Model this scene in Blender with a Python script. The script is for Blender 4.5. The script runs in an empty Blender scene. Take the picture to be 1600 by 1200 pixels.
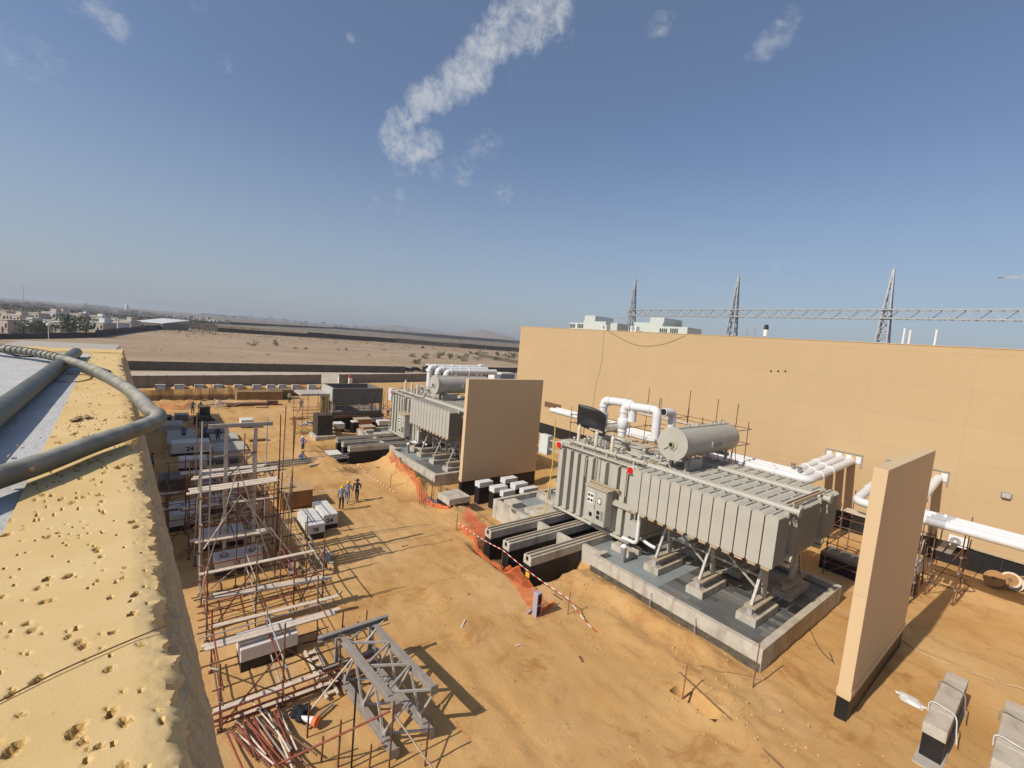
import bpy, bmesh, math, random
from mathutils import Vector, Matrix, noise
rnd = random.Random(11)
scene = bpy.context.scene
COL = scene.collection
sin, cos, rad, PI = math.sin, math.cos, math.radians, math.pi

# ------------------------------------------------------------------ camera
FPX, PITCH, ROLL, YAW, HC = 706.4, rad(5.696), rad(4.734), rad(-51.53), 14.0
_f = Vector((sin(YAW)*cos(PITCH), cos(YAW)*cos(PITCH), -sin(PITCH)))
_r = Vector((cos(YAW), -sin(YAW), 0)); _d = _f.cross(_r)
CR = cos(ROLL)*_r - sin(ROLL)*_d
CD = cos(ROLL)*_d + sin(ROLL)*_r
CPOS = Vector((0, 0, HC))
cam = bpy.data.cameras.new('camera'); cam_o = bpy.data.objects.new('camera', cam); COL.objects.link(cam_o)
cam.sensor_width = 36; cam.lens = 36*FPX/1600; cam.clip_start = 0.05; cam.clip_end = 30000
mw = Matrix.Identity(4)
for i in range(3):
    mw[i][0] = CR[i]; mw[i][1] = -CD[i]; mw[i][2] = -_f[i]; mw[i][3] = CPOS[i]
cam_o.matrix_world = mw
scene.camera = cam_o

# surveying: turn a bearing read off the photograph into a point on a plane of the site
def ray(px, py): return CR*((px-800)/FPX) + CD*((py-600)/FPX) + _f
def G(px, py, z=0.0):
    d = ray(px, py); return CPOS + d*((z-HC)/d.z)
def PX(px, py, x):
    d = ray(px, py); return CPOS + d*(x/d.x)
def PY(px, py, y):
    d = ray(px, py); return CPOS + d*(y/d.y)
def VZ(px, py, b):
    d = ray(px, py); t = (b[0]*d.x+b[1]*d.y)/(d.x*d.x+d.y*d.y); return HC+t*d.z
def depth(p): return (Vector(p)-CPOS).dot(_f)

# ------------------------------------------------------------------ materials
MATS = {}
def nt(m):
    m.use_nodes = True
    return m.node_tree.nodes, m.node_tree.links
def M(name, col, rough=.65, var=.12, scale=2.0, bump=0.0, bscale=30.0, metal=0.0, dust=0.0, dustcol=(.42,.25,.11), spec=.4, coord='Object', stain=0.0, staincol=(.1,.09,.07)):
    if name in MATS: return MATS[name]
    m = bpy.data.materials.new(name); N, L = nt(m)
    b = N['Principled BSDF']; b.inputs['Roughness'].default_value = rough; b.inputs['Metallic'].default_value = metal
    b.inputs['Specular IOR Level'].default_value = spec
    tc = N.new('ShaderNodeTexCoord')
    n1 = N.new('ShaderNodeTexNoise'); n1.inputs['Scale'].default_value = scale; n1.inputs['Detail'].default_value = 8; n1.inputs['Roughness'].default_value = .65
    L.new(tc.outputs[coord], n1.inputs['Vector'])
    r = N.new('ShaderNodeValToRGB'); r.color_ramp.elements[0].position = .3; r.color_ramp.elements[1].position = .7
    lo = [max(0, c*(1-var)) for c in col]; hi = [min(1, c*(1+var)) for c in col]
    r.color_ramp.elements[0].color = (*lo, 1); r.color_ramp.elements[1].color = (*hi, 1)
    L.new(n1.outputs['Fac'], r.inputs['Fac'])
    out = r.outputs['Color']
    if stain > 0:
        n3 = N.new('ShaderNodeTexNoise'); n3.inputs['Scale'].default_value = scale*.7; n3.inputs['Detail'].default_value = 10; n3.inputs['Distortion'].default_value = .6
        mp = N.new('ShaderNodeMapping'); mp.inputs['Location'].default_value = (7, 3, 5); mp.inputs['Scale'].default_value = (1.6, 1.6, .5)
        L.new(tc.outputs[coord], mp.inputs['Vector']); L.new(mp.outputs['Vector'], n3.inputs['Vector'])
        r3 = N.new('ShaderNodeValToRGB'); r3.color_ramp.elements[0].position = .52; r3.color_ramp.elements[1].position = .74
        r3.color_ramp.elements[0].color = (0, 0, 0, 1); r3.color_ramp.elements[1].color = (stain, stain, stain, 1)
        L.new(n3.outputs['Fac'], r3.inputs['Fac'])
        mx = N.new('ShaderNodeMix'); mx.data_type = 'RGBA'; L.new(r3.outputs['Color'], mx.inputs['Factor'])
        L.new(out, mx.inputs['A']); mx.inputs['B'].default_value = (*staincol, 1); out = mx.outputs['Result']
    if dust > 0:      # sand that has settled on upward faces and in patches
        ge = N.new('ShaderNodeNewGeometry'); sx = N.new('ShaderNodeSeparateXYZ'); L.new(ge.outputs['Normal'], sx.inputs['Vector'])
        n2 = N.new('ShaderNodeTexNoise'); n2.inputs['Scale'].default_value = scale*1.7; n2.inputs['Detail'].default_value = 6
        L.new(tc.outputs[coord], n2.inputs['Vector'])
        mr = N.new('ShaderNodeMapRange'); mr.inputs[1].default_value = .1; mr.inputs[2].default_value = 1; mr.inputs[3].default_value = .12; mr.inputs[4].default_value = 1
        L.new(sx.outputs['Z'], mr.inputs[0])
        mu = N.new('ShaderNodeMath'); mu.operation = 'MULTIPLY'; L.new(mr.outputs[0], mu.inputs[0])
        mr2 = N.new('ShaderNodeMapRange'); mr2.inputs[1].default_value = .35; mr2.inputs[2].default_value = .65; mr2.inputs[3].default_value = dust*.35; mr2.inputs[4].default_value = dust
        L.new(n2.outputs['Fac'], mr2.inputs[0]); L.new(mr2.outputs[0], mu.inputs[1])
        mx = N.new('ShaderNodeMix'); mx.data_type = 'RGBA'; L.new(mu.outputs[0], mx.inputs['Factor'])
        L.new(out, mx.inputs['A']); mx.inputs['B'].default_value = (*dustcol, 1); out = mx.outputs['Result']
    L.new(out, b.inputs['Base Color'])
    if bump > 0:
        nb = N.new('ShaderNodeTexNoise'); nb.inputs['Scale'].default_value = bscale; nb.inputs['Detail'].default_value = 8
        L.new(tc.outputs[coord], nb.inputs['Vector'])
        bp = N.new('ShaderNodeBump'); bp.inputs['Strength'].default_value = min(1, bump); bp.inputs['Distance'].default_value = .02 if bump <= 1 else .02*bump
        L.new(nb.outputs['Fac'], bp.inputs['Height']); L.new(bp.outputs['Normal'], b.inputs['Normal'])
    MATS[name] = m
    return m

# ------------------------------------------------------------------ mesh helper
class MB:
    def __init__(s): s.v = []; s.f = []; s.m = []; s.mi = 0
    def box(s, x0, x1, y0, y1, z0, z1):
        n = len(s.v)
        if x1 < x0: x0, x1 = x1, x0
        if y1 < y0: y0, y1 = y1, y0
        s.v += [(x0,y0,z0),(x1,y0,z0),(x1,y1,z0),(x0,y1,z0),(x0,y0,z1),(x1,y0,z1),(x1,y1,z1),(x0,y1,z1)]
        for q in ((3,2,1,0),(4,5,6,7),(0,1,5,4),(1,2,6,5),(2,3,7,6),(3,0,4,7)): s.f.append([n+i for i in q]); s.m.append(s.mi)
        return s
    def prism(s, pts, z0, z1):
        n = len(s.v); k = len(pts)
        s.v += [(p[0],p[1],z0) for p in pts] + [(p[0],p[1],z1) for p in pts]
        s.f.append([n+i for i in range(k)][::-1]); s.f.append([n+k+i for i in range(k)]); s.m += [s.mi]*2
        for i in range(k):
            j = (i+1) % k; s.f.append([n+i, n+j, n+k+j, n+k+i]); s.m.append(s.mi)
        return s
    def bar(s, p, q, w, h, up=(0,0,1)):
        p, q = Vector(p), Vector(q); d = (q-p).normalized(); u = Vector(up)
        if abs(d.dot(u)) > .98: u = Vector((0,1,0))
        a = d.cross(u).normalized()*(w/2); b = a.cross(d).normalized()*(h/2); n = len(s.v)
        for c in (p, q): s.v += [tuple(c-a-b), tuple(c+a-b), tuple(c+a+b), tuple(c-a+b)]
        for k in ((0,1,2,3),(7,6,5,4),(0,4,5,1),(1,5,6,2),(2,6,7,3),(3,7,4,0)): s.f.append([n+i for i in k]); s.m.append(s.mi)
        return s
    def tube(s, pts, r, n=8, cap=True):
        P = [Vector(p) for p in pts]; rs = r if isinstance(r, (list, tuple)) else [r]*len(P); base = len(s.v)
        T = []
        for i in range(len(P)):
            a = P[max(0,i-1)]; b = P[min(len(P)-1,i+1)]; t = (b-a)
            T.append(t.normalized() if t.length > 1e-9 else (T[-1] if T else Vector((0,0,1))))
        u = T[0].cross(Vector((0,0,1)))
        if u.length < .05: u = T[0].cross(Vector((0,1,0)))
        u.normalize()
        for i in range(len(P)):
            u = (u - T[i]*u.dot(T[i]));
            u = u.normalized() if u.length > 1e-6 else T[i].orthogonal().normalized()
            w = T[i].cross(u)
            for k in range(n):
                a = 2*PI*k/n; s.v.append(tuple(P[i]+(u*cos(a)+w*sin(a))*rs[i]))
        for i in range(len(P)-1):
            for k in range(n):
                a = base+i*n+k; b = base+i*n+(k+1) % n
                s.f.append([a, b, b+n, a+n]); s.m.append(s.mi)
        if cap:
            s.f.append([base+k for k in range(n)][::-1]); s.f.append([base+(len(P)-1)*n+k for k in range(n)]); s.m += [s.mi]*2
        return s
    def grid(s, nx, ny, fn):
        n = len(s.v)
        for j in range(ny):
            for i in range(nx): s.v.append(tuple(fn(i, j)))
        for j in range(ny-1):
            for i in range(nx-1):
                a = n+j*nx+i; s.f.append([a, a+1, a+nx+1, a+nx]); s.m.append(s.mi)
        return s
    def quad(s, a, b, c, d):
        n = len(s.v); s.v += [tuple(a), tuple(b), tuple(c), tuple(d)]; s.f.append([n,n+1,n+2,n+3]); s.m.append(s.mi); return s
    def blob(s, c, r, k=2, amp=.25, fr=1.0, squash=(1,1,1)):
        bm = bmesh.new(); bmesh.ops.create_icosphere(bm, subdivisions=k, radius=1)
        n = len(s.v); c = Vector(c)
        for v in bm.verts:
            q = v.co.copy(); e = 1+amp*noise.noise(q*fr*1.7+c*.77)*2
            s.v.append((c.x+q.x*r*squash[0]*e, c.y+q.y*r*squash[1]*e, c.z+q.z*r*squash[2]*e))
        for f in bm.faces: s.f.append([n+v.index for v in f.verts]); s.m.append(s.mi)
        bm.free(); return s
    def build(s, name, mats, parent=None, loc=(0,0,0), smooth=None, bev=0, seg=2):
        me = bpy.data.meshes.new(name); o = Vector(loc)
        me.from_pydata([(v[0]-o.x, v[1]-o.y, v[2]-o.z) for v in s.v], [], s.f)
        if not isinstance(mats, (list, tuple)): mats = [mats]
        for m in mats: me.materials.append(m)
        for p, k in zip(me.polygons, s.m): p.material_index = k
        me.validate(); me.update()
        ob = bpy.data.objects.new(name, me); COL.objects.link(ob)
        if smooth is not None:
            for p in me.polygons: p.use_smooth = True
            me.set_sharp_from_angle(angle=rad(smooth))
        if parent is not None: ob.parent = parent
        else: ob.location = o
        if bev:
            md = ob.modifiers.new('bevel', 'BEVEL'); md.width = bev; md.segments = seg; md.limit_method = 'ANGLE'; md.angle_limit = rad(50)
        return ob

def tag(o, label=None, cat=None, group=None, kind=None):
    if label: o['label'] = label
    if cat: o['category'] = cat
    if group: o['group'] = group
    if kind: o['kind'] = kind
    return o
def thing(name, label, cat, loc=(0,0,0), group=None, rz=0):
    o = bpy.data.objects.new(name, None); COL.objects.link(o); o.location = loc; o.rotation_euler = (0,0,rz)
    o.empty_display_size = .2
    return tag(o, label, cat, group)
def dup(o, loc=None, rz=None, label=None, group=None, parent=None, scale=None):
    c = o.copy(); COL.objects.link(c)
    if parent is not None: c.parent = parent
    if loc is not None: c.location = loc
    if rz is not None: c.rotation_euler = (0,0,rz)
    if scale is not None: c.scale = (scale,)*3
    if label: c['label'] = label
    if group: c['group'] = group
    for ch in list(o.children): dup(ch, parent=c)
    return c
def fillet(pts, r, n=5):
    P = [Vector(p) for p in pts]; out = [P[0]]
    for i in range(1, len(P)-1):
        a, b, c = P[i-1], P[i], P[i+1]; d1 = (a-b).normalized(); d2 = (c-b).normalized()
        k = min(r, (a-b).length*.49, (c-b).length*.49)
        p, q = b+d1*k, b+d2*k
        for j in range(n+1):
            t = j/n; out.append(p*(1-t)**2 + b*2*t*(1-t) + q*t*t)
    out.append(P[-1]); return out
def catmull(pts, n=6):
    P = [Vector(p) for p in pts]; P = [P[0]*2-P[1]]+P+[P[-1]*2-P[-2]]; out = []
    for i in range(1, len(P)-2):
        a, b, c, d = P[i-1:i+3]
        for j in range(n):
            t = j/n
            out.append(.5*((2*b)+(c-a)*t+(2*a-5*b+4*c-d)*t*t+(3*b-a-3*c+d)*t**3))
    out.append(P[-2]); return out
def fbm(x, y, s, o=4):
    return noise.fractal(Vector((x*s, y*s, 3.3)), 1.0, 2.0, o)
def sstep(a, b, x):
    t = max(0, min(1, (x-a)/(b-a))); return t*t*(3-2*t)
def text_part(name, txt, size, mat, parent, origin, xdir, ydir, thick=.006):
    cu = bpy.data.curves.new(name, 'FONT'); cu.body = txt; cu.size = size; cu.extrude = thick; cu.offset = size*.02
    tmp = bpy.data.objects.new(name, cu); COL.objects.link(tmp)
    bpy.context.view_layer.update()
    me = bpy.data.meshes.new_from_object(tmp.evaluated_get(bpy.context.evaluated_depsgraph_get()))
    bpy.data.objects.remove(tmp); bpy.data.curves.remove(cu)
    X, Y = Vector(xdir).normalized(), Vector(ydir).normalized(); Z = X.cross(Y)
    o = Vector(origin)
    for v in me.vertices: v.co = o + X*v.co.x + Y*v.co.y + Z*v.co.z
    me.materials.clear(); me.materials.append(mat)
    ob = bpy.data.objects.new(name, me); COL.objects.link(ob); ob.parent = parent
    return ob

# ------------------------------------------------------------------ palette
m_steelgrey = M('grey transformer paint', (.435,.42,.365), .5, .08, 1.2, dust=.6, dustcol=(.47,.38,.25), stain=.12, staincol=(.3,.26,.2))
m_raddark = m_steelgrey
m_white = M('white enamel', (.70,.70,.69), .4, .05, 2, dust=.28, dustcol=(.6,.5,.36), stain=.12, staincol=(.5,.42,.32))
m_cream = M('cream porcelain', (.68,.6,.46), .35, .06, 3)
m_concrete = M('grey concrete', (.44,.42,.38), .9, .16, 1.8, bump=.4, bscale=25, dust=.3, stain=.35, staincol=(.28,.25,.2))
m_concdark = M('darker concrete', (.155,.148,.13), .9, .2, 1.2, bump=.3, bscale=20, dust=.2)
m_bitumen = M('black bitumen paint', (.014,.014,.016), .5, .4, 2, bump=.2, bscale=12, dust=.06)
m_wall = None
m_rust = M('rusty scaffold tube', (.16,.07,.035), .75, .4, 6)
m_rustred = M('red oxide tube', (.24,.055,.035), .6, .3, 5)
m_galv = M('galvanised steel', (.46,.45,.42), .5, .16, 3, metal=.25, dust=.3)
m_galvd = M('weathered grey steel', (.29,.28,.265), .55, .2, 3, metal=.15, dust=.35)
m_plank = M('bleached scaffold plank', (.62,.51,.40), .85, .2, 4, bump=.3, bscale=18)
m_ply = M('brown plywood', (.33,.17,.06), .8, .2, 2.5, bump=.2, bscale=10, dust=.5)
m_carton = M('orange brown crate board', (.46,.2,.075), .8, .15, 2, dust=.3)
m_black = M('black rubber', (.018,.018,.019), .5, .3, 4)
m_darkglass = M('dark glass', (.02,.022,.025), .15, .1, 2)
m_red = M('red enamel', (.6,.012,.015), .35, .06, 3)
m_orangenet = M('orange safety net', (.72,.17,.05), .7, .15, 6)
m_yellow = M('yellow plastic', (.75,.42,.02), .5, .05, 4)
m_whiteplast = M('white plastic', (.75,.74,.72), .5, .05, 4)
m_redplast = M('red plastic', (.6,.06,.04), .5, .1, 4)
m_timber = M('new timber', (.5,.3,.13), .8, .2, 4, bump=.2)
m_brownsteel = M('brown rebar', (.18,.1,.055), .8, .3, 8)
m_blockpaint = M('off white block paint', (.66,.64,.6), .85, .1, 2, bump=.15, dust=.15)
m_drumblue = M('blue drum plastic', (.05,.14,.3), .5, .2, 4)
# ------------------------------------------------------------------ light and sky
SUN = Vector((-.055, -1.0, .87)).normalized()
sun = bpy.data.lights.new('sun', 'SUN'); sun.energy = 4.2; sun.angle = rad(.55); sun.color = (1, .93, .82)
sun_o = bpy.data.objects.new('sun', sun); COL.objects.link(sun_o)
sun_o.rotation_euler = (-SUN).to_track_quat('-Z', 'Y').to_euler(); sun_o.location = (0, -40, 60)
w = bpy.data.worlds.new('World'); scene.world = w; w.use_nodes = True
N, L = w.node_tree.nodes, w.node_tree.links
bg = N['Background']; outw = N['World Output']
sky = N.new('ShaderNodeTexSky'); sky.sky_type = 'NISHITA'; sky.sun_disc = False
sky.sun_elevation = math.asin(SUN.z); sky.sun_rotation = math.atan2(SUN.x, SUN.y)
sky.altitude = 300; sky.air_density = 1.0; sky.dust_density = 1.7; sky.ozone_density = 5.5
L.new(sky.outputs['Color'], bg.inputs['Color']); bg.inputs['Strength'].default_value = .112
tcw = N.new('ShaderNodeTexCoord')
def spot_field(spots):
    acc = None
    for px, py, r, a in spots:
        r *= .84
        d = ray(px, py).normalized()
        dp = N.new('ShaderNodeVectorMath'); dp.operation = 'DOT_PRODUCT'; L.new(tcw.outputs['Generated'], dp.inputs[0]); dp.inputs[1].default_value = d
        ang = r/ray(px, py).length/FPX
        mr = N.new('ShaderNodeMapRange'); mr.interpolation_type = 'SMOOTHSTEP'
        mr.inputs[1].default_value = cos(ang*1.7); mr.inputs[2].default_value = cos(ang*.15); mr.inputs[3].default_value = 0; mr.inputs[4].default_value = a
        L.new(dp.outputs['Value'], mr.inputs[0])
        if acc is None: acc = mr.outputs[0]
        else:
            mx = N.new('ShaderNodeMath'); mx.operation = 'MAXIMUM'; L.new(acc, mx.inputs[0]); L.new(mr.outputs[0], mx.inputs[1]); acc = mx.outputs[0]
    return acc
main = [(612,215,26,.9),(640,235,36,.95),(668,222,26,.85),(628,262,20,.75),(628,186,26,.95),(655,165,30,1),(684,148,32,1),(712,128,36,1),(738,110,34,1),(752,85,32,1),(772,62,40,1),(795,42,44,1),(825,25,50,1),(855,12,44,.9),(872,40,40,.6),(800,95,40,.5),(835,-20,50,1)]
small = [(178,38,24,.8),(150,12,26,.75),(120,2,24,.6),(20,80,40,.55),(70,108,40,.5),(310,4,16,.55),(1028,40,22,.75),(1045,32,14,.6),(1195,72,22,.7),(1222,52,22,.75),(1240,22,18,.6),(768,225,24,.62),(745,240,26,.55),(720,268,24,.6),(682,264,18,.66),(786,300,22,.62),(588,318,12,.62),(625,304,12,.6),(350,96,16,.55),(1172,78,14,.55),(668,380,110,.3),(760,372,100,.28),(548,60,8,.6),(1205,398,60,.28)]
def cloud_noise(sc, det, loc=(0,0,0), dist=.3, stretch=(1,1,1)):
    mp = N.new('ShaderNodeMapping'); mp.inputs['Location'].default_value = loc; mp.inputs['Scale'].default_value = stretch; L.new(tcw.outputs['Generated'], mp.inputs['Vector'])
    n = N.new('ShaderNodeTexNoise'); n.inputs['Scale'].default_value = sc; n.inputs['Detail'].default_value = det; n.inputs['Roughness'].default_value = .68; n.inputs['Distortion'].default_value = dist
    L.new(mp.outputs['Vector'], n.inputs['Vector']); return n.outputs['Fac']
def comb(f, n, amp, lo, hi, top):
    a = N.new('ShaderNodeMath'); a.operation = 'MULTIPLY_ADD'; L.new(n, a.inputs[0]); a.inputs[1].default_value = amp; L.new(f, a.inputs[2])
    mr = N.new('ShaderNodeMapRange'); mr.interpolation_type = 'SMOOTHSTEP'; mr.inputs[1].default_value = lo; mr.inputs[2].default_value = hi; mr.inputs[3].default_value = 0; mr.inputs[4].default_value = top
    L.new(a.outputs[0], mr.inputs[0]); return mr.outputs[0]
nz = cloud_noise(30, 14, (1,2,3), .3)
f1 = comb(spot_field(main), nz, 1.9, 1.42, 2.35, .8)
nz2 = cloud_noise(30, 12, (5,1,2), .35, (1,1,1.6))
f2 = comb(spot_field(small), nz2, 1.9, 1.3, 2.4, .55)
mxc = N.new('ShaderNodeMath'); mxc.operation = 'MAXIMUM'; L.new(f1, mxc.inputs[0]); L.new(f2, mxc.inputs[1])
bgc = N.new('ShaderNodeBackground'); bgc.inputs['Color'].default_value = (.62,.64,.66,1); bgc.inputs['Strength'].default_value = 1.0
veil = N.new('ShaderNodeBackground'); veil.inputs['Color'].default_value = (.385,.43,.495,1)      # thin high dust veil
mxv = N.new('ShaderNodeMixShader'); 
sz = N.new('ShaderNodeSeparateXYZ'); L.new(tcw.outputs['Generated'], sz.inputs[0])
vm = N.new('ShaderNodeMapRange'); vm.interpolation_type = 'SMOOTHSTEP'; vm.inputs[1].default_value = -.02; vm.inputs[2].default_value = .42; vm.inputs[3].default_value = .72; vm.inputs[4].default_value = .15; L.new(sz.outputs['Z'], vm.inputs[0]); L.new(vm.outputs[0], mxv.inputs['Fac'])
L.new(bg.outputs[0], mxv.inputs[1]); L.new(veil.outputs[0], mxv.inputs[2])
mxs = N.new('ShaderNodeMixShader'); L.new(mxc.outputs[0], mxs.inputs['Fac']); L.new(mxv.outputs[0], mxs.inputs[1]); L.new(bgc.outputs[0], mxs.inputs[2]); L.new(mxs.outputs[0], outw.inputs['Surface'])
scene.view_settings.view_transform = 'Standard'; scene.view_settings.look = 'None'; scene.view_settings.exposure = 0; scene.view_settings.gamma = 1
scene.cycles.max_bounces = 6; scene.cycles.diffuse_bounces = 3; scene.cycles.glossy_bounces = 3; scene.cycles.transmission_bounces = 4

# ------------------------------------------------------------------ terrain
PITS = [  # x0,x1,y0,y1,depth,edge : dug-out ground
    (-24.0,-18.3,16.9,21.4,.8,.45), (-33.2,-25.2,20.6,31.5,.45,.7),
    (-97.5,-87,-7,15,2.5,.35), (-98.5,-91,15,31,1.9,.35), (-52.6,-45.4,15.2,20.1,.95,.7),
    (-8.8,-7.2,16.95,17.35,.75,.2), (-26.5,-18,18.3,18.9,.15,.5)]
MOUNDS = [  # x,y,sx,sy,height
    (-14.5,20.3,3.0,.65,.42), (-10.5,20.5,2.0,.6,.3), (-17.2,19.6,1.0,.9,.3), (-8.4,18.6,1.6,.8,.22), (-6.6,17.4,1.5,1.2,.16), (-12.5,18.4,1.3,.5,.16),
    (-43.0,19.0,1.5,.8,1.15), (-40.4,18.8,1.4,.8,.95), (-37.6,18.6,1.3,.8,1.0), (-35.3,18.6,1.0,.8,.75), (-33.6,19.7,.8,.9,.55),
    (-50,13,1.8,1.1,.35), (-46.5,13.8,1.4,1.4,.3), (-30,19.2,1.2,1.0,.3), (-28.6,18.0,1.0,.9,.2), (-5.6,12,2.2,2.2,.1), (-58,17.5,2.2,1.6,.35),
    (-87.5,2,1.2,5,.5), (-99,8,1.3,9,.9), (-99,28,1.3,8,.8), (-87.5,13,1.0,3,.35), (-14,11,3,3,.07), (-20,12,3,2,.06)]
def hgt(x, y):
    h = 0.0
    if -125 < x < 12 and -12 < y < 60:
        k = sstep(-125, -112, x)*(1-sstep(6, 12, x))*sstep(-12, -4, y)*(1-sstep(50, 60, y))
        h += k*(.10*fbm(x, y, .16) + .05*fbm(x+9, y, .6) + .025*fbm(x, y+5, 1.9))
        r = fbm(x+31, y-7, .9)
        h += k*.05*max(0, r-.1)
        for x0, x1, y0, y1, d, e in PITS:
            if x0-e < x < x1+e and y0-e < y < y1+e:
                wob = .25*fbm(x, y, 1.1)*e
                h -= d*sstep(x0-e, x0+.1, x+wob)*(1-sstep(x1-.1, x1+e, x+wob))*sstep(y0-e, y0+.1, y+wob)*(1-sstep(y1-.1, y1+e, y+wob))
        for mx_, my_, sx_, sy_, hh in MOUNDS:
            dx, dy = (x-mx_)/sx_, (y-my_)/sy_
            q = dx*dx+dy*dy
            if q < 9: h += hh*math.exp(-q*.9)*(1+.45*fbm(x*1.3, y*1.3, 1.2))
        rm = sstep(17.2, 18.6, y)*(1-sstep(21.0, 21.4, y))*sstep(-48, -44, x)*(1-sstep(-6, -3, x)) + .5*sstep(-9, -7, x)*(1-sstep(-3,-1,x))*sstep(13, 16, y)*(1-sstep(21, 24, y))
        if rm > 0: h += rm*(.11*abs(fbm(x+3, y, 1.3)) + .07*abs(fbm(x, y+8, 3.1)) - .04)
        # wheel tracks down the middle of the yard
        for yc in (9.6, 11.4, 14.2, 15.9):
            c = yc + 1.1*sin(x*.09+yc); dd = abs(y-c)
            if dd < .35 and x > -60: h -= .03*(1-dd/.35)
    d = math.hypot(x, y)
    if d > 300: h += .9*sstep(300, 700, d)*fbm(x, y, .004)*2
    return h
def steps(a, b, s):
    n = max(1, int(round((b-a)/s))); return [a+(b-a)*i/n for i in range(n)]
def geo(a, b, n):
    return [a+(b-a)*((1.17**i-1)/(1.17**n-1)) for i in range(n+1)]
xs = sorted(set([-128-q for q in geo(0, 11500, 44)] + steps(-128, -100, .8) + steps(-100, -86, .35) + steps(-86, -60, .8) + steps(-60, -36, .4) + steps(-36, 4, .22) + [4+q for q in geo(0, 5000, 18)]))
ys = sorted(set([-4-q for q in geo(0, 7000, 34)] + steps(-4, 0, .5) + steps(0, 24, .22) + steps(24, 48, .45) + [48+q for q in geo(0, 11500, 44)]))
mb = MB(); mb.grid(len(xs), len(ys), lambda i, j: (xs[i], ys[j], hgt(xs[i], ys[j])))
mg = bpy.data.materials.new('sandy ground'); N2, L2 = nt(mg); b = N2['Principled BSDF']; b.inputs['Roughness'].default_value = .95; b.inputs['Specular IOR Level'].default_value = .15
tc = N2.new('ShaderNodeTexCoord')
def gn(scale, det=8, rough=.6, st=(1,1,1), loc=(0,0,0), dist=0):
    mp = N2.new('ShaderNodeMapping'); mp.inputs['Scale'].default_value = st; mp.inputs['Location'].default_value = loc; L2.new(tc.outputs['Object'], mp.inputs['Vector'])
    n = N2.new('ShaderNodeTexNoise'); n.inputs['Scale'].default_value = scale; n.inputs['Detail'].default_value = det; n.inputs['Roughness'].default_value = rough; n.inputs['Distortion'].default_value = dist
    L2.new(mp.outputs['Vector'], n.inputs['Vector']); return n.outputs['Fac']
def gramp(f, p0, p1, c0, c1):
    r = N2.new('ShaderNodeValToRGB'); r.color_ramp.elements[0].position = p0; r.color_ramp.elements[1].position = p1
    r.color_ramp.elements[0].color = (*c0,1); r.color_ramp.elements[1].color = (*c1,1); L2.new(f, r.inputs['Fac']); return r.outputs['Color']
def gmix(fac, a, c):
    m = N2.new('ShaderNodeMix'); m.data_type = 'RGBA'
    (L2.new(fac, m.inputs['Factor']) if not isinstance(fac, float) else setattr(m.inputs['Factor'], 'default_value', fac))
    (L2.new(a, m.inputs['A'])); 
    if isinstance(c, tuple): m.inputs['B'].default_value = (*c, 1)
    else: L2.new(c, m.inputs['B'])
    return m.outputs['Result']
def gmr(f, a, b_, lo=0., hi=1.):
    m = N2.new('ShaderNodeMapRange'); m.interpolation_type = 'SMOOTHSTEP'
    m.inputs[1].default_value = a; m.inputs[2].default_value = b_; m.inputs[3].default_value = lo; m.inputs[4].default_value = hi
    L2.new(f, m.inputs[0]); return m.outputs[0]
c = gramp(gn(.22, 9, .62), .3, .72, (.485,.262,.09), (.615,.375,.152))
c = gmix(gmr(gn(.5, 8, .7, (1,1,1), (4,4,0), .8), .5, .68, 0, .75), c, (.37,.165,.05))     # reddish damp patches
c = gmix(gmr(gn(.13, 7, .6, (1,1,1), (9,2,0)), .46, .68, 0, .65), c, (.62,.40,.19))       # pale trodden patches
c = gmix(gmr(gn(1.2, 8, .75, (.35,1,1), (1,8,0)), .55, .75, 0, .35), c, (.36,.19,.075))
c = gmix(gmr(gn(7, 6, .8), .6, .78, 0, .15), c, (.3,.17,.08))
wv = N2.new('ShaderNodeTexWave'); wv.bands_direction = 'Y'; wv.inputs['Scale'].default_value = .19; wv.inputs['Distortion'].default_value = 7; wv.inputs['Detail'].default_value = 3; wv.inputs['Detail Scale'].default_value = .35
L2.new(tc.outputs['Object'], wv.inputs['Vector'])
rut = gmr(wv.outputs['Fac'], .9, .98, 0, .22)
rutm = N2.new('ShaderNodeMath'); rutm.operation = 'MULTIPLY'; L2.new(rut, rutm.inputs[0]); L2.new(gmr(gn(.2, 4, .6, (1,1,1), (5,9,0)), .45, .6), rutm.inputs[1])
c = gmix(rutm.outputs[0], c, (.33,.17,.07))      # faint wheel ruts
vo = N2.new('ShaderNodeTexVoronoi'); vo.inputs['Scale'].default_value = 1.7; L2.new(tc.outputs['Object'], vo.inputs['Vector'])
ft = N2.new('ShaderNodeMath'); ft.operation = 'MULTIPLY'; L2.new(gmr(vo.outputs['Distance'], .2, .08, 0, .35), ft.inputs[0]); L2.new(gmr(gn(.3, 5, .6, (1,1,1), (1,9,0)), .42, .6), ft.inputs[1])
c = gmix(ft.outputs[0], c, (.35,.185,.075))      # trodden marks
c = gmix(gmr(gn(24, 3, .8), .64, .8, 0, .4), c, (.6,.45,.28))
ge = N2.new('ShaderNodeNewGeometry'); sp = N2.new('ShaderNodeSeparateXYZ'); L2.new(ge.outputs['Position'], sp.inputs['Vector'])
field = gramp(gn(.03, 9, .65, (1,.45,1)), .3, .7, (.30,.205,.12), (.43,.325,.215))
field = gmix(gmr(gn(.06, 9, .7, (1,.25,1), (3,7,0), 1.2), .55, .7, 0, .55), field, (.27,.235,.2))
field = gmix(gmr(gn(.4, 6, .8, (1,.5,1), (8,7,0)), .6, .75, 0, .45), field, (.2,.125,.065))
far = gramp(gn(.012, 9, .7, (1,.12,1), (2,2,0)), .36, .66, (.075,.07,.045), (.33,.26,.185))
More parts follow.
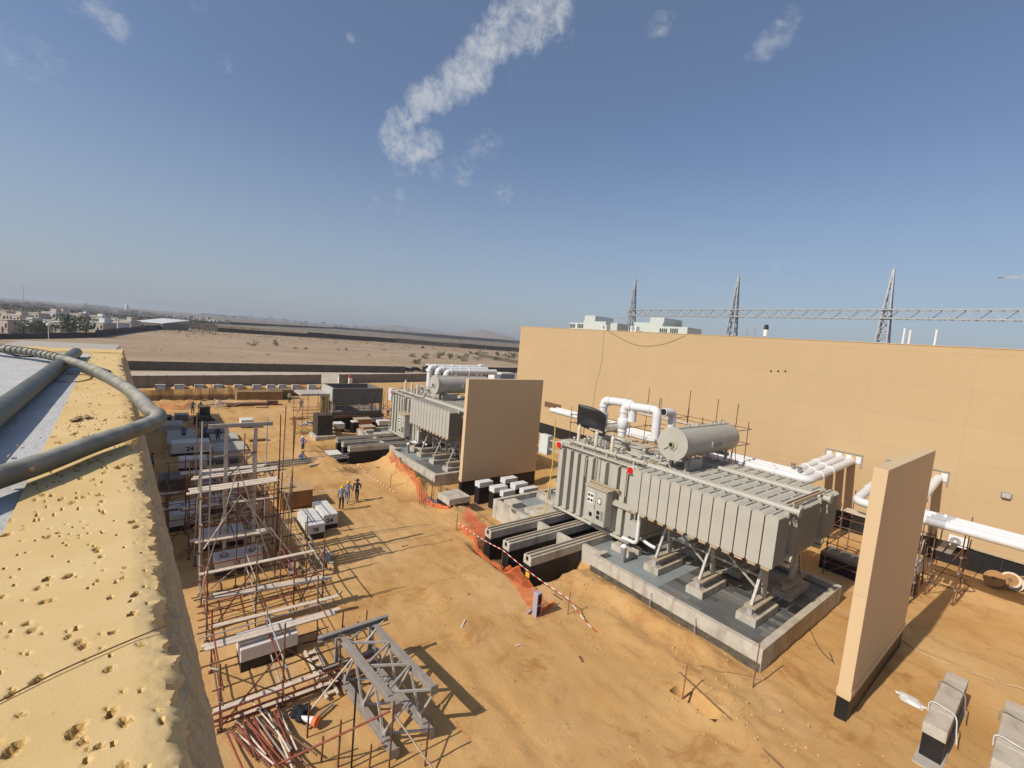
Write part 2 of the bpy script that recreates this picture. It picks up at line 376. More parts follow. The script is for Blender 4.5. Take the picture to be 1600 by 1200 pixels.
dist = N2.new('ShaderNodeVectorMath'); dist.operation = 'LENGTH'; L2.new(ge.outputs['Position'], dist.inputs[0])
field = gmix(gmr(dist.outputs['Value'], 440, 520), field, far)
nx = N2.new('ShaderNodeMath'); nx.operation = 'MULTIPLY_ADD'; L2.new(sp.outputs['Y'], nx.inputs[0]); nx.inputs[1].default_value = .19; L2.new(sp.outputs['X'], nx.inputs[2])
pale = gramp(gn(.5, 8, .7), .35, .7, (.42,.33,.24), (.6,.52,.42))
c = gmix(gmr(nx.outputs[0], -101.5, -104.5), c, pale)
c = gmix(gmr(nx.outputs[0], -128, -131.5), c, field)
c = gmix(gmr(sp.outputs['Y'], 60, 75), c, field)
c = gmix(gmr(sp.outputs['Y'], -14, -24), c, field)
c = gmix(gmr(sp.outputs['Z'], -.3, -.9, 0, .85), c, (.15,.08,.034))      # darker soil colour deep in the diggings
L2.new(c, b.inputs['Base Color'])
add = N2.new('ShaderNodeMath'); add.operation = 'MULTIPLY_ADD'; L2.new(gn(2.2, 9, .7), add.inputs[0]); add.inputs[1].default_value = 1.6; L2.new(gn(14, 8, .75), add.inputs[2])
sub = N2.new('ShaderNodeMath'); sub.operation = 'MULTIPLY_ADD'; L2.new(ft.outputs[0], sub.inputs[0]); sub.inputs[1].default_value = -.9; L2.new(add.outputs[0], sub.inputs[2])
sub2 = N2.new('ShaderNodeMath'); sub2.operation = 'MULTIPLY_ADD'; L2.new(rutm.outputs[0], sub2.inputs[0]); sub2.inputs[1].default_value = -1.2; L2.new(sub.outputs[0], sub2.inputs[2])
bp = N2.new('ShaderNodeBump'); bp.inputs['Strength'].default_value = .5; bp.inputs['Distance'].default_value = .06; L2.new(sub2.outputs[0], bp.inputs['Height']); L2.new(bp.outputs['Normal'], b.inputs['Normal'])
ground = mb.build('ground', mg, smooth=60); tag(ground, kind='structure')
# ------------------------------------------------------------------ our own roof edge (foreground)
ZT = HC-.42
def plaster():
    m = bpy.data.materials.new('yellow render coat'); N, L = nt(m); b = N['Principled BSDF']; b.inputs['Roughness'].default_value = .9; b.inputs['Specular IOR Level'].default_value = .2
    tc = N.new('ShaderNodeTexCoord')
    def n(s, d=8, r=.6, loc=(0,0,0)):
        mp = N.new('ShaderNodeMapping'); mp.inputs['Location'].default_value = loc; L.new(tc.outputs['Object'], mp.inputs['Vector'])
        k = N.new('ShaderNodeTexNoise'); k.inputs['Scale'].default_value = s; k.inputs['Detail'].default_value = d; k.inputs['Roughness'].default_value = r; L.new(mp.outputs['Vector'], k.inputs['Vector']); return k.outputs['Fac']
    def ramp(f, a, c, ca, cc):
        r = N.new('ShaderNodeValToRGB'); r.color_ramp.elements[0].position = a; r.color_ramp.elements[1].position = c; r.color_ramp.elements[0].color = (*ca,1); r.color_ramp.elements[1].color = (*cc,1); L.new(f, r.inputs['Fac']); return r.outputs['Color']
    c = ramp(n(5), .3, .7, (.64,.435,.18), (.72,.525,.265))
    sp = ramp(n(95, 5, .75, (3,1,2)), .62, .70, (0,0,0), (.75,.75,.75))
    mx = N.new('ShaderNodeMix'); mx.data_type = 'RGBA'; L.new(sp, mx.inputs['Factor']); L.new(c, mx.inputs['A']); mx.inputs['B'].default_value = (.42,.26,.08,1)
    st = ramp(n(11, 6, .7, (8,1,2)), .58, .75, (0,0,0), (.4,.4,.4))
    mx2 = N.new('ShaderNodeMix'); mx2.data_type = 'RGBA'; L.new(st, mx2.inputs['Factor']); L.new(mx.outputs['Result'], mx2.inputs['A']); mx2.inputs['B'].default_value = (.58,.49,.34,1)
    L.new(mx2.outputs['Result'], b.inputs['Base Color'])
    bp = N.new('ShaderNodeBump'); bp.inputs['Strength'].default_value = .3; bp.inputs['Distance'].default_value = .002; L.new(n(330, 6, .75), bp.inputs['Height']); L.new(bp.outputs['Normal'], b.inputs['Normal'])
    return m
m_plaster = plaster()
m_facegrey = M('weathered cement face', (.50,.40,.25), .95, .22, 12, bump=.6, bscale=90, stain=.3, staincol=(.26,.21,.14))
m_roofgrey = M('pale roof screed', (.5,.485,.47), .9, .1, 7, bump=.3, bscale=60, stain=.3, staincol=(.36,.3,.25))
roof = thing('office_building', 'flat roofed building we stand on with a chipped yellow rendered parapet', 'building', (0,-5,0))
def loc(o): return (o.location.x, o.location.y, o.location.z)
# ridge and outer lip, surveyed off the photograph at the parapet level
ridge = [G(*p, ZT) for p in ((300,1330),(275,1137),(258,1000),(240,861),(228,770),(215,700),(205,640),(196,590),(190,562))]
ridge.append(ridge[-1]+Vector((-.75,-.02,0)))
ridge.insert(0, ridge[0]+Vector((.5,.0,0)))
ridge.insert(0, ridge[0]+Vector((3.5,.0,0)))
XE = ridge[-1].x
def ry(x):
    for a, b_ in zip(ridge[:-1], ridge[1:]):
        if b_.x <= x <= a.x:
            t = (x-b_.x)/(a.x-b_.x); return b_.y+(a.y-b_.y)*t
    return ridge[0].y if x > ridge[0].x else ridge[-1].y
pits = []
for i in range(760):
    x = -.25-abs(rnd.gauss(0, 1))*1.5 if rnd.random() < .8 else -rnd.random()*5.5
    pits.append((x, ry(x)-.01-rnd.random()*.22, (.0011+.0032*rnd.random()**4)*(.75+.3*abs(x)), .8+.7*rnd.random(), .003+.003*rnd.random()))
for px, py, r in ((118,1142,.022),(195,1128,.014),(22,1170,.02),(80,938,.014),(50,985,.016),(170,1045,.014),(205,815,.014),(145,750,.012),(60,918,.014),(135,1030,.007),(75,840,.016),(245,880,.012),(222,1005,.01),(190,1200,.012),(140,1170,.009)):
    p = G(px, py, ZT); pits.append((p.x, p.y, r*.25, 1.1, r*.22))
from bisect import bisect_left
pits.sort()
pitx = [p[0] for p in pits]
def pz(x, y):
    z = 0
    i = bisect_left(pitx, x-.12); 
    while i < len(pits) and pits[i][0] < x+.12:
        a, b_, r, e, dpt = pits[i]; i += 1
        dx = (x-a)*.5+(y-b_)*.86; dy = ((y-b_)*.5-(x-a)*.86)*.6
        q = (dx/r)**2+(dy/(r*e))**2
        if q < 1.6:
            q *= 1+.3*noise.noise(Vector((x*55, y*55, a)))
            if q < 1: z -= 1.15*dpt*min(1, (1-q)*3)
    return z
xl = sorted(set([-.2-.0042*i for i in range(232)] + [-1.175-.0092*i for i in range(250)] + [-3.475-.03*i for i in range(int((XE+3.475)/-.03)+1)] + [-.2+.06*i for i in range(1, 62)]))
WY = .205
def chip(x):     # broken nibbles of the arris
    c = max(0, noise.noise(Vector((x*6.5, 1.3, 0)))-.18)*.05 + max(0, noise.noise(Vector((x*31, 4.3, 0))))*.008 + max(0, noise.noise(Vector((x*75, 2.3, 0))))*.005
    return min(.04, c)
NV = 66
ZD = [.005,.01,.016,.022,.028,.035,.043,.052,.062,.074,.088,.105,.125,.15,.18,.22,.26,.30,.34,.38,.40,.40]
def rowpt(x, k):
    r = ry(x); ch = chip(x)
    if k < NV:
        t = k/(NV-1); y = r-WY+(WY-.004-ch)*t
        z = ZT + pz(x, y) + .0012*noise.noise(Vector((x*9, y*9, 2)))
        e = max(0, 1-(r-y)/.03); z -= .004*e*e*(.8+.8*abs(noise.noise(Vector((x*38, y*38, 5))))) + ch*.25*e + .005*e*abs(noise.noise(Vector((x*110, y*110, 8))))
        return (x, y, z)
    k -= NV
    zdrop = ZD[k]
    out = .0 + .095*(zdrop/.4)**.8
    rgh = .006*noise.noise(Vector((x*22, zdrop*26, 1)))+.005*noise.noise(Vector((x*70, zdrop*90, 3)))
    if zdrop < .125: rgh += (1-zdrop/.125)**.5*(.008*noise.noise(Vector((x*46, zdrop*60, 17)))+.006*noise.noise(Vector((x*105, zdrop*120, 19)))+.006*noise.noise(Vector((x*230, zdrop*240, 23)))-.006*abs(noise.noise(Vector((x*24, zdrop*40, 7)))))
    y = r+out+rgh-ch*max(0, 1-zdrop/.09)
    if k == len(ZD)-1: y = r-.3
    return (x, y, ZT-zdrop)
mb = MB(); mb.grid(NV+len(ZD), len(xl), lambda i, j: rowpt(xl[j], i))
for i, f in enumerate(mb.f):
    if (i % (NV+len(ZD)-1)) >= NV+3: mb.m[i] = 1
    elif any(pz(mb.v[q][0], mb.v[q][1]) < -.0012 for q in f[::2]): mb.m[i] = 2
p = mb.build('parapet', [m_plaster, m_facegrey, M('raw ochre core', (.50,.31,.10), .95, .2, 40, bump=.4, bscale=200)], roof, loc(roof), smooth=45)  # ochre core colour deepened to hold shade and bounce inside the pits
# inner screed strip, slab, end coping and the wall below
mb = MB(); x1 = 3.0
sl = [(x, ry(x)-WY) for x in xl[::6]]+[(xl[-1], ry(xl[-1])-WY)]
mb.grid(2, len(sl), lambda i, j: (sl[j][0], sl[j][1]+.002 if i == 0 else -1.4, ZT-.006+.003*noise.noise(Vector((sl[j][0]*2, i, 0)))))
mb.build('roof_screed', m_roofgrey, roof, loc(roof))
mb = MB(); mb.box(XE+.05, 4, -12, -.42, 0, ZT-.12); mb.box(XE+.02, 4, -12, -.38, ZT-.12, ZT-.03)
mb.build('wall', M('cream building wall', (.6,.42,.22), .85, .06, 1, bump=.1), roof, loc(roof))
# far end: broken coping across the end of the roof
mb = MB()
def cop(i, j):
    y = ry(XE)-.0-j*.05; prof = [(-.10,-.3),(-.10,.012),(-.02,.03),(.10,.032),(.17,.012),(.19,-.02)]
    dx, dz = prof[i]; nz_ = noise.noise(Vector((y*4, i, 1)))
    return (XE+.02+dx+.02*nz_, y+.0, ZT+dz*.8+.012*noise.noise(Vector((y*9, i*.7, 4))))
mb.grid(6, 56, cop); mb.build('end_coping', m_plaster, roof, loc(roof), smooth=40)
# loose chips on the screed
for i in range(34):
    px, py = rnd.choice([(rnd.uniform(5,170), rnd.uniform(640,900)), (rnd.uniform(120,215), rnd.uniform(580,800))])
    q = G(px, py, ZT); r = .003+.006*rnd.random()**2
    if q.y > -.42 and q.y < ry(q.x)-WY-.01:
        tag(MB().blob((q.x, q.y, ZT+r*.4), r, 1, .3, 2, (1.2,1,.6)).build('plaster_chip', m_facegrey, loc=(q.x, q.y, ZT), smooth=60), 'tiny crumb of plaster lying on the roof edge', 'chip', 'plaster crumbs strewn on the roof edge')
# crumpled leaf-like scrap by the seam
mb = MB(); q = G(125, 655, ZT)
for i in range(9): mb.blob((q.x+rnd.uniform(-.05,.05), q.y+rnd.uniform(-.02,.02), ZT+.006), .006+.008*rnd.random(), 1, .5, 2, (1.6,1,.5))
tag(mb.build('mortar_scrap', M('brown mortar crumbs', (.3,.2,.1), .9), loc=q, smooth=60), 'small heap of brown mortar scraps on the grey and yellow seam', 'mortar')
# thick dark pipe lying along the screed
m_pipe = M('dark green grey conduit', (.05,.055,.042), .45, .25, 9, dust=.4, dustcol=(.27,.25,.18))
m_hose = M('dusty grey green hose', (.11,.11,.088), .55, .2, 10, dust=.95, dustcol=(.47,.43,.34))
a, b_ = G(-60, 690, ZT+.03), G(112, 556, ZT+.03)
mb = MB(); d = (b_-a); mb.tube([a-d*1.5, a, a+d*.5, b_, b_+d*.12], .037, 20)
tag(mb.build('conduit_pipe', m_pipe, loc=a, smooth=60), 'thick straight dark conduit lying along the grey roof screed', 'pipe')
# grey hose kinked over the edge
pts = [(-140,528),(-30,541),(60,552),(130,571),(180,596),(212,618),(234,641)]
zz = [.05,.06,.07,.075,.08,.075,.06]
hp = [G(p[0], p[1], ZT+.03+z_*.4) for p, z_ in zip(pts, zz)]
hp2 = [G(p[0], p[1], ZT+.035) for p in ((244,657),(212,671),(150,692),(70,722),(-20,752),(-160,800))]
k1 = G(247, 649, ZT+.045)
path = catmull(hp + [G(243,646,ZT+.05), k1] + hp2, 7)
mb = MB(); rr = .025
mb.tube(path, [rr for i in range(len(path))], 18)
h = thing('hose', 'grey green hose bent double over the parapet edge', 'hose', tuple(k1))
mb.build('hose_body', m_hose, h, tuple(k1), smooth=70)
# corrugated far end: ribs standing up from the hose
cp = catmull(hp, 40)
for i in range(2, 100, 4):
    t = (cp[i+1]-cp[i]).normalized(); MB().tube([cp[i]-t*.007, cp[i]+t*.007], rr*1.16, 14).build('corrugation_rib', m_pipe, h, tuple(k1), smooth=40)
# thin cables and a wooden stick on the roof
def wire(name, pix, z, r, mat, label, cat, n=8):
    pts_ = catmull([G(p[0], p[1], z) for p in pix], n); mb = MB(); mb.tube(pts_, r, 6)
    return tag(mb.build(name, mat, loc=pts_[0], smooth=70), label, cat)
wire('cable', [(-20,541),(30,556),(75,557),(120,564),(172,580)], ZT+.008, .006, m_black, 'thin black cable looping beside the grey hose on the roof', 'cable')
wire('wire', [(70,592),(110,597),(140,592),(138,586),(105,585)], ZT+.004, .0025, m_brownsteel, 'short hooked wire lying on the grey screed', 'wire')
wire('tie_wire', [(-10,1100),(90,1050),(180,1010),(262,976)], ZT+.003, .0009, m_brownsteel, 'straight taut tie wire lying across the yellow parapet', 'wire')
a, b_ = G(-30, 737, ZT+.04), G(52, 733, ZT+.04)
tag(MB().bar(a, b_, .012, .008).build('wooden_stick', m_timber, loc=a), 'short thin wooden stick lying under the hose', 'stick')

# hidden lower wing, added to throw the shade over the foundations below
wing = thing('low_building', 'long low wing of the building below the parapet, shading the yard', 'building', (-62,-6,0))
MB().box(-75, -27.6, -12, -3.7, 0, 9.0).build('wall', MATS['cream building wall'], wing, loc(wing))
MB().box(-75.2, -27.4, -12.2, -3.5, 9.0, 9.2).build('roof', m_concrete, wing, loc(wing))

# ------------------------------------------------------------------ the long switchgear hall
def wallmat(name, c1, c2, pw, ph, bumpd=.02, stain=.1):
    m = bpy.data.materials.new(name); N, L = nt(m); b = N['Principled BSDF']; b.inputs['Roughness'].default_value = .85; b.inputs['Specular IOR Level'].default_value = .2
    tc = N.new('ShaderNodeTexCoord'); sep = N.new('ShaderNodeSeparateXYZ'); L.new(tc.outputs['Object'], sep.inputs[0])
    ad = N.new('ShaderNodeMath'); ad.operation = 'ADD'; L.new(sep.outputs['X'], ad.inputs[0]); L.new(sep.outputs['Y'], ad.inputs[1])
    cb = N.new('ShaderNodeCombineXYZ'); L.new(ad.outputs[0], cb.inputs[0]); L.new(sep.outputs['Z'], cb.inputs[1])
    br = N.new('ShaderNodeTexBrick'); br.offset = 0; br.inputs['Scale'].default_value = 1; br.inputs['Brick Width'].default_value = pw; br.inputs['Row Height'].default_value = ph
    br.inputs['Mortar Size'].default_value = .022; br.inputs['Mortar Smooth'].default_value = .3
    br.inputs['Color1'].default_value = (*c1,1); br.inputs['Color2'].default_value = (*c2,1); br.inputs['Mortar'].default_value = (*[q*.92 for q in c1],1); br.inputs['Bias'].default_value = -.2
    L.new(cb.outputs[0], br.inputs['Vector'])
    n = N.new('ShaderNodeTexNoise'); n.inputs['Scale'].default_value = .5; n.inputs['Detail'].default_value = 9; n.inputs['Roughness'].default_value = .7
    mp = N.new('ShaderNodeMapping'); mp.inputs['Scale'].default_value = (1,1,.35); L.new(tc.outputs['Object'], mp.inputs['Vector']); L.new(mp.outputs['Vector'], n.inputs['Vector'])
    r = N.new('ShaderNodeValToRGB'); r.color_ramp.elements[0].position = .35; r.color_ramp.elements[1].position = .75; r.color_ramp.elements[0].color = (0,0,0,1); r.color_ramp.elements[1].color = (stain*2,)*3+(1,)
    L.new(n.outputs['Fac'], r.inputs['Fac'])
    mx = N.new('ShaderNodeMix'); mx.data_type = 'RGBA'; L.new(r.outputs['Color'], mx.inputs['Factor']); L.new(br.outputs['Color'], mx.inputs['A']); mx.inputs['B'].default_value = (*[q*.8 for q in c2],1)
    L.new(mx.outputs['Result'], b.inputs['Base Color'])
    n2 = N.new('ShaderNodeTexNoise'); n2.inputs['Scale'].default_value = 60; n2.inputs['Detail'].default_value = 4; L.new(tc.outputs['Object'], n2.inputs['Vector'])
    ml = N.new('ShaderNodeMath'); ml.operation = 'MULTIPLY_ADD'; L.new(n2.outputs['Fac'], ml.inputs[0]); ml.inputs[1].default_value = .15; L.new(br.outputs['Fac'], ml.inputs[2]); 
    bp = N.new('ShaderNodeBump'); bp.invert = True; bp.inputs['Strength'].default_value = .35; bp.inputs['Distance'].default_value = bumpd; L.new(ml.outputs[0], bp.inputs['Height']); L.new(bp.outputs['Normal'], b.inputs['Normal'])
    return m
m_hall = wallmat('tan wall paint', (.515,.367,.203), (.50,.356,.196), 6.1, 2.6)
m_fire = wallmat('pink beige wall paint', (.63,.465,.275), (.62,.455,.27), 3.1, 5.2)
HY, HX0, HX1, HZ = 46.5, -57.4, 30.0, 16.1
hall = thing('switchgear_hall', 'long windowless tan hall with a black base and air conditioners on its roof', 'building', (-20,HY+15,0))
MB().box(HX0, HX1, HY, HY+32, 1.75, HZ).build('wall', m_hall, hall, loc(hall))
MB().box(HX0+.06, HX1, HY+.06, HY+31.9, -.5, 1.75).build('base', m_bitumen, hall, loc(hall))
MB().box(HX0+.4, HX1, HY+.4, HY+31.5, HZ-.35, HZ-.3).build('roof', m_concrete, hall, loc(hall))
MB().box(HX0-.03, HX1, HY-.04, HY+.36, HZ, HZ+.05).box(HX0-.03, HX0+.36, HY+.36, HY+32, HZ, HZ+.05).build('coping', M('tan coping', (.56,.41,.24), .85, .06), hall, loc(hall))
m_dirt = M('sandy ledge cement', (.42,.34,.23), .9, .15, 3)
MB().box(HX0, HX1, HY-.08, HY-.002, 1.62, 1.75).build('base_ledge', m_dirt, hall, loc(hall))
m_seam = M('membrane seam', (.05,.05,.055), .6)
for k in range(26): MB().box(-38+k*2.0, -38+k*2.0+.03, HY+.045, HY+.058, -.2, 1.6).build('membrane_seam', m_seam, hall, loc(hall))

# pipe openings, small vents, hood, lamp
def opening(x0, x1, z, lab):
    mb = MB(); mb.box(x0-.25, x1+.25, HY-.07, HY-.004, z+.55, z+.63).box(x0-.25, x0-.15, HY-.06, HY-.004, z-.5, z+.55).box(x1+.15, x1+.25, HY-.06, HY-.004, z-.5, z+.55)
    mb.build('opening_frame', m_galvd, hall, loc(hall))
    n = 4
    for k in range(n):
        xx = x0+(x1-x0)*k/(n-1); MB().box(xx-.2, xx+.2, HY-.05, HY-.003, z-.15, z+.45).build('pipe_flange', m_white, hall, loc(hall))
opening(-13.1, -10.9, 6.1, '')
opening(-8.9, -5.6, 6.2, '')
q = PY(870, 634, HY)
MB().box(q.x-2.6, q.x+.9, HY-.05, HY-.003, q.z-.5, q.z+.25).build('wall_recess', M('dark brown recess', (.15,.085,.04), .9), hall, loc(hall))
for px in (1205, 1216, 1227):
    q = PY(px, 580, HY); MB().tube([(q.x, HY-.03, q.z), (q.x, HY-.004, q.z)], .09, 10).build('vent_hole', m_darkglass, hall, loc(hall))
q = PY(1573, 774, HY); lamp = thing('wall_lamp', 'small grey bulkhead lamp on the tan wall', 'lamp', (q.x, HY, q.z))
MB().box(q.x-.28, q.x+.28, HY-.05, HY-.004, q.z-.22, q.z+.22).build('back_box', m_galvd, lamp, tuple(lamp.location), bev=.02)
MB().prism([(q.x-.25,HY-.05),(q.x+.25,HY-.05),(q.x+.2,HY-.26),(q.x-.2,HY-.26)], q.z-.17, q.z+.12).build('lens', M('dusty lamp glass', (.42,.4,.36), .4, .05), lamp, tuple(lamp.location), bev=.02)
# slack cable and drip line on the wall
def wallwire(name, pix, label, r=.035):
    pts_ = catmull([PY(p[0], p[1], HY-.06) for p in pix], 8); mb = MB(); mb.tube(pts_, r, 6); return tag(mb.build(name, m_brownsteel, loc=pts_[0], smooth=60), label, 'cable')
wallwire('cable', [(948,516),(962,524),(980,534),(1000,540),(1022,540),(1045,535),(1071,524)], 'slack cable sagging down the top of the tan wall', .016)
wallwire('drop_cable', [(944,517),(942,545),(938,575),(931,602),(926,640)], 'thin cable dropping straight down the tan wall', .012)
# air conditioner on the wall foot
def split_ac(p, label):
    t = thing('air_conditioner', label, 'air conditioner', p)
    x, y, z = p
    MB().box(x-.5, x+.5, y-.42, y-.06, z, z+.72).build('casing', m_whiteplast, t, p, bev=.02)
    f = MB(); f.tube([(x-.12,y-.44,z+.36),(x-.12,y-.42,z+.36)], .31, 20); f.build('fan_grille', M('grey fan grille', (.3,.3,.3), .5), t, p, smooth=40)
    MB().tube([(x-.12,y-.45,z+.36),(x-.12,y-.44,z+.36)], .09, 14).build('fan_hub', m_whiteplast, t, p, smooth=40)
    for xx in (x-.36, x+.36): MB().bar((xx,y,z-.03), (xx,y-.5,z-.03), .05, .05).bar((xx,y-.45,z-.03), (xx,y,z-.45), .03, .03).build('bracket', m_galvd, t, p)
    return t
q = PY(1497, 850, HY); split_ac((q.x, HY-.1, q.z-.1), 'white air conditioner unit hung low on the tan wall')
# roof-top plant
def rooftop(name, x0, x1, y, z0, blocks, label):
    t = thing(name, label, 'air handling unit', ((x0+x1)/2, y, HZ-.3)); lo = tuple(t.location)
    for k, (a, b2, h0, h1, d0, d1) in enumerate(blocks):
        MB().box(a, b2, y+d0, y+d1, z0+h0, z0+h1).build('casing', M('pale green grey cabinet', (.5,.54,.5), .5, .05), t, lo, bev=.03)
    return t, lo
def louvres(t, lo, x0, x1, y, z0, z1, n):
    mb = MB()
    for k in range(n):
        a = x0+(x1-x0)*k/n; MB_ = mb.box(a+.12*(x1-x0)/n, a+.8*(x1-x0)/n, y-.03, y-.004, z0, z1)
    mb.build('louvre', M('dark louvre', (.06,.065,.06), .7), t, lo)
YR = 50
def rx(px): return PY(px, 510, YR).x
def rz(px, py): return PY(px, py, YR).z
t, lo = rooftop('air_handling_unit', rx(888), rx(958), YR, HZ-.25, [(rx(888), rx(911), .3, rz(900,504)-HZ+.25, .3, 3), (rx(911), rx(946), .3, rz(928,502)-HZ+.25, 0, 4.5), (rx(911.5), rx(928), rz(928,502)-HZ+.25, rz(920,493)-HZ+.25, .1, 4.2), (rx(946.2), rx(957), .3, rz(951,502)-HZ+.1, 1, 3.5)], 'stepped pale air handling unit at the left end of the hall roof')
louvres(t, lo, rx(888.5), rx(896.5), YR+.3, HZ+.35, rz(893,506), 4); louvres(t, lo, rx(900), rx(909.5), YR+.3, HZ+.35, rz(905,506), 4)
t, lo = rooftop('air_handling_unit', rx(990), rx(1080), YR, HZ-.25, [(rx(990), rx(1035), .3, rz(1012,504)-HZ+.25, 0, 4.5), (rx(1014), rx(1036), rz(1012,504)-HZ+.25, rz(1025,496)-HZ+.25, .1, 4.2), (rx(1035.2), rx(1079), .3, rz(1055,511)-HZ+.25, -.6, 2.6)], 'larger pale air handling unit with louvred side, right of the first on the roof')
louvres(t, lo, rx(1035.6), rx(1048), YR-.6, HZ+.15, rz(1042,514), 4); louvres(t, lo, rx(1052), rx(1065), YR-.6, HZ+.15, rz(1058,514), 4)
def rooftop_small(px, py0, py1, w, label):
    q0, q1 = PY(px, py1, YR-1), PY(px, py0, YR-1)
    t = thing('condenser_unit', label, 'condenser', tuple(q0)); lo = tuple(q0)
    MB().box(q0.x-w/2, q0.x+w/2, YR-1.4, YR-.6, HZ-.2, q1.z).build('casing', m_whiteplast, t, lo, bev=.03)
    MB().tube([(q0.x,YR-1.43,(HZ+q1.z)/2+.1),(q0.x,YR-1.4,(HZ+q1.z)/2+.1)], .3, 16).build('fan_grille', M('grey fan grille', (.3,.3,.3), .5), t, lo)
rooftop_small(946, 508, 514, .9, 'small condenser box in front of the left roof unit')
rooftop_small(992, 510, 517, .9, 'small condenser box between the two roof units')
mb = MB(); a = rx(957); mb.tube([(a, YR+1, HZ+2.0), (rx(977), YR+1, HZ+2.1)], .06, 6); mb.tube([(rx(976), YR+1, HZ-.2), (rx(976), YR+1, HZ+3.1)], .05, 6)
tag(mb.build('roof_mast', m_galvd, loc=(rx(976),YR+1,HZ)), 'thin steel mast with a side arm between the roof units', 'mast')
q = PY(1196, 522, YR); t = thing('beacon_mast', 'short mast with a red and white beacon on the hall roof', 'beacon', (q.x, YR, HZ)); lo = tuple(t.location)
z1 = rz(1196, 512)
MB().tube([(q.x,YR,HZ-.3),(q.x,YR,z1)], .05, 8).build('post', m_galvd, t, lo)
MB().tube([(q.x,YR,z1-.9),(q.x,YR,z1-.2)], [.2,.24], 12).build('lamp_body', m_whiteplast, t, lo, smooth=40)
MB().tube([(q.x,YR,z1-.2),(q.x,YR,z1+.3)], [.24,.18], 12).build('lamp_cap', m_black, t, lo, smooth=40)
for px, py, lab in ((1168,514,'left of the beacon mast, the thinner pole'),(1180,513,'dark pole right beside the beacon mast'),(1414,513,'white pole nearest the large right gantry tower'),(1423,516,'dark pole close behind the white pole'),(1464,515,'white pole standing farthest right on the roof')):
    q = PY(px, py, 58); MB_ = MB().tube([(q.x,58,HZ-.4),(q.x,58,q.z)], .1 if 'white' in lab else .06, 8).tube([(q.x,58,HZ-.4),(q.x,58,HZ-.2)], .2, 8)
    tag(MB_.build('roof_pole', m_white if 'white' in lab else m_galvd, loc=(q.x,58,HZ), smooth=50), lab if lab.startswith('white') or lab.startswith('dark') else 'thin pole '+lab.split(',')[0], 'pole')

# ------------------------------------------------------------------ fire walls
def firewall(x0, x1, y0, y1, h, label):
    t = thing('fire_wall', label, 'wall', ((x0+x1)/2, (y0+y1)/2, 0)); lo = tuple(t.location)
    MB().box(x0, x1, y0, y1, .9, h).build('panel', m_fire, t, lo, bev=.012)
    MB().box(x0+.02, x1-.02, y0+.02, y1-.02, -.8, .9).build('base', m_bitumen, t, lo)
    MB().box(x0-.025, x1+.025, y0-.025, y1+.025, 1.0, 1.28).build('base_band', M('firewall band', (.62,.455,.27), .85, .05, 1), t, lo, bev=.006)
    return t
firewall(-4.55, -4.1, 21.5, 30.1, 10.28, 'free standing beige fire wall nearest to us, right of the transformer')
firewall(-33.6, -33.15, 21.5, 30.3, 10.2, 'free standing beige fire wall between the two grey transformers')

# ------------------------------------------------------------------ gantry
m_gal2 = M('dull galvanised lattice', (.36,.37,.385), .5, .15, 1, metal=.3)
def lattice_tower(x, y, zt, wb, wt, label):
    t = thing('gantry_tower', label, 'lattice tower', (x, y, 0), 'lattice towers of the gantry'); lo = (x, y, 0)
    def c(z, sx, sy):
        k = min(1, z/(zt)); w_ = (wb+(wt-wb)*k)/2; return (x+sx*w_, y+sy*w_, z)
    for sx in (-1,1):
        for sy in (-1,1): MB().bar(c(0,sx,sy), c(zt,sx,sy), .2, .2).build('leg', m_gal2, t, lo)
    mb = MB(); n = 16; zs = [zt*(1-(1-i/n)**1.15) for i in range(n+1)]
    for i in range(n):
        for (a, b_) in (((-1,-1),(1,-1)),((1,-1),(1,1)),((1,1),(-1,1)),((-1,1),(-1,-1))):
            mb.bar(c(zs[i],*a), c(zs[i+1],*b_), .09, .09)
            if zs[i] < 23.2: mb.bar(c(zs[i],*b_), c(zs[i+1],*a), .09, .09)
            mb.bar(c(zs[i+1],*a), c(zs[i+1],*b_), .08, .08)
    mb.build('lattice', m_gal2, t, lo)
    MB().tube([(x,y,zt),(x,y,zt+1.6)], .04, 6).build('spike', m_gal2, t, lo)
for x, z, lab in ((-69.2,30.4,'smallest lattice tower, at the left end of the gantry beam'),(-44.6,29.9,'middle lattice tower carrying the gantry beam'),(-20.6,29.6,'largest lattice tower, at the right of the gantry')):
    lattice_tower(x, 90, z, 3.7, .1, lab)
bt = thing('gantry_beam', 'long horizontal steel lattice beam spanning the gantry towers', 'lattice beam', (-30, 90, 22)); lo = (-30,90,22)
x0, x1 = -70.4, 12
for yy in (89.3, 90.7):
    for zz_ in (21.95, 23.3): MB().bar((x0,yy,zz_), (x1,yy,zz_), .2, .2).build('chord', m_gal2, bt, lo)
mb = MB(); n = 66
for i in range(n):
    a = x0+(x1-x0)*i/n; c_ = x0+(x1-x0)*(i+1)/n
    for yy in (89.3, 90.7):
        z0_, z1_ = (21.95, 23.3) if i % 2 == 0 else (23.3, 21.95)
        mb.bar((a,yy,z0_), (c_,yy,z1_), .1, .1)
    mb.bar((a,89.3,21.95), (c_,90.7,21.95) if i % 2 else (a,90.7,21.95), .08, .08); mb.bar((a,89.3,23.3), (c_,90.7,23.3), .08, .08)
mb.build('lattice', m_gal2, bt, lo)
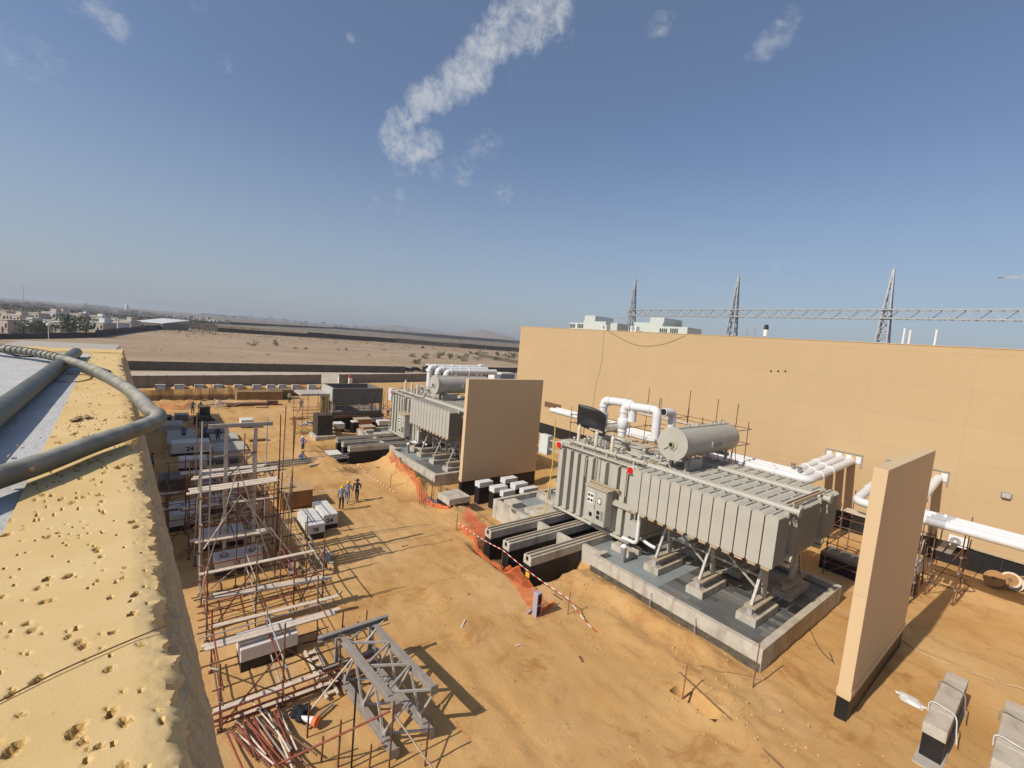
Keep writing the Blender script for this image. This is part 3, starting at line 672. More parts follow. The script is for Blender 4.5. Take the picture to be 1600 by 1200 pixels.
# distant line tower arm at the right edge
lo = tuple(PY(1585, 432, 150)); t = thing('power_line_arm', 'faint lattice crossarm of a distant pylon at the right edge', 'pylon', lo)
a, b_, c_ = PY(1560,434,150), PY(1640,428,150), PY(1640,436,150)
MB().bar(a, b_, .18, .18).bar(a, c_, .18, .18).bar(PY(1585,431,150), PY(1585,435,150), .12, .12).bar(PY(1600,430,150), PY(1585,435,150), .12, .12).bar(PY(1600,430,150), PY(1615,435.5,150), .12, .12).build('crossarm', m_gal2, t, lo)
p = PY(1640, 432, 150)
MB().bar((p.x-1.2,150,0), (p.x,150,p.z+6), .25, .25).bar((p.x+3,150,0), (p.x+1.2,150,p.z+6), .25, .25).build('mast', m_gal2, t, lo)
# ------------------------------------------------------------------ power transformers
m_tan = M('tan gasket board', (.42,.31,.19), .85, .15, 5)
m_paledisc = M('pale disc rim', (.6,.6,.52), .5, .05)
m_steelgrey_s = m_steelgrey
TX = thing('power_transformer', 'near grey power transformer, between the two fire walls, with a row of radiators on struts', 'transformer', (-16, 27, .75))
TL = (-16, 27, .75)
def tp(mb, name, mat, parent=None, **k): return mb.build(name, mat, parent or TX, TL, **k)
# tank with stiffeners
tank = tp(MB().box(-24.3,-16.9,24.55,29.6,1.62,6.3), 'tank', m_steelgrey, bev=.02)
tp(MB().box(-24.5,-16.7,24.3,29.85,6.303,6.42), 'tank_cover', m_steelgrey, bev=.015)
tp(MB().box(-24.4,-16.8,24.36,29.75,1.4,1.615), 'base_frame', m_steelgrey, bev=.01)
xs_ = [-23.75,-22.95,-22.2,-21.5,-20.8,-19.6,-18.6,-17.85,-17.2]
for x in xs_: tp(MB().box(x-.2,x+.2,24.16,24.548,1.63,6.12), 'stiffener', m_steelgrey, bev=.025)
for z in (2.4,3.3,4.25,5.15): tp(MB().box(-24.55,-24.302,24.5,29.3,z,z+.09), 'end_stiffener', m_steelgrey)
for k in range(3): tp(MB().box(-24.85+k*.12,-24.8+k*.12,24.25,24.33,1.7,2.6), 'ladder_rail', m_steelgrey)
p = catmull([(-24.6,24.22,1.5),(-22,24.18,1.48),(-19,24.18,1.46),(-16.9,24.18,1.45)], 4)
tp(MB().tube(p, .11, 10), 'skid_pipe', m_steelgrey, smooth=50)
for x in (-23.6,-21.6,-19.6,-17.4): tp(MB().tube([(x-.04,24.18,1.47),(x+.04,24.18,1.47)], .15, 12), 'pipe_flange', m_steelgrey, smooth=40)
# top pipe with flanges
a, b_ = Vector((-22.95,24.62,6.73)), Vector((-16.5,24.62,6.78))
tp(MB().tube([a, b_], .125, 12), 'oil_pipe', m_steelgrey, smooth=50)
for t_ in (0,.33,.62,.97):
    q = a.lerp(b_, t_); d = (b_-a).normalized(); tp(MB().tube([q-d*.05, q+d*.05], .2, 14), 'pipe_flange', m_steelgrey, smooth=40)
for t_ in (.15,.5,.85):
    q = a.lerp(b_, t_); tp(MB().box(q.x-.06,q.x+.06,q.y-.1,q.y+.1,6.42,q.z-.1), 'pipe_stand', m_steelgrey)
# red discs on the tank wall
for px, py, yy in ((874,695,24.05),(985,735,24.0)):
    q = PY(px, py, yy); d = tp(MB().tube([(q.x,24.56,q.z),(q.x,yy,q.z)], .27, 20), 'valve_flange', m_paledisc, smooth=40)
    tp(MB().tube([(q.x,yy-.002,q.z),(q.x,yy-.06,q.z)], .215, 20), 'blanking_disc', m_red, d, smooth=40)
# control cabinet
cab = tp(MB().box(-20.15,-18.42,23.38,24.1,2.02,4.45), 'control_cabinet', m_steelgrey, bev=.015)
tp(MB().box(-20.28,-18.28,23.24,24.12,4.452,4.56), 'cabinet_roof', m_dirt, cab, bev=.02)
for x0, x1_ in ((-20.12,-19.3),(-19.27,-18.45)):
    dr = tp(MB().box(x0,x1_,23.335,23.378,2.08,4.4), 'cabinet_door', m_steelgrey, cab, bev=.008)
def flat(x0,x1_,z0,z1_,mat,name,y=23.33,t=.02): return tp(MB().box(x0,x1_,y-t,y-.002,z0,z1_), name, mat, cab)
flat(-19.98,-19.48,3.35,4.05,m_whiteplast,'gauge_panel')
for x, z in ((-19.87,3.88),(-19.62,3.88),(-19.87,3.55),(-19.62,3.55)): tp(MB().tube([(x,23.326,z),(x,23.3,z)], .1, 14), 'gauge', m_darkglass, cab, smooth=40)
flat(-19.1,-18.8,3.5,3.9,m_darkglass,'window'); flat(-19.06,-18.84,3.55,3.86,m_whiteplast,'label_plate',23.31,.01)
flat(-19.75,-19.5,2.45,2.72,m_darkglass,'vent'); flat(-19.1,-18.85,2.45,2.7,m_darkglass,'vent'); flat(-19.1,-18.85,2.78,3.02,m_darkglass,'vent'); flat(-18.78,-18.55,2.45,3.08,m_galvd,'vent')
tp(MB().tube([(-19.34,23.31,3.1),(-19.34,23.31,3.3)], .02, 8), 'handle', m_galvd, cab)
for x in (-20.0,-18.6): tp(MB().box(x-.05,x+.05,24.1,24.55,2.1,2.2), 'cabinet_bracket', m_steelgrey)
# cable trunking and conduits on the tank face
for x, z0, z1_ in ((-21.1,4.6,6.1),(-20.5,4.5,6.3),(-20.2,4.6,6.3),(-18.3,4.5,6.3),(-17.5,4.3,6.0)):
    tp(MB().tube(fillet([(x,24.2,z0),(x,24.08,z0+.1),(x,24.08,z1_-.1),(x,24.4,z1_)], .1), .035, 6), 'conduit', m_steelgrey, smooth=60)
tp(MB().box(-20.3,-17.9,23.85,24.0,4.62,4.7).box(-20.25,-20.15,23.9,24.15,4.5,4.62).box(-18.0,-17.9,23.9,24.15,4.5,4.62), 'cable_tray', m_tan)
tp(MB().box(-18.4,-17.0,24.0,24.12,3.55,3.95), 'cable_trunk', m_steelgrey, bev=.01)
# end control box on the left
bx = tp(MB().box(-27.15,-26.15,24.95,25.5,4.85,6.42), 'marshalling_box', M('pale grey cabinet', (.6,.62,.6), .45, .04, 2), bev=.02)
tp(MB().box(-26.14,-24.5,25.2,25.45,5.3,5.4).box(-26.14,-24.5,25.2,25.45,6.0,6.1), 'box_bracket', m_steelgrey)
# cover: manholes, turrets, bushings, valves, pipe mess
tp(MB().box(-24.3,-23.3,24.6,25.6,6.43,6.62), 'manhole_cover', m_steelgrey, bev=.03)
for x in (-22.6,-20.9,-19.2): tp(MB().tube([(x,27.5,6.42),(x,27.5,7.0),(x,27.5,7.0),(x,27.5,7.12)], [.62,.62,.72,.72], 20), 'turret', m_steelgrey, smooth=40)
for x, z0, z1_ in ((-23.35,6.55,7.85),(-21.6,6.55,7.8),(-20.1,6.55,7.75)):
    pts_, rs = [], []
    y = 25.5
    for k in range(13):
        pts_.append((x,y,z0+(z1_-z0)*k/12)); rs.append(.11 if k % 2 else .155)
    rs[0] = .2; rs[-1] = .08
    bu = tp(MB().tube(pts_, rs, 12), 'bushing', m_cream, smooth=50)
    tp(MB().tube([(x,y,z1_),(x,y,z1_+.1)], .09, 10), 'bushing_cap', m_galv, bu, smooth=40)
r2 = random.Random(5)
for k in range(64):
    x = r2.uniform(-23,-15.9) if k < 34 else r2.uniform(-19,-15.6); y = r2.uniform(25.2,29.4); z = 6.5+.1*r2.random()
    if k % 3 == 0: pth = [(x,y,6.42),(x,y,z+.35),(x+r2.uniform(-.9,.9),y,z+.35)]
    elif k % 3 == 1: pth = [(x,y,z+.1),(x+r2.uniform(.5,1.6),y,z+.1),(x+1.5,y+r2.uniform(-.8,.8),z+.1)]
    else: pth = [(x,y,z),(x,y+r2.uniform(.5,1.8),z),(x+.2,y+1.2,z+.3)]
    tp(MB().tube(fillet(pth, .12), r2.uniform(.03,.07), 7), 'cover_pipe', m_steelgrey if k % 4 else m_galv, smooth=60)
for k in range(16):
    x = r2.uniform(-23.5,-16.8); y = r2.uniform(24.6,27.5)
    v = tp(MB().tube([(x,y,6.42),(x,y,6.75)], .07, 8).tube([(x,y,6.75),(x,y,6.8)], .16, 10), 'valve', m_steelgrey, smooth=40)
    tp(MB().tube([(x-.1,y,6.95),(x+.1,y,6.95)], .1, 8), 'valve_wheel', m_galv, v)
for k in range(7):   # loose control cables
    x = -17.6+.17*k; tp(MB().tube(catmull([(x-.9,24.9+.1*k,6.5),(x-.3,25.1,6.75+.05*(k%3)),(x+.4,25.0+.12*k,6.55),(x+1.0,25.6,6.9)], 5), .028, 6), 'control_cable', m_tan, smooth=70)
for k in range(28):
    x = -24.3+7.5*k/27; tp(MB().tube([(x,24.42,6.42),(x,24.42,6.5)], .045, 6), 'bolt', m_steelgrey)
# walkway beam behind the bushings
tp(MB().bar((-23.3,26.6,7.55),(-19.2,26.6,7.5),.18,.12), 'service_beam', m_dirt)
# conservator, axis across the transformer
cx, cz, cr = -15.1, 8.42, .95
prof = [(25.0,0.02),(25.0,.86),(25.03,.93),(25.1,.95)]
pts_, rs = [], []
for y, r_ in [(25.02,.9),(25.06,.95),(25.1,.95),(31.5,.95),(31.65,.92),(31.82,.75),(31.9,.4)]: pts_.append((cx,y,cz)); rs.append(r_)
con = tp(MB().tube(pts_, rs, 40), 'conservator', m_steelgrey, smooth=35)
fl = tp(MB().tube([(cx,24.92,cz),(cx,25.05,cz)], 1.02, 40), 'end_flange', m_steelgrey, con, smooth=40)
tp(MB().tube([(cx,24.86,cz-.05),(cx,24.918,cz-.05)], .34, 20), 'hatch', m_steelgrey, con, smooth=40)
tp(MB().tube([(cx,24.76,cz-.05),(cx,24.858,cz-.05)], .19, 20), 'level_gauge', M('olive gauge rim', (.3,.33,.15), .5, .1), con, smooth=40)
tp(MB().tube([(cx,24.75,cz-.05),(cx,24.758,cz-.05)], .12, 16), 'gauge_glass', m_darkglass, con)
tp(MB().bar((cx-.55,24.88,cz-.45),(cx-.1,24.82,cz-.1),.06,.03), 'gauge_arm', m_steelgrey, con)
tp(MB().box(cx-.18,cx+.18,25.15,31.4,cz+.94,cz+.99), 'top_rail', m_steelgrey, con)
for y in (26.5,27.6,29.3,30.4,31): tp(MB().tube([(cx,y,cz+.97),(cx,y,cz+1.18)], .07, 8), 'vent_plug', m_steelgrey, con)
tp(MB().box(cx+.88,cx+.97,27.9,28.05,cz-.25,cz+.1), 'name_plate', m_whiteplast, con)
tp(MB().box(cx+.9,cx+.965,28.3,29.2,cz-.25,cz+.02), 'rating_plate', m_galvd, con)
for y in (26.1,30.6):
    for s_ in (-.62,.62): tp(MB().bar((cx+s_,y,6.42 if s_ < 0 else 6.9),(cx+s_,y,cz-.66),.14,.2), 'conservator_leg', m_steelgrey)
    tp(MB().box(cx-.8,cx+.8,y-.12,y+.12,cz-1.12,cz-.9), 'saddle', m_steelgrey, con)
tp(MB().box(cx+.5,cx+.62,25.7,27.6,cz-1.75,cz-1.0), 'support_plate', m_steelgrey)
# radiators: four banks of thirteen
RX0, RW, NR = -16.2, .637, 13
RZ0, RZ1 = 4.18, 6.75
def rad_mesh(y0, y1):
    mb = MB(); w_ = RW-.055; n = 17; th = .02
    for k in range(n):
        y = y0+(y1-y0-th)*k/(n-1)
        pr = [(.0,.07),(.05,0),(w_-.05,0),(w_,.07),(w_,RZ1-RZ0-.1),(w_-.1,RZ1-RZ0),(.1,RZ1-RZ0),(0,RZ1-RZ0-.1)]
        i0 = len(mb.v); m_ = len(pr)
        mb.v += [(p_[0],y,p_[1]) for p_ in pr]+[(p_[0],y+th,p_[1]) for p_ in pr]
        mb.f.append([i0+i for i in range(m_)]); mb.f.append([i0+m_+i for i in range(m_)][::-1]); mb.m += [0,0]
        for i in range(m_): mb.f.append([i0+(i+1)%m_, i0+i, i0+m_+i, i0+m_+(i+1)%m_]); mb.m.append(0)
    mb.tube([(w_/2,y0+.02,RZ1-RZ0-.13),(w_/2,y1-.02,RZ1-RZ0-.13)], .085, 8)
    mb.tube([(w_/2,y0+.02,.14),(w_/2,y1-.02,.14)], .085, 8)
    return mb
banks = [(22.85,24.2),(25.3,26.75),(26.9,28.35),(29.6,31.15)]
for bi, (y0, y1_) in enumerate(banks):
    r0 = None
    for k in range(NR):
        x = RX0+RW*k
        if r0 is None:
            r0 = rad_mesh(y0, y1_).build('radiator', m_steelgrey, TX); r0.location = (x-TL[0], -TL[1], RZ0-TL[2])
            MB().tube([(RW/2-.06,y0+.1,RZ1-RZ0+.035),(RW/2-.06,y1_-.05,RZ1-RZ0+.035)], .03, 6).build('lifting_rod', m_steelgrey, r0)
            if bi == 0: MB().box(.1,RW-.16,y0-.03,y0+.5,-.12,-.01).build('spacer_pad', m_tan, r0)
        else: dup(r0, (x-TL[0], -TL[1], RZ0-TL[2]), parent=TX)
XA, XB = RX0-.1, RX0+RW*NR
for yy in (24.75, 29.0):
    for z in (RZ1-.05, RZ0+.1):
        tp(MB().tube([(XA-.5,yy,z),(XB+.12,yy,z)], .17, 12), 'header_pipe', m_steelgrey, smooth=50)
    tp(MB().tube([(XB+.12,yy,RZ1-.05),(XB+.2,yy,RZ1-.05)], .25, 14), 'header_flange', m_steelgrey, smooth=40)
    for k in range(NR):
        x = RX0+RW*k+RW/2-.03
        tp(MB().tube([(x,yy-.56,RZ1-.1),(x,yy+.56,RZ1-.1)], .075, 8), 'branch_pipe', m_steelgrey, smooth=60)
    tp(MB().box(XA-.3,XB+.05,yy-.16,yy+.16,RZ0-.32,RZ0-.13), 'support_beam', m_steelgrey)
tp(MB().tube([(XB-.25,24.9,RZ1+.28),(XB-.25,29.2,RZ1+.28)], .07, 8), 'cross_pipe', m_tan, smooth=50)
tp(MB().tube([(XB-.5,24.9,RZ1+.2),(XB-.5,29.2,RZ1+.2)], .045, 8), 'cross_pipe', m_rust, smooth=50)
for x, yy in ((XB-.1,23.9),(XB-.1,25.6),(XB-.1,28.2),(XB-.1,29.9)):
    tp(MB().tube([(x,yy,RZ1-.2),(x,yy,RZ1+.1)], .12, 10), 'valve', m_steelgrey, smooth=40)
for yy, z in ((24.35,6.2),(24.72,6.0),(29.1,6.1)): tp(MB().box(XB+.0,XB+.02,yy,yy+.2,z,z+.25), 'tag_plate', m_whiteplast)
# A-frames on steel stools
for x in (-14.55,-11.75,-8.95):
    for yy, s_ in ((24.75,1),(29.0,-1)):
        tp(MB().bar((x,yy-.08,RZ0-.33),(x,yy-1.05*s_,1.62),.13,.13), 'strut', m_galv); tp(MB().bar((x,yy+.05,RZ0-.33),(x,yy+.35*s_,1.62),.2,.24), 'strut', m_galv)
        tp(MB().bar((x,yy-.72*s_,2.35),(x,yy+.24*s_,2.35),.06,.08), 'strut_tie', m_galv)
        y0, y1_ = sorted((yy-1.25*s_, yy+1.2*s_))
        tp(MB().box(x-.28,x+.28,y0,y1_,1.56,1.61), 'stool_plate', m_dirt); tp(MB().box(x-.12,x+.12,y0+.06,y1_-.06,1.2,1.558), 'stool_web', m_galv); tp(MB().box(x-.24,x+.24,y0+.03,y1_-.03,1.16,1.198), 'stool_plate', m_galv)
for yy in (24.75,29.0):
    for x in (-14.55,-11.75): tp(MB().bar((x,yy,RZ0-.36),(x+2.8,yy-.35,2.2),.09,.09), 'brace', m_galv); tp(MB().bar((x,yy+.1,2.75),(x+2.8,yy+.1,2.75),.1,.1), 'brace', m_galv); tp(MB().bar((x+2.8,yy+.08,RZ0-.36),(x+.2,yy+.3,1.8),.06,.06), 'brace', m_galvd)
# drain pipes under the tank end
tp(MB().tube(fillet([(-16.2,24.3,4.2),(-16.2,24.0,4.1),(-16.2,24.0,1.75),(-17.3,24.0,1.7)], .3), .12, 12), 'drain_pipe', m_white, smooth=60)
tp(MB().tube(fillet([(-16.6,24.6,1.95),(-15.6,24.6,1.75),(-15.2,24.6,1.75)], .2), .11, 10), 'drain_pipe', m_white, smooth=60)
tp(MB().box(-16.95,-16.35,24.0,24.5,2.0,3.0), 'pump_box', m_steelgrey, bev=.02)

# ------------------------------------------------------------------ containment pad of one unit
m_padblue = M('blue grey floor paint', (.20,.27,.30), .55, .18, .9, bump=.15, bscale=9, dust=.3, stain=.35, staincol=(.12,.14,.15))
def tilemat():
    m = bpy.data.materials.new('dark floor boards'); N, L = nt(m); b = N['Principled BSDF']; b.inputs['Roughness'].default_value = .55
    tc = N.new('ShaderNodeTexCoord'); br = N.new('ShaderNodeTexBrick'); br.inputs['Scale'].default_value = 1; br.inputs['Brick Width'].default_value = 2.6; br.inputs['Row Height'].default_value = .42; br.inputs['Mortar Size'].default_value = .012; br.offset = .37
    br.inputs['Color1'].default_value = (.055,.06,.064,1); br.inputs['Color2'].default_value = (.22,.22,.205,1); br.inputs['Mortar'].default_value = (.03,.03,.03,1)
    L.new(tc.outputs['Object'], br.inputs['Vector']); n = N.new('ShaderNodeTexNoise'); n.inputs['Scale'].default_value = 1.3; n.inputs['Detail'].default_value = 8; L.new(tc.outputs['Object'], n.inputs['Vector'])
    mx = N.new('ShaderNodeMix'); mx.data_type = 'RGBA'; mr = N.new('ShaderNodeMapRange'); mr.inputs[1].default_value = .45; mr.inputs[2].default_value = .8; mr.inputs[3].default_value = 0; mr.inputs[4].default_value = .5; L.new(n.outputs['Fac'], mr.inputs[0]); L.new(mr.outputs[0], mx.inputs['Factor'])
    L.new(br.outputs['Color'], mx.inputs['A']); mx.inputs['B'].default_value = (.2,.17,.13,1); L.new(mx.outputs['Result'], b.inputs['Base Color']); return m
m_tile = tilemat()
m_padwall = M('weathered pad concrete', (.49,.45,.375), .92, .2, 1.3, bump=.6, bscale=18, dust=.3, stain=.75, staincol=(.24,.205,.15))
PD = thing('containment_pad', 'near bunded concrete pad under the transformer, with blue and dark floor', 'concrete pad', (-16, 26, 0)); PL = (-16, 26, 0)
def pp(mb, name, mat, parent=None, **k): return mb.build(name, mat, parent or PD, PL, **k)
def bwall(x0,x1,y0,y1,z0=-.55,z1=1.1): return pp(MB().box(x0,x1,y0,y1,z0,z1), 'bund_wall', m_padwall, bev=.02)
bwall(-17.55,-7.32,21.35,21.7); bwall(-7.67,-7.32,21.703,31.95); bwall(-17.55,-7.673,31.6,31.95); bwall(-18.95,-17.553,21.85,22.2); bwall(-17.55,-17.2,21.703,22.6)
pp(MB().box(-17.52,-7.35,21.32,21.348,-.6,.42), 'damp_course', M('tar splashed footing', (.1,.085,.06), .95, .5, 3, bump=.8, bscale=14))
pp(MB().box(-18.95,-13.4,22.203,31.6,.1,.74), 'painted_floor', m_padblue)
pp(MB().box(-13.4,-7.673,21.703,31.6,.1,.752), 'boarded_floor', m_tile)
pp(MB().box(-18.95,-17.553,22.203,22.6,.742,.76), 'sump_grate', m_bitumen)
pp(MB().box(-17.2,-16.6,21.703,22.1,.742,.76), 'sump_grate', m_bitumen)
# equipment plinths
for x in (-14.55,-11.75,-8.95):
    for y0 in (23.35,27.65): pp(MB().box(x-.55,x+.45,y0,y0+2.7,.745,1.15), 'plinth', m_padwall, bev=.02)
pp(MB().box(-17.9,-16.3,23.7,24.1,.742,1.15).box(-17.9,-16.3,24.5,24.9,.742,1.15).box(-17.9,-17.5,24.1,24.5,.742,1.15), 'anchor_plinth', m_padwall, bev=.015)
pp(MB().tube([(-16.35,22.95,.74),(-16.35,22.95,1.7)], .17, 14), 'sump_pipe', m_galvd, smooth=40)
pp(MB().tube([(-16.35,22.95,1.7),(-16.35,22.95,1.78),(-16.35,22.95,1.88)], [.2,.2,.09], 14), 'pipe_cap', m_whiteplast, smooth=40)
# rail beams
m_railc = M('pale dusty rail', (.43,.39,.32), .7, .15, 3, dust=.5)
for x in (-23.22,-21.22,-19.12):
    be = pp(MB().box(x-.34,x+.34,17.45,29.5,.7,1.22), 'rail_beam', m_padwall, bev=.015)
    pp(MB().box(x-.32,x+.32,17.47,29.5,-1.2,.7), 'beam_footing', m_bitumen, be)
    for s_ in (-.17,.17):
        pp(MB().box(x+s_-.06,x+s_+.06,17.5,29.4,1.222,1.26).box(x+s_-.025,x+s_+.025,17.5,29.4,1.26,1.3).box(x+s_-.045,x+s_+.045,17.5,29.4,1.3,1.33), 'rail', m_railc, be)
    pp(MB().box(x-.1,x+.1,17.43,17.46,.95,1.2), 'beam_slot', m_bitumen, be)
for x0, x1 in ((-22.875,-21.565),(-20.875,-19.465)):
    bwall(x0,x1,21.55,21.85,.35,1.12); pp(MB().box(x0,x1,21.57,21.83,-1.2,.35), 'wall_footing', m_bitumen); pp(MB().box(x0,x1,21.85,29.4,-.6,.45), 'pit_floor', m_bitumen)
# left basin
bwall(-28.1,-23.69,21.4,21.72,-.5,1.1); bwall(-28.1,-27.78,21.723,31.4,-.5,1.1); bwall(-27.777,-23.69,31.08,31.4,-.5,1.1)
pp(MB().box(-27.78,-23.69,21.72,31.08,.0,.7), 'painted_floor', m_padblue)
pp(MB().box(-27.5,-26.4,22.0,23.1,.702,1.12), 'anchor_plinth', m_padwall, bev=.02)
pp(MB().box(-25.6,-23.69,22.6,25.0,.702,1.05), 'anchor_plinth', m_padwall, bev=.02)
pp(MB().box(-27.6,-23.8,25.6,26.4,.702,1.15), 'anchor_plinth', m_padwall, bev=.02)
mb = MB()
for i in range(24):
    a = i*.9; mb.v  # stray wire coil on the wall
pts_ = [(-25.6+.16*cos(i*.7)+.012*i, 21.35-.05*sin(i*.7)*.6, 1.05+.14*sin(i*.7)) for i in range(30)]
pp(MB().tube(pts_, .012, 5), 'wire_coil', m_black)
# copper conductors out of the wall face
for x in (-13.1,-10.5): pp(MB().tube(catmull([(x,21.33,.85),(x+.1,21.1,.5),(x+.25,20.9,.18)], 5), .02, 6), 'earth_lead', m_galvd, smooth=60)
# ---- second unit
DX, DY = -28.0, -1.35
dup(TX, (TL[0]+DX, TL[1]+DY, TL[2]), label='far grey power transformer, beyond the middle fire wall, with white pipes behind it')
dup(PD, (PL[0]+DX, PL[1]+DY, 0), label='far bunded concrete pad, half hidden behind the middle fire wall')

# ------------------------------------------------------------------ white ducts
def duct(name, pts_, r, label, group=None, fil=.5, collars=(), mat=None, caps=True):
    o = Vector(pts_[0]); t = thing(name, label, 'pipe', tuple(o), group); mat = mat or m_white
    MB().tube(fillet(pts_, fil, 7), r, 18).build('pipe_body', mat, t, tuple(o), smooth=60)
    for (c, d) in collars:
        c = Vector(c); d = Vector(d).normalized(); MB().tube([c-d*.07, c+d*.07], r*1.18, 18).build('collar', mat, t, tuple(o), smooth=40)
    return t
names1 = ['innermost white duct to the wall, left group by the near transformer','middle white duct to the wall, left group by the near transformer','outermost white duct to the wall, nearest the radiators']
for k in range(3):
    yy = 38.6-.85*k; xx = -12.9+.75*k; z = 5.62
    duct('bus_duct', [(-31+k,yy,z),(xx,yy,z),(xx,HY-.02,z+.45)], .3, names1[k], 'white ducts behind the near transformer', .55, [((-25,yy,z),(1,0,0)),((-14.6+.5*k,yy,z),(1,0,0)),((xx,yy+2.2,z+.12),(0,1,.05)),((xx,yy+4.4,z+.25),(0,1,.05))])
    if k < 2: 
        q = (xx-.1,yy,z+.3); tag(MB().tube([(q[0],q[1],q[2]),(q[0]-.05,q[1],q[2]+.32)], .15, 10).tube([(q[0]-.05,q[1],q[2]+.32),(q[0]-.05,q[1],q[2]+.36)], .2, 10).build('valve', m_galvd, loc=q, smooth=40), ('grey monitor' if k else 'rear grey monitor')+' valve standing on the elbow of a white duct', 'valve')
names2 = ['rearmost of the white ducts passing behind the near fire wall','middle white duct passing behind the near fire wall','front white duct passing behind the near fire wall']
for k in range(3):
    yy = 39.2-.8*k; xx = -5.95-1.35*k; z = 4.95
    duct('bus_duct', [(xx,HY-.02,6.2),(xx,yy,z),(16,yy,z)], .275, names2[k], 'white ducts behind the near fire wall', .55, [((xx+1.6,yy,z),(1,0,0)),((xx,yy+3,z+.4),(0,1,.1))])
    tag(MB().tube([(-5.0+.25*(2-k)*.4,yy,z),(-4.1+.25*(2-k)*.4,yy,z)], .287, 18).build('wrap', M('grey wrap film', (.40,.39,.40), .6, .1, 4), loc=(-4.5,yy,z), smooth=40), ['grey film wrapped round the rear white duct','grey film wrapped round the middle white duct','grey film wrapped round the front white duct'][k], 'film')  # short grey sleeve, slightly wider than the duct
# duct group into the wall left of fire wall
for k in range(2):
    yy = 39.2-.9*k
    duct('bus_duct', [(-40,yy,5.7),(-30.5+.8*k,yy,5.7),(-27.5+.8*k,yy-6.0,6.4)], .32, ['rear white duct end seen past the middle fire wall','front white duct end seen past the middle fire wall'][k], 'white ducts past the middle fire wall', .6, [((-32,yy,5.7),(1,0,0))])
# vertical bushing ducts with elbows on the transformers
def up_duct(x, y, z0, z1, ex, label, ez=-1.4, group=None):
    t = duct('bushing_duct', [(x,y,z0),(x,y,z1),(x+ex,y+.15,z1+.12),(x+ex+.02,y+.2,z1+ez)], .3, label, group, .38, [((x,y,z0+.75),(0,0,1)),((x,y,z1-.45),(0,0,1)),((x+.55,y,z1),(1,0,.05)),((x+ex-.5,y+.12,z1+.1),(1,0,.05))]); o = tuple(t.location)
    MB().tube([(x,y,z0+.9),(x,y,z0+1.0),(x,y,z0+1.6),(x,y,z0+1.75)], [.3,.42,.42,.3], 18).build('bulb', m_white, t, o, smooth=50)
    MB().tube([(x,y,z0-.05),(x,y,z0+.14)], .46, 18).build('base_flange', m_white, t, o, smooth=40)
    return t
up_duct(-22.9,27.5,7.1,9.85,2.6,'white elbowed duct rising behind the black rubber sheet', -1.2)
up_duct(-20.9,27.5,7.1,9.75,2.7,'white elbowed duct with a bulb, in front on the near transformer', -1.9)
q = PY(1040, 645, 30.5)
t = duct('bushing_duct', [(q.x,31.5,q.z-1.5),(q.x,31.5,q.z),(q.x-.1,30.4,q.z+.05)], .3, 'short white duct with an open dark mouth, left of the conservator', None, .35); o = tuple(t.location)
MB().tube([(q.x-.1,30.395,q.z+.05),(q.x-.1,30.36,q.z+.05)], .25, 16).build('open_mouth', m_black, t, o)
# second unit: three elbows running back
for k in range(3):
    x = -49.6+1.75*k; yy = 26.4+.15*k; z1 = 9.75-.1*k
    t = duct('bushing_duct', [(x,yy,7.0),(x,yy,z1),(x+.2,yy+7,z1+.1)], .33, ['left white elbowed duct above the far transformer','middle white elbowed duct above the far transformer','right white elbowed duct above the far transformer'][k], 'white ducts on the far transformer', .45, [((x,yy,z1-.5),(0,0,1)),((x+.02,yy+.6,z1),(0,1,0)),((x+.1,yy+3,z1+.04),(0,1,0))])
# black rubber sheet
a = PY(912, 633, 26.9); b_ = PY(948, 672, 26.9); 
def sheet(i, j):
    u, v = i/14, j/8
    x = a.x+(b_.x-a.x+.25)*u; z = a.z+.1-1.75*v*(.93+.12*sin(u*3))-.32*u
    return (x, 26.3+.5*sin(u*2.9)+.1*noise.noise(Vector((u*3, v*3, 1))), z+.04*sin(u*5))
sh = MB().grid(15, 9, sheet).build('rubber_sheet', m_black, loc=(a.x,26.9,b_.z), smooth=60); tag(sh, 'black rubber sheet hung over the duct on the near transformer', 'sheet')
md = sh.modifiers.new('thick', 'SOLIDIFY'); md.thickness = .03
m2 = bpy.data.objects  # hose down the tank end
p0 = PY(866, 690, 24.2); hp_ = [PY(868,655,24.2), PY(864,720,24.1), PY(856,770,23.6), PY(850,800,22.8), PY(838,805,22.3), PY(822,806,22.0)]
tag(MB().tube(catmull(hp_, 6), .045, 7).build('hose', M('yellow hose', (.55,.46,.12), .5, .1, 3), loc=tuple(hp_[0]), smooth=60), 'yellow hose hanging down the left end of the near transformer', 'hose')

# thin guard rail with posts along the transformer cover
for o_, dx, dy in ((TX, 0, 0),):
    for k in range(6): tp(MB().tube([(-24.1+1.3*k,29.5,6.42),(-24.1+1.3*k,29.5,7.35)], .022, 6), 'rail_post', m_galv)
    for z in (6.9,7.35): tp(MB().tube([(-24.1,29.5,z),(-17.6,29.5,z)], .02, 6), 'guard_rail', m_galv)
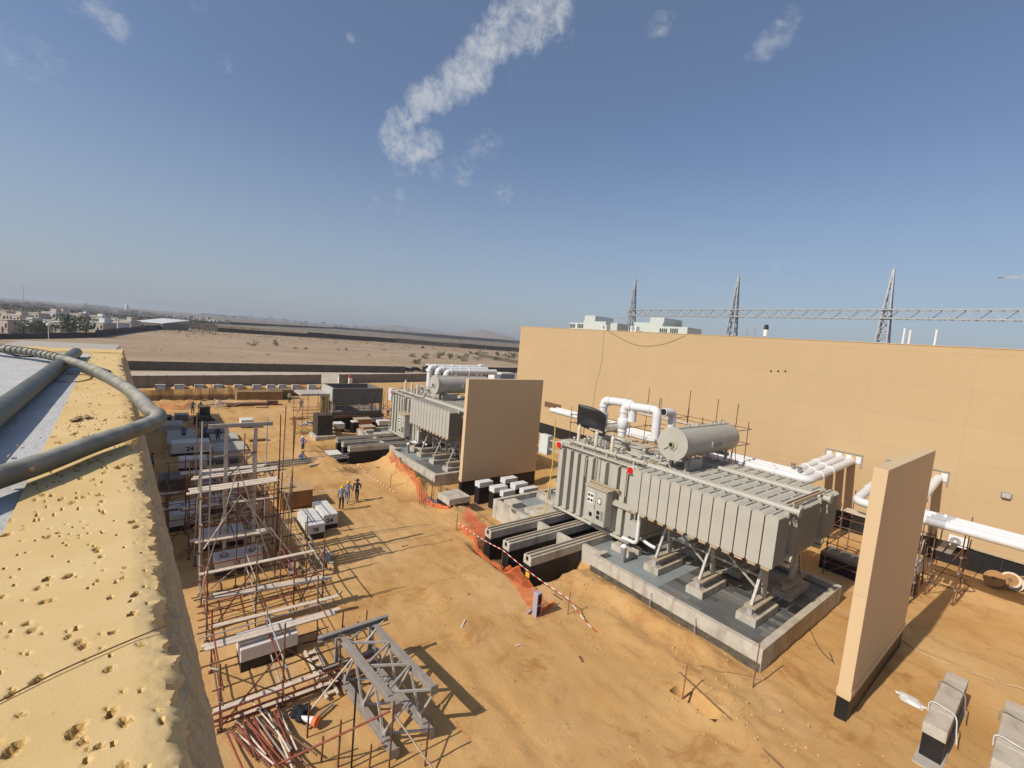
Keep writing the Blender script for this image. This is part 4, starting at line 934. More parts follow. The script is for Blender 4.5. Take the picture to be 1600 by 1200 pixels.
# ------------------------------------------------------------------ concrete foundations in the yard
def foundation(label, x, y0, y1, d, h, split=.55, z0=-.35, txt=None, group=None, name='foundation_block', top=None, segs=1, gap=0.0):
    """block with its front face at x (towards us), reaching back by d"""
    t = thing(name, label, 'foundation', (x-d/2, (y0+y1)/2, 0), group); o = tuple(t.location)
    hs = h*split
    for k in range(segs):
        a = x-d+(d*k/segs); b_ = x-d+d*(k+1)/segs-(gap if k < segs-1 else 0)
        MB().box(a, b_, y0, y1, hs, h).build('cap', top or m_blockpaint, t, o, bev=.025)
    MB().box(x-d+.02, x-.02, y0+.02, y1-.02, z0, hs).build('base', m_bitumen, t, o, bev=.01)
    if txt: text_part('painted_number', txt, (h-hs)*.62, m_black, t, (x-(x-d/2)+.012, -len(txt)*(h-hs)*.2, hs+(h-hs)*.2), (0,1,0), (0,0,1))
    return t
foundation('white topped black block framed by the nearest scaffold', -19.0, 2.65, 4.75, 1.2, 1.0, .45)
foundation('white topped block carrying the steel portal frame', -27.1, 2.5, 4.75, 1.15, 1.0, .5, txt='5')
foundation('tapered white block low in the scaffold, behind the portal frame', -30.6, 2.2, 4.3, 1.3, 1.0, .4)
foundation('shaded white block marked 2 under the wall', -47.4, 1.6, 3.6, 1.3, 1.2, .35, txt='2')
foundation('shaded grey block marked 24', -53.2, 1.2, 4.3, 1.6, 1.3, .2, txt='24')
foundation('long white three piece block marked 78', -29.5, 7.72, 8.78, 2.9, 1.0, .38, txt='78', segs=3, gap=.025)
foundation('white block marked 24 beside the three piece block', -30.6, 8.98, 9.95, 2.8, 1.05, .32, txt='24')
foundation('small sunlit white block alone on the sand, far behind the portal frame', -64.8, 8.5, 9.9, 1.8, 1.0, .35)
foundation('dark topped stacked block by the foot of the wall', -34.5, .7, 2.2, 2.6, 1.1, .3, segs=2, gap=.04)
foundation('shaded white block behind the steel portal', -36.5, 3.0, 4.6, 1.5, 1.0, .4, txt='1')
foundation('shaded pale block farther behind the steel portal', -42.0, 2.4, 4.4, 1.4, 1.1, .3)
# flat slabs lying in the shade
for k, (x0, x1, y0, y1, h) in enumerate(((-56.5,-52.8,4.6,7.6,.35),(-60.8,-57.5,4.8,7.4,.4),(-59.5,-56.0,.9,3.4,.7),(-63.5,-60.0,1.0,3.6,.45),(-67.5,-64.5,.2,2.6,.8))):
    tag(MB().box(x0,x1,y0,y1,-.1,h).build('concrete_slab', m_concrete, loc=((x0+x1)/2,(y0+y1)/2,0), bev=.03), ['low grey slab right of the 24 block','low grey slab behind the first slab','thick slab left of the workers in the shade','flat slab beyond the thick slab','tallest slab nearest the parked loader'][k], 'slab', 'grey slabs in the shade')
# cluster of white topped plinths in front of the middle fire wall
cl = [((745,755),(755,757),(775,753),(768,749)),((776,749),(784,752),(805,751),(796,745)),((765,762),(775,767),(796,763),(784,759)),((797,757),(807,762),(826,759),(815,755))]
labs = ['white topped plinth standing leftmost by the middle fire wall','white topped plinth rearmost by the middle fire wall','white topped plinth with an inner recess, front of the cluster','white topped plinth right of the recessed one']
cpos = [(-31.0,22.0),(-30.9,24.7),(-29.4,22.4),(-29.3,24.6)]
for k, (x, y) in enumerate(cpos):
    foundation(labs[k], x, y, y+1.45, .75, 1.42, .68, -.5, name='equipment_plinth', group='white topped plinths by the middle fire wall')
foundation('low white plinth against the bunded basin', -28.9, 23.0, 24.3, .5, 1.15, .6, -.5, name='equipment_plinth', group='white topped plinths by the middle fire wall')
foundation('low white plinth half behind the basin wall', -28.5, 24.9, 26.6, .6, 1.2, .6, -.5, name='equipment_plinth', group='white topped plinths by the middle fire wall')
t = foundation('broad stained concrete cap on a black base, in front of the middle fire wall', -29.62, 18.2, 20.2, 1.95, 1.0, .5, -.6, top=m_padwall)
# black plinths seen under the far right scaffold
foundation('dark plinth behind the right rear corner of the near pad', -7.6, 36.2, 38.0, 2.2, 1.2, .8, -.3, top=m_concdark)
foundation('grey capped dark post right behind the near fire wall', -4.9, 37.5, 38.3, .8, 2.4, .6, -.3, top=m_concrete)
# pair of cable blocks bottom right
def cable_block(label, x0, x1, y0, y1, h):
    t = thing('cable_trough_block', label, 'foundation', ((x0+x1)/2,(y0+y1)/2,0), 'ribbed blocks at the right edge'); o = tuple(t.location)
    n = 4
    for k in range(n):
        a = y0+(y1-y0)*k/n; b_ = y0+(y1-y0)*(k+1)/n-.02
        MB().box(x0,x1,a,b_,h*.68,h+(.02 if k % 2 else 0)).build('cap', m_padwall, t, o, bev=.02)
    MB().box(x0+.03,x1-.03,y0+.03,y1-.05,-.4,h*.68-.003).build('base', m_bitumen, t, o)
    MB().box(x0-.05,x1+.05,y0-.6,y1+.1,-.1,.03).build('footing', m_concrete, t, o, bev=.01)
    for yy in (y0+(y1-y0)*.3, y0+(y1-y0)*.72):
        MB().tube(catmull([(x0-.06,yy,h*.75),(x0-.03,yy+.05,h+.06),((x0+x1)/2,yy,h+.09),(x1+.04,yy-.1,h+.02),(x1+.14,yy-.25,h*.6),(x1+.2,yy-.3,h*.35)], 5), .022, 6).build('hose_loop', m_white if yy < (y0+y1)/2 else m_galvd, t, o, smooth=60)
    return t
cable_block('nearer ribbed concrete block with hose loops, bottom right', -2.08, -1.42, 22.2, 26.9, 1.32)
cable_block('second ribbed concrete block cut by the right edge', -.33, .45, 22.2, 26.8, 1.32)

# ------------------------------------------------------------------ scaffolds
def plank(parent, o, a, b_, w_=.23, th=.045, mat=None):
    return MB().bar(a, b_, w_, th).build('plank', mat or m_plank, parent, o)
def scaffold(label, x0, x1, ys_, heights, levels, seed, rails=(), diag=True, nx=2, mats=None, name='scaffold'):
    r_ = random.Random(seed); t = thing(name, label, 'scaffold', ((x0+x1)/2, (ys_[0]+ys_[-1])/2, 0)); o = tuple(t.location)
    M_ = mats or [m_rust, m_rust, m_rustred, m_brownsteel, m_galv]
    xs = [x0+(x1-x0)*i/(nx-1) for i in range(nx)]
    for i, x in enumerate(xs):
        for j, y in enumerate(ys_):
            h = heights[(i*len(ys_)+j) % len(heights)]
            jx, jy = r_.uniform(-.05,.05), r_.uniform(-.05,.05)
            MB().tube([(x,y,-.05),(x+jx,y+jy,h)], .032, 7).build('standard', r_.choice(M_), t, o, smooth=60)
            MB().box(x-.09,x+.09,y-.09,y+.09,-.02,.012).build('base_plate', m_rust, t, o)
            for z in levels:
                if z < h: MB().box(x-.055,x+.055,y-.055,y+.055,z-.06,z+.05).build('coupler', m_galvd, t, o)
    for z in levels:
        for x in xs:
            e = r_.uniform(.1,.5); MB().tube([(x+.05,ys_[0]-e,z+r_.uniform(-.05,.05)),(x+.05,ys_[-1]+r_.uniform(.1,.6),z+r_.uniform(-.05,.05))], .028, 6).build('ledger', r_.choice(M_), t, o, smooth=60)
        for y in ys_: MB().tube([(x0-.2,y+.05,z+.06),(x1+.25,y+.05,z+.06)], .028, 6).build('transom', r_.choice(M_), t, o, smooth=60)
    if diag:
        for k in range(len(ys_)-1):
            z0, z1_ = (.15, max(heights)*.72) if k % 2 == 0 else (max(heights)*.72, .15)
            MB().tube([(x1+.09,ys_[k],z0),(x1+.09,ys_[k+1],z1_)], .028, 6).build('brace', r_.choice([m_plank,m_rust,m_rust]), t, o, smooth=60)
        MB().tube([(x0,ys_[0]-.07,.2),(x1,ys_[0]-.07,max(heights)*.7)], .028, 6).build('brace', r_.choice(M_), t, o, smooth=60)
    return t, o
r_0 = random.Random(19)
# nearest bay
t, o = scaffold('nearest rusty scaffold bay, round the white topped block', -19.7, -16.55, [1.75,3.68,5.72], [2.6,2.2,2.9,2.4,3.2,2.1], [.35,1.0,1.55], 3)
plank(t, o, (-19.55,1.4,1.3), (-19.5,6.6,1.2)); plank(t, o, (-19.3,1.5,1.3), (-19.25,6.3,1.22))
plank(t, o, (-17.0,1.6,.42), (-16.9,6.2,.4), .2); plank(t, o, (-16.75,2.2,.08), (-16.6,6.0,.06), .2)
for k in range(3): MB().tube([(-16.5+.1*k,1.2,.25+.3*k),(-16.3,7.2,.2+.3*k)], .028, 6).build('ledger', m_rustred, t, o, smooth=60)
# second bay
t, o = scaffold('second scaffold bay with two long pale planks', -24.8, -21.8, [1.75,3.6,5.2,6.5], [3.9,3.4,4.3,3.6,3.2,4.2,3.0,3.8], [.5,1.3,2.0], 8)
for a, b_ in (((-21.85,1.6,1.92),(-21.8,6.9,1.5)),((-22.05,1.9,1.92),(-22.0,6.6,1.52)),((-21.2,1.9,.98),(-21.0,7.0,.9)),((-23.9,1.6,2.06),(-23.8,6.6,2.08))): plank(t, o, a, b_, .24)
for k in range(4): MB().tube([(-22.5-.4*k,1.5,.3+.1*k),(-22.6-.4*k,6.8,.35+.12*k)], .03, 6).build('ledger', m_rustred if k % 2 else m_rust, t, o, smooth=60)
# tall bay round the portal
t, o = scaffold('tall scaffold round the steel portal frame, with plank decks', -29.2, -25.9, [1.75,3.3,5.15,5.9], [8.6,6.2,8.3,8.4,8.8,5.6,6.6,8.9], [.7,2.2,3.6,5.0], 21, mats=[m_rust, m_galv, m_brownsteel, m_rust])
for a, b_, w_ in (((-26.3,1.2,5.16),(-26.2,5.3,5.34),.26),((-26.6,1.35,5.16),(-26.5,5.25,5.34),.26),((-26.9,1.3,5.17),(-26.8,5.3,5.34),.26),((-28.6,1.5,5.16),(-28.5,5.6,5.3),.24),((-28.95,1.6,5.16),(-28.85,5.7,5.3),.24),((-27.2,1.4,2.35),(-27.1,5.0,2.3),.28),((-26.9,1.6,2.35),(-26.8,4.9,2.28),.28)): plank(t, o, a, b_, w_)
for s_ in (1.72, 2.12): MB().bar((-26.0,s_,1.0), (-26.05,s_+.02,7.6), .06, .06).build('ladder_stile', m_galv, t, o)
for k in range(16): MB().tube([(-26.02,1.72,1.3+.4*k),(-26.02,2.13,1.3+.4*k)], .02, 6).build('ladder_rung', m_galv, t, o)
for a, b_ in (((-25.8,1.9,2.4),(-25.8,3.4,4.9)),((-25.8,3.4,5.0),(-25.8,5.0,2.4)),((-25.8,2.2,.2),(-25.8,4.6,2.1)),((-25.75,5.4,4.9),(-25.4,6.6,1.0)),((-25.6,4.8,3.0),(-25.3,6.6,.2))): MB().tube([a,b_], .03, 6).build('brace', m_plank, t, o, smooth=60)
t, o = scaffold('rusty scaffold bay just behind the tall portal scaffold', -33.6, -30.2, [1.5,3.0,4.6,5.8], [5.2,4.6,6.4,4.0,5.8,5.0,6.8,4.4], [.6,1.7,2.9,4.1], 91, mats=[m_rust, m_rustred, m_brownsteel, m_rust])
for a, b_ in (((-30.3,1.2,2.98),(-30.2,6.0,2.95)),((-33.4,1.2,4.18),(-33.3,5.9,4.2)),((-33.1,1.2,4.18),(-33.0,5.7,4.2))): plank(t, o, a, b_, .25)
for k in range(9):
    a = (-30.1-.3*k, r_0.uniform(1.2,3), r_0.uniform(.1,2.5)); MB().tube([a, (a[0]+r_0.uniform(-.5,.5), a[1]+r_0.uniform(2,4), a[2]+r_0.uniform(-.4,2))], .028, 6).build('loose_tube', r_0.choice([m_rust,m_rustred,m_plank]), t, o, smooth=60)
# shaded bays against the wall foot farther back
t, o = scaffold('dark scaffold bay in the shade behind the portal scaffold', -38.5, -32.5, [.6,2.4,4.4], [2.6,3.2,2.2,2.8,3.4,2.0,3.0,2.6,2.2], [.6,1.5,2.2], 31, nx=3)
plank(t, o, (-32.6,.2,2.3), (-32.5,4.6,2.25)); plank(t, o, (-35.4,.2,2.3), (-35.4,4.8,2.25))
t, o = scaffold('farthest dark scaffold bay in the shade near block 2', -46.3, -41.0, [.8,2.6,4.8,6.6], [2.4,2.0,2.6,1.8,2.2,2.8,2.0,2.4], [.5,1.3], 37)
for k in range(5): MB().tube([(-40.9,.5,.3+.28*k),(-40.7,7.0,.25+.3*k)], .03, 6).build('ledger', m_rustred if k % 2 else m_rust, t, o, smooth=60)
# scaffolds by the hall
mats_h = [m_rust, m_brownsteel, m_rust]
t, o = scaffold('brown scaffold behind the near transformer, against the tan hall', -24.0, -16.0, [32.6,34.8,37.0], [9.2,10.6,9.6,10.2,8.8,10.8,9.8,9.0,10.4,9.4,10.5,9.0], [2,4,5.6,7.2,8.4], 41, nx=4, mats=mats_h)
for a, b_ in (((-23.6,33,8.5),(-16.4,33,8.45)),((-23.6,33.4,8.5),(-16.4,33.4,8.45)),((-21,34.4,7.3),(-16.2,34.4,7.28))): plank(t, o, a, b_, .4, .05)
t, o = scaffold('small brown scaffold at the left end of the near transformer', -31.0, -26.5, [32.5,34.5], [7.8,7.2,8.0,7.5], [2.2,4.2,6.2,7.0], 43, mats=mats_h)
plank(t, o, (-30.8,33,7.1), (-26.6,33,7.1), .5)
t, o = scaffold('brown scaffold behind the near pad, left of the near fire wall', -9.2, -5.0, [35.2,37.4,39.8], [4.6,4.9,5.2,4.4,5.0,4.8], [.9,2.2,3.5], 47, mats=mats_h)
plank(t, o, (-9.3,38,4.0), (-5.1,38,3.9), .5); plank(t, o, (-9.3,38.6,4.0), (-5.1,38.6,3.9), .3)
t, o = scaffold('brown scaffold with metal deck right of the near fire wall', -4.6, -3.3, [38.6,41.0], [4.2,3.9,4.4,5.1], [.9,2.0,3.0], 53, mats=mats_h)
for x in (-4.3,-3.9): plank(t, o, (x,38.5,3.06), (x,41.2,3.06), .3, .05, m_galvd)
# ------------------------------------------------------------------ steel portal on its block
t = thing('steel_portal', 'grey steel portal frame of two columns and a long beam inside the tall scaffold', 'steel frame', (-27.6,3.6,1)); o = tuple(t.location)
def ibeam(mb, a, b_, w_=.2, h=.24, tf=.03, up=(0,0,1)):
    a, b_ = Vector(a), Vector(b_); d = (b_-a).normalized(); u = Vector(up)
    if abs(d.dot(u)) > .95: u = Vector((1,0,0))
    s_ = d.cross(u).normalized(); u = s_.cross(d).normalized()
    mb.bar(a+u*(h/2-tf/2), b_+u*(h/2-tf/2), w_, tf, u); mb.bar(a-u*(h/2-tf/2), b_-u*(h/2-tf/2), w_, tf, u); mb.bar(a, b_, .018, h-2*tf-.002, u)
    return mb
for y in (2.95, 4.32):
    ibeam(MB(), (-27.6,y,1.0), (-27.6,y,8.08), .16, .2).build('column', m_galv, t, o); MB().box(-27.85,-27.35,y-.2,y+.2,1.0,1.03).build('base_plate', m_galvd, t, o)
ibeam(MB(), (-27.6,2.15,8.2), (-27.6,5.15,8.22), .16, .2).build('top_beam', m_galv, t, o)
for a, b_ in (((-27.5,2.4,6.58),(-27.5,4.4,6.68)),((-27.5,3.0,5.4),(-27.5,4.3,6.7)),((-27.5,2.95,2.4),(-27.5,4.3,4.2)),((-27.5,4.32,2.4),(-27.5,2.95,4.2)),((-27.5,2.95,4.5),(-27.5,4.32,4.5))): MB().bar(a, b_, .07, .07).build('brace', m_galvd, t, o)
for a, b_ in (((-28.9,5.9,-.05),(-28.8,6.05,9.0)),((-27.2,5.95,-.05),(-27.0,6.2,8.6))):
    tag(MB().tube([a, b_], .03, 8).build('steel_pole', m_brownsteel, loc=a, smooth=60), ['tall thin brown pole rising right of the portal, left one','tall thin brown pole rising right of the portal, right one'][0 if a[0] < -28 else 1], 'pole')
# ------------------------------------------------------------------ box truss lying on the sand
t = thing('box_truss', 'grey steel box truss lying on the sand near the bottom of the picture', 'steel truss', (-14.6,6.6,.2)); o = tuple(t.location)
A0, A1 = (-17.0,5.72), (-12.35,6.2); B0, B1 = (-16.95,7.05), (-12.38,7.55)
zb, zt = .2, 1.82
def lerp2(s0, s1, f): return (s0[0]+(s1[0]-s0[0])*f, s0[1]+(s1[1]-s0[1])*f)
for (s0, s1) in ((A0,A1),(B0,B1)):
    for z in (zb, zt):
        ibeam(MB(), (s0[0],s0[1],z), (s1[0],s1[1],z), .2, .26).build('chord', m_galvd, t, o)
        MB().box(s1[0],s1[0]+.02,s1[1]-.14,s1[1]+.14,z-.17,z+.17).build('end_plate', m_galvd, t, o)
    MB().bar((s0[0],s0[1],zb+.13), (s0[0],s0[1],zt-.13), .16, .16).build('post', m_galvd, t, o)
n = 3
for k in range(n):
    f0, f1 = k/n, (k+1)/n; fm = (f0+f1)/2
    for (s0, s1) in ((A0,A1),(B0,B1)):
        p, q, m_ = lerp2(s0,s1,f0), lerp2(s0,s1,f1), lerp2(s0,s1,fm)
        MB().bar((*p,zt-.1), (*m_,zb+.1), .07, .07).build('web_angle', m_galv, t, o); MB().bar((*m_,zb+.1), (*q,zt-.1), .07, .07).build('web_angle', m_galv, t, o)
        MB().box(m_[0]-.16,m_[0]+.16,m_[1]-.012,m_[1]+.012,zb+.1,zb+.32).build('gusset', m_galv, t, o)
    for z in (zb+.12, zt+.02):
        pa, pb, pm = lerp2(A0,A1,fm), lerp2(B0,B1,f1), lerp2(B0,B1,f0)
        MB().bar((*pm,z), (*pa,z), .07, .07).build('web_angle', m_galv, t, o); MB().bar((*pa,z+.005), (*pb,z+.005), .07, .07).build('web_angle', m_galv, t, o)
for z, y0, y1 in ((1.98,4.9,7.65),(.62,5.1,7.3)): 
    ibeam(MB(), (-16.75,y0,z), (-16.65,y1,z+.06), .18, .2).build('cross_beam', m_galvd, t, o)
# ------------------------------------------------------------------ rails, poles and tubes lying about
r_ = random.Random(77)
for k in range(26):      # loose tubes stacked under the wall, bottom left
    f = r_.random(); c_ = Vector((-15.2+r_.gauss(0,.35), 2.25+1.35*f+r_.gauss(0,.1), .08+.28*r_.random()*(1-abs(f-.5))))
    L_ = r_.uniform(1.6,3.0); an = r_.gauss(.22,.12); d = Vector((cos(an), sin(an), r_.uniform(-.05,.12)))
    tag(MB().tube([c_-d*L_/2, c_+d*L_/2], .03, 7).build('scaffold_tube', r_.choice([m_rust,m_rustred,m_plank,m_galvd,m_brownsteel,m_rustred]), loc=c_, smooth=60), 'loose scaffold tube in the jumbled pile at the bottom left', 'tube', 'loose tubes in the pile at the bottom left')
pk = [((345,1102),(372,1150),'grey short frame standing over the tube pile')]
# upright stakes around the truss
for k, (px, py, h, lab) in enumerate(((534,990,1.1,'stake standing nearest the second scaffold'),(557,1000,.9,'stake between the scaffold and the truss'),(571,985,1.0,'stake behind the truss cross beam'),(549,1196,3.0,'dark knobbly stake left of the truss'),(608,1198,2.3,'rusty stake at the near end of the truss'),(664,1196,1.5,'thin stake right of the truss end'),(528,1196,1.6,'short stake below the truss'),(577,1198,.8,'stub of a stake at the bottom edge'),(480,1150,1.3,'stake by the orange cone'),(502,1190,.9,'stake over the tube pile'))):
    g = G(px, py); tag(MB().tube([(g.x,g.y,-.1),(g.x+.03,g.y+.02,h)], .032, 7).build('steel_stake', m_rust if k != 3 else m_black, loc=g, smooth=60), lab, 'stake')
def lying(name, a, b_, r, mat, label, cat, z0=.05, z1=.05):
    a, b_ = G(*a, z0), G(*b_, z1); return tag(MB().tube([a, b_], r, 8).build(name, mat, loc=a, smooth=60), label, cat)
lying('rust_tube', (430,1196), (618,1107), .035, m_rustred, 'long red tube leaning onto the truss end', 'tube', .3, 1.9)
lying('bamboo_pole', (482,1113), (604,963), .035, m_plank, 'pale pole leaning from the sand over the truss', 'pole', .05, 2.1)
lying('bamboo_pole', (611,1109), (676,1200), .03, m_plank, 'pale pole sloping down from the truss to the sand', 'pole', 1.95, .1)
for k in range(3): lying('long_pipe', (340,731+4.5*k), (548,709+2.6*k), .1, m_galvd, ['rear of three long grey pipes lying across the yard','middle of three long grey pipes lying across the yard','front of three long grey pipes lying across the yard'][k], 'pipe', .12, .12)
lying('short_channel', (483,729), (506,724), .12, m_galvd, 'short dark steel piece lying in front of the long pipes', 'steel')
lying('timber_rail', (494,770), (545,763), .06, m_plank, 'long timber batten lying behind the three walking men', 'timber')
lying('rust_rod', (462,1008), (560,985), .03, m_rust, 'thin rod lying by the first scaffold', 'rod')
lying('black_bar', (478,1136), (520,1100), .05, m_galvd, 'grey bar lying beside the dark bundle', 'bar')
# wooden pallet ladder on the sand
t0 = G(508,1080); t = thing('timber_ladder', 'weathered timber ladder lying between the scaffold and the truss', 'ladder', tuple(t0)); o = tuple(t0)
a, b_ = G(484,1015,.1), G(520,1088,.1); d = (b_-a).normalized(); s_ = Vector((-d.y,d.x,0))*.2
for q in (1,-1): MB().bar(a+s_*q, b_+s_*q, .08, .1).build('stile', m_plank, t, o)
for k in range(7): c_ = a.lerp(b_, .08+.14*k); MB().bar(c_-s_, c_+s_, .14, .03).build('rung', m_plank, t, o)
# planks and blocks heap behind the second scaffold
for k in range(14):
    c_ = Vector((-26.2+r_.uniform(-.9,1.6), 6.6+r_.uniform(-.8,1.6), .08+.25*r_.random())); an = r_.gauss(.1,.35); L_ = r_.uniform(.8,2.2); d = Vector((cos(an),sin(an),r_.uniform(-.06,.08)))
    tag(MB().bar(c_-d*L_/2, c_+d*L_/2, r_.uniform(.1,.3), .05).build('board_offcut', r_.choice([m_plank,m_timber,m_ply,m_galvd]), loc=c_), 'loose board in the heap right of the second scaffold', 'board', 'loose boards heaped right of the scaffold')
for k in range(3):
    a = Vector((-25.9+.12*k,7.3+.35*k,.0)); tag(MB().bar(a, a+Vector((-1.4,-1.0,1.7)), .09, .05).build('leaning_plank', m_plank if k else m_galvd, loc=a), ['first plank leaning on the second scaffold','middle plank leaning on the second scaffold','last plank leaning on the second scaffold'][k], 'plank')
# brown plywood crate
t = thing('plywood_crate', 'brown plywood crate with a dusty flat lid, behind the white numbered blocks', 'crate', (-36.2,8.4,0)); o = tuple(t.location)
MB().box(-37.4,-35.15,7.3,9.45,.1,1.35).build('body', m_ply, t, o, bev=.01)
MB().box(-37.5,-35.05,7.2,9.55,1.352,1.42).build('lid', M('dusty plywood lid', (.48,.31,.14), .9, .12, 2, dust=.3), t, o)
for y in (7.35,8.3,9.3): MB().box(-35.148,-35.08,y,y+.1,.1,1.33).build('batten', m_ply, t, o)
for y in (7.5,9.1): MB().box(-37.4,-35.2,y,y+.15,-.02,.1).build('runner', m_ply, t, o)
# cone lying down and a dark bundle
g = G(478,1135); t = thing('traffic_cone', 'orange and white cone lying on its side near the tube pile', 'cone', tuple(g)); o = tuple(g)
a = g+Vector((.18,.3,.17)); d = Vector((-.75,-.62,.0)).normalized()
MB().tube([a, a+d*.25, a+d*.65], [.15,.115,.05], 16).build('cone_body', m_whiteplast, t, o, smooth=50); MB().tube([a-d*.03, a+d*.14], [.19,.14], 16).build('cone_foot', m_orangenet, t, o, smooth=50)
g = G(467,1122); mb = MB()
for k in range(9): mb.blob((g.x+r_.uniform(-.3,.3),g.y+r_.uniform(-.3,.3),.1+.06*r_.random()), .16, 2, .4, 1.6, (1.1,1,.7))
tag(mb.build('tool_bag', M('dark navy cloth', (.02,.018,.028), .9, .4, 5), loc=g, smooth=60), 'dark crumpled tool bag beside the orange cone', 'bag')
g = G(455,1118); tag(MB().tube([(g.x+.14*cos(a_*.35),g.y+.14*sin(a_*.35),.05+.003*a_) for a_ in range(36)], .016, 6).build('cable_coil', m_black, loc=g, smooth=60), 'black cable coil beside the tool bag', 'cable')
# ------------------------------------------------------------------ barrier tape, net and posts
def netmat():
    m = bpy.data.materials.new('orange barrier net'); N, L = nt(m); b = N['Principled BSDF']; b.inputs['Base Color'].default_value = (.74,.16,.045,1); b.inputs['Roughness'].default_value = .7
    return m
def net(name, pts_, h0, h1, label, sag=.1, seed=1, mat=None, lean=(0,0)):
    P = catmull(pts_, 14); n = len(P); rr_ = random.Random(seed); o = P[0]
    mb = MB(); rows = 13
    def fn(i, j):
        p = P[i]; v = j/(rows-1); u = i/(n-1); h = h0+(h1-h0)*u
        nz_ = noise.noise(Vector((i*.22, v*1.5, seed)))
        return (p.x+lean[0]*v+.14*nz_, p.y+lean[1]*v+.16*noise.noise(Vector((i*.2+4, v*2, seed))), hgt(p.x,p.y)+.02+h*v*(1-sag*sin(u*PI*3)**2)*(.9+.2*nz_))
    g = [[fn(i,j) for i in range(n)] for j in range(rows)]
    for j in range(rows): mb.tube(g[j], .012, 4)
    for i in range(0, n, 1): mb.tube([g[j][i] for j in range(rows)], .012, 4)
    return tag(mb.build(name, mat or m_orangenet, loc=o), label, 'safety net')
net('safety_net', [G(722,812), G(742,828), G(765,850)], .95, .8, 'reddish safety net by the first rail beam', .1, 2, M('red safety net', (.62,.08,.04), .7, .1, 4), (.1,.35))
net('safety_net', [G(778,880), G(792,900), G(812,930), G(832,958)], .5, .42, 'orange safety net slumped beside the block post', .3, 3, None, (.25,.75))
net('safety_net', [G(716,826), G(745,850), G(783,886)], .6, .55, 'thin orange net hung on the near tape left of the slumped net', .15, 13, None, (.05,.1))
net('safety_net', [G(838,962), G(850,955), G(862,944)], .45, .2, 'short orange net end behind the block post', .1, 4, None, (.1,.1))
net('safety_net', [G(604,730), G(640,758), G(660,785)], .8, .7, 'faded orange net behind the three walking men', .25, 5, None, (.2,.3))
net('safety_net', [G(655,780), G(672,792), G(700,800)], .5, .3, 'bunched orange net near the broad concrete cap', .2, 6, None, (.1,.2))
net('safety_net', [G(250,640), G(285,640), G(300,630)], .9, .7, 'distant orange net at the trench end', .2, 7)
net('safety_net', [G(402,612), G(440,612), G(478,606)], 1.0, .8, 'distant rust coloured net along the far trench', .2, 9, M('red safety net', (.62,.08,.04), .7, .1, 4))
def tape(pts_, label):
    P = [Vector(p) for p in pts_]; t = thing('barrier_tape', label, 'barrier tape', tuple(P[0])); o = tuple(P[0])
    L_ = sum((P[i+1]-P[i]).length for i in range(len(P)-1)); k = 0
    for i in range(len(P)-1):
        n = max(2, int((P[i+1]-P[i]).length/.26))
        for j in range(n):
            a, b_ = P[i].lerp(P[i+1], j/n), P[i].lerp(P[i+1], (j+1)/n)
            s0 = -.12*sin(PI*j/n); s1 = -.12*sin(PI*(j+1)/n)
            MB().bar(a+Vector((0,0,s0)), b_+Vector((0,0,s1)), .01, .05).build('white_band' if k % 2 else 'red_band', m_whiteplast if k % 2 else m_redplast, t, o); k += 1
    return t
p1_, p2_, p3_ = G(713,828), G(783,888), G(887,960)
up = Vector((0,0,1.12))
tape([p1_+up*.55, p2_+up*1.05, p3_+up*.75, G(930,990)+up*.12], 'red and white tape strung along the near excavation')
tape([G(556,738)+up*.8, G(618,772)+up*.1], 'red and white tape slanting to the ground behind the three men')
for p, h, lab in ((p1_,1.3,'thin post at the left end of the near tape'),(p2_,1.35,'thin post in the middle of the near tape'),(p3_,1.25,'thin post at the right end of the near tape'),(G(664,795),1.7,'thin dark post beside the rebar pit'),(G(1066,1092),1.5,'thin dark stake standing left of the small hole'),(G(610,760),1.2,'white and red post behind the three men'),(G(1176,1075),2.4,'bent dark rod at the near corner of the pad')):
    tag(MB().tube([(p.x,p.y,-.1),(p.x+.03,p.y,h)], .025, 6).build('barrier_post', m_brownsteel, loc=p, smooth=60), lab, 'post')
q = p2_.lerp(p3_, .42)+up*.75
tag(MB().box(q.x-.16,q.x+.16,q.y-.01,q.y+.01,q.z-.3,q.z-.02).build('warning_card', m_yellow, loc=q), 'yellow card hanging from the near barrier tape', 'sign')
# lavender hollow block post
m_lav = M('lavender block', (.40,.32,.36), .9, .08, 4, bump=.2)
g = G(838,963); t = thing('block_post', 'lavender hollow block standing on end by the orange net', 'block', tuple(g)); o = tuple(g)
MB().prism([(g.x-.2,g.y-.16),(g.x+.14,g.y-.16),(g.x+.14,g.y+.16),(g.x-.2,g.y+.16)], 0, 1.3).build('block', m_lav, t, o, bev=.015)
MB().box(g.x+.142,g.x+.15,g.y-.11,g.y+.11,.1,.6).box(g.x+.142,g.x+.15,g.y-.11,g.y+.11,.7,1.22).build('hollow', M('block hollow', (.03,.02,.02), .95), t, o)
MB().bar((g.x-.22,g.y-.18,.35), (g.x-.45,g.y-.28,.0), .2, .1).build('foot', m_lav, t, o)
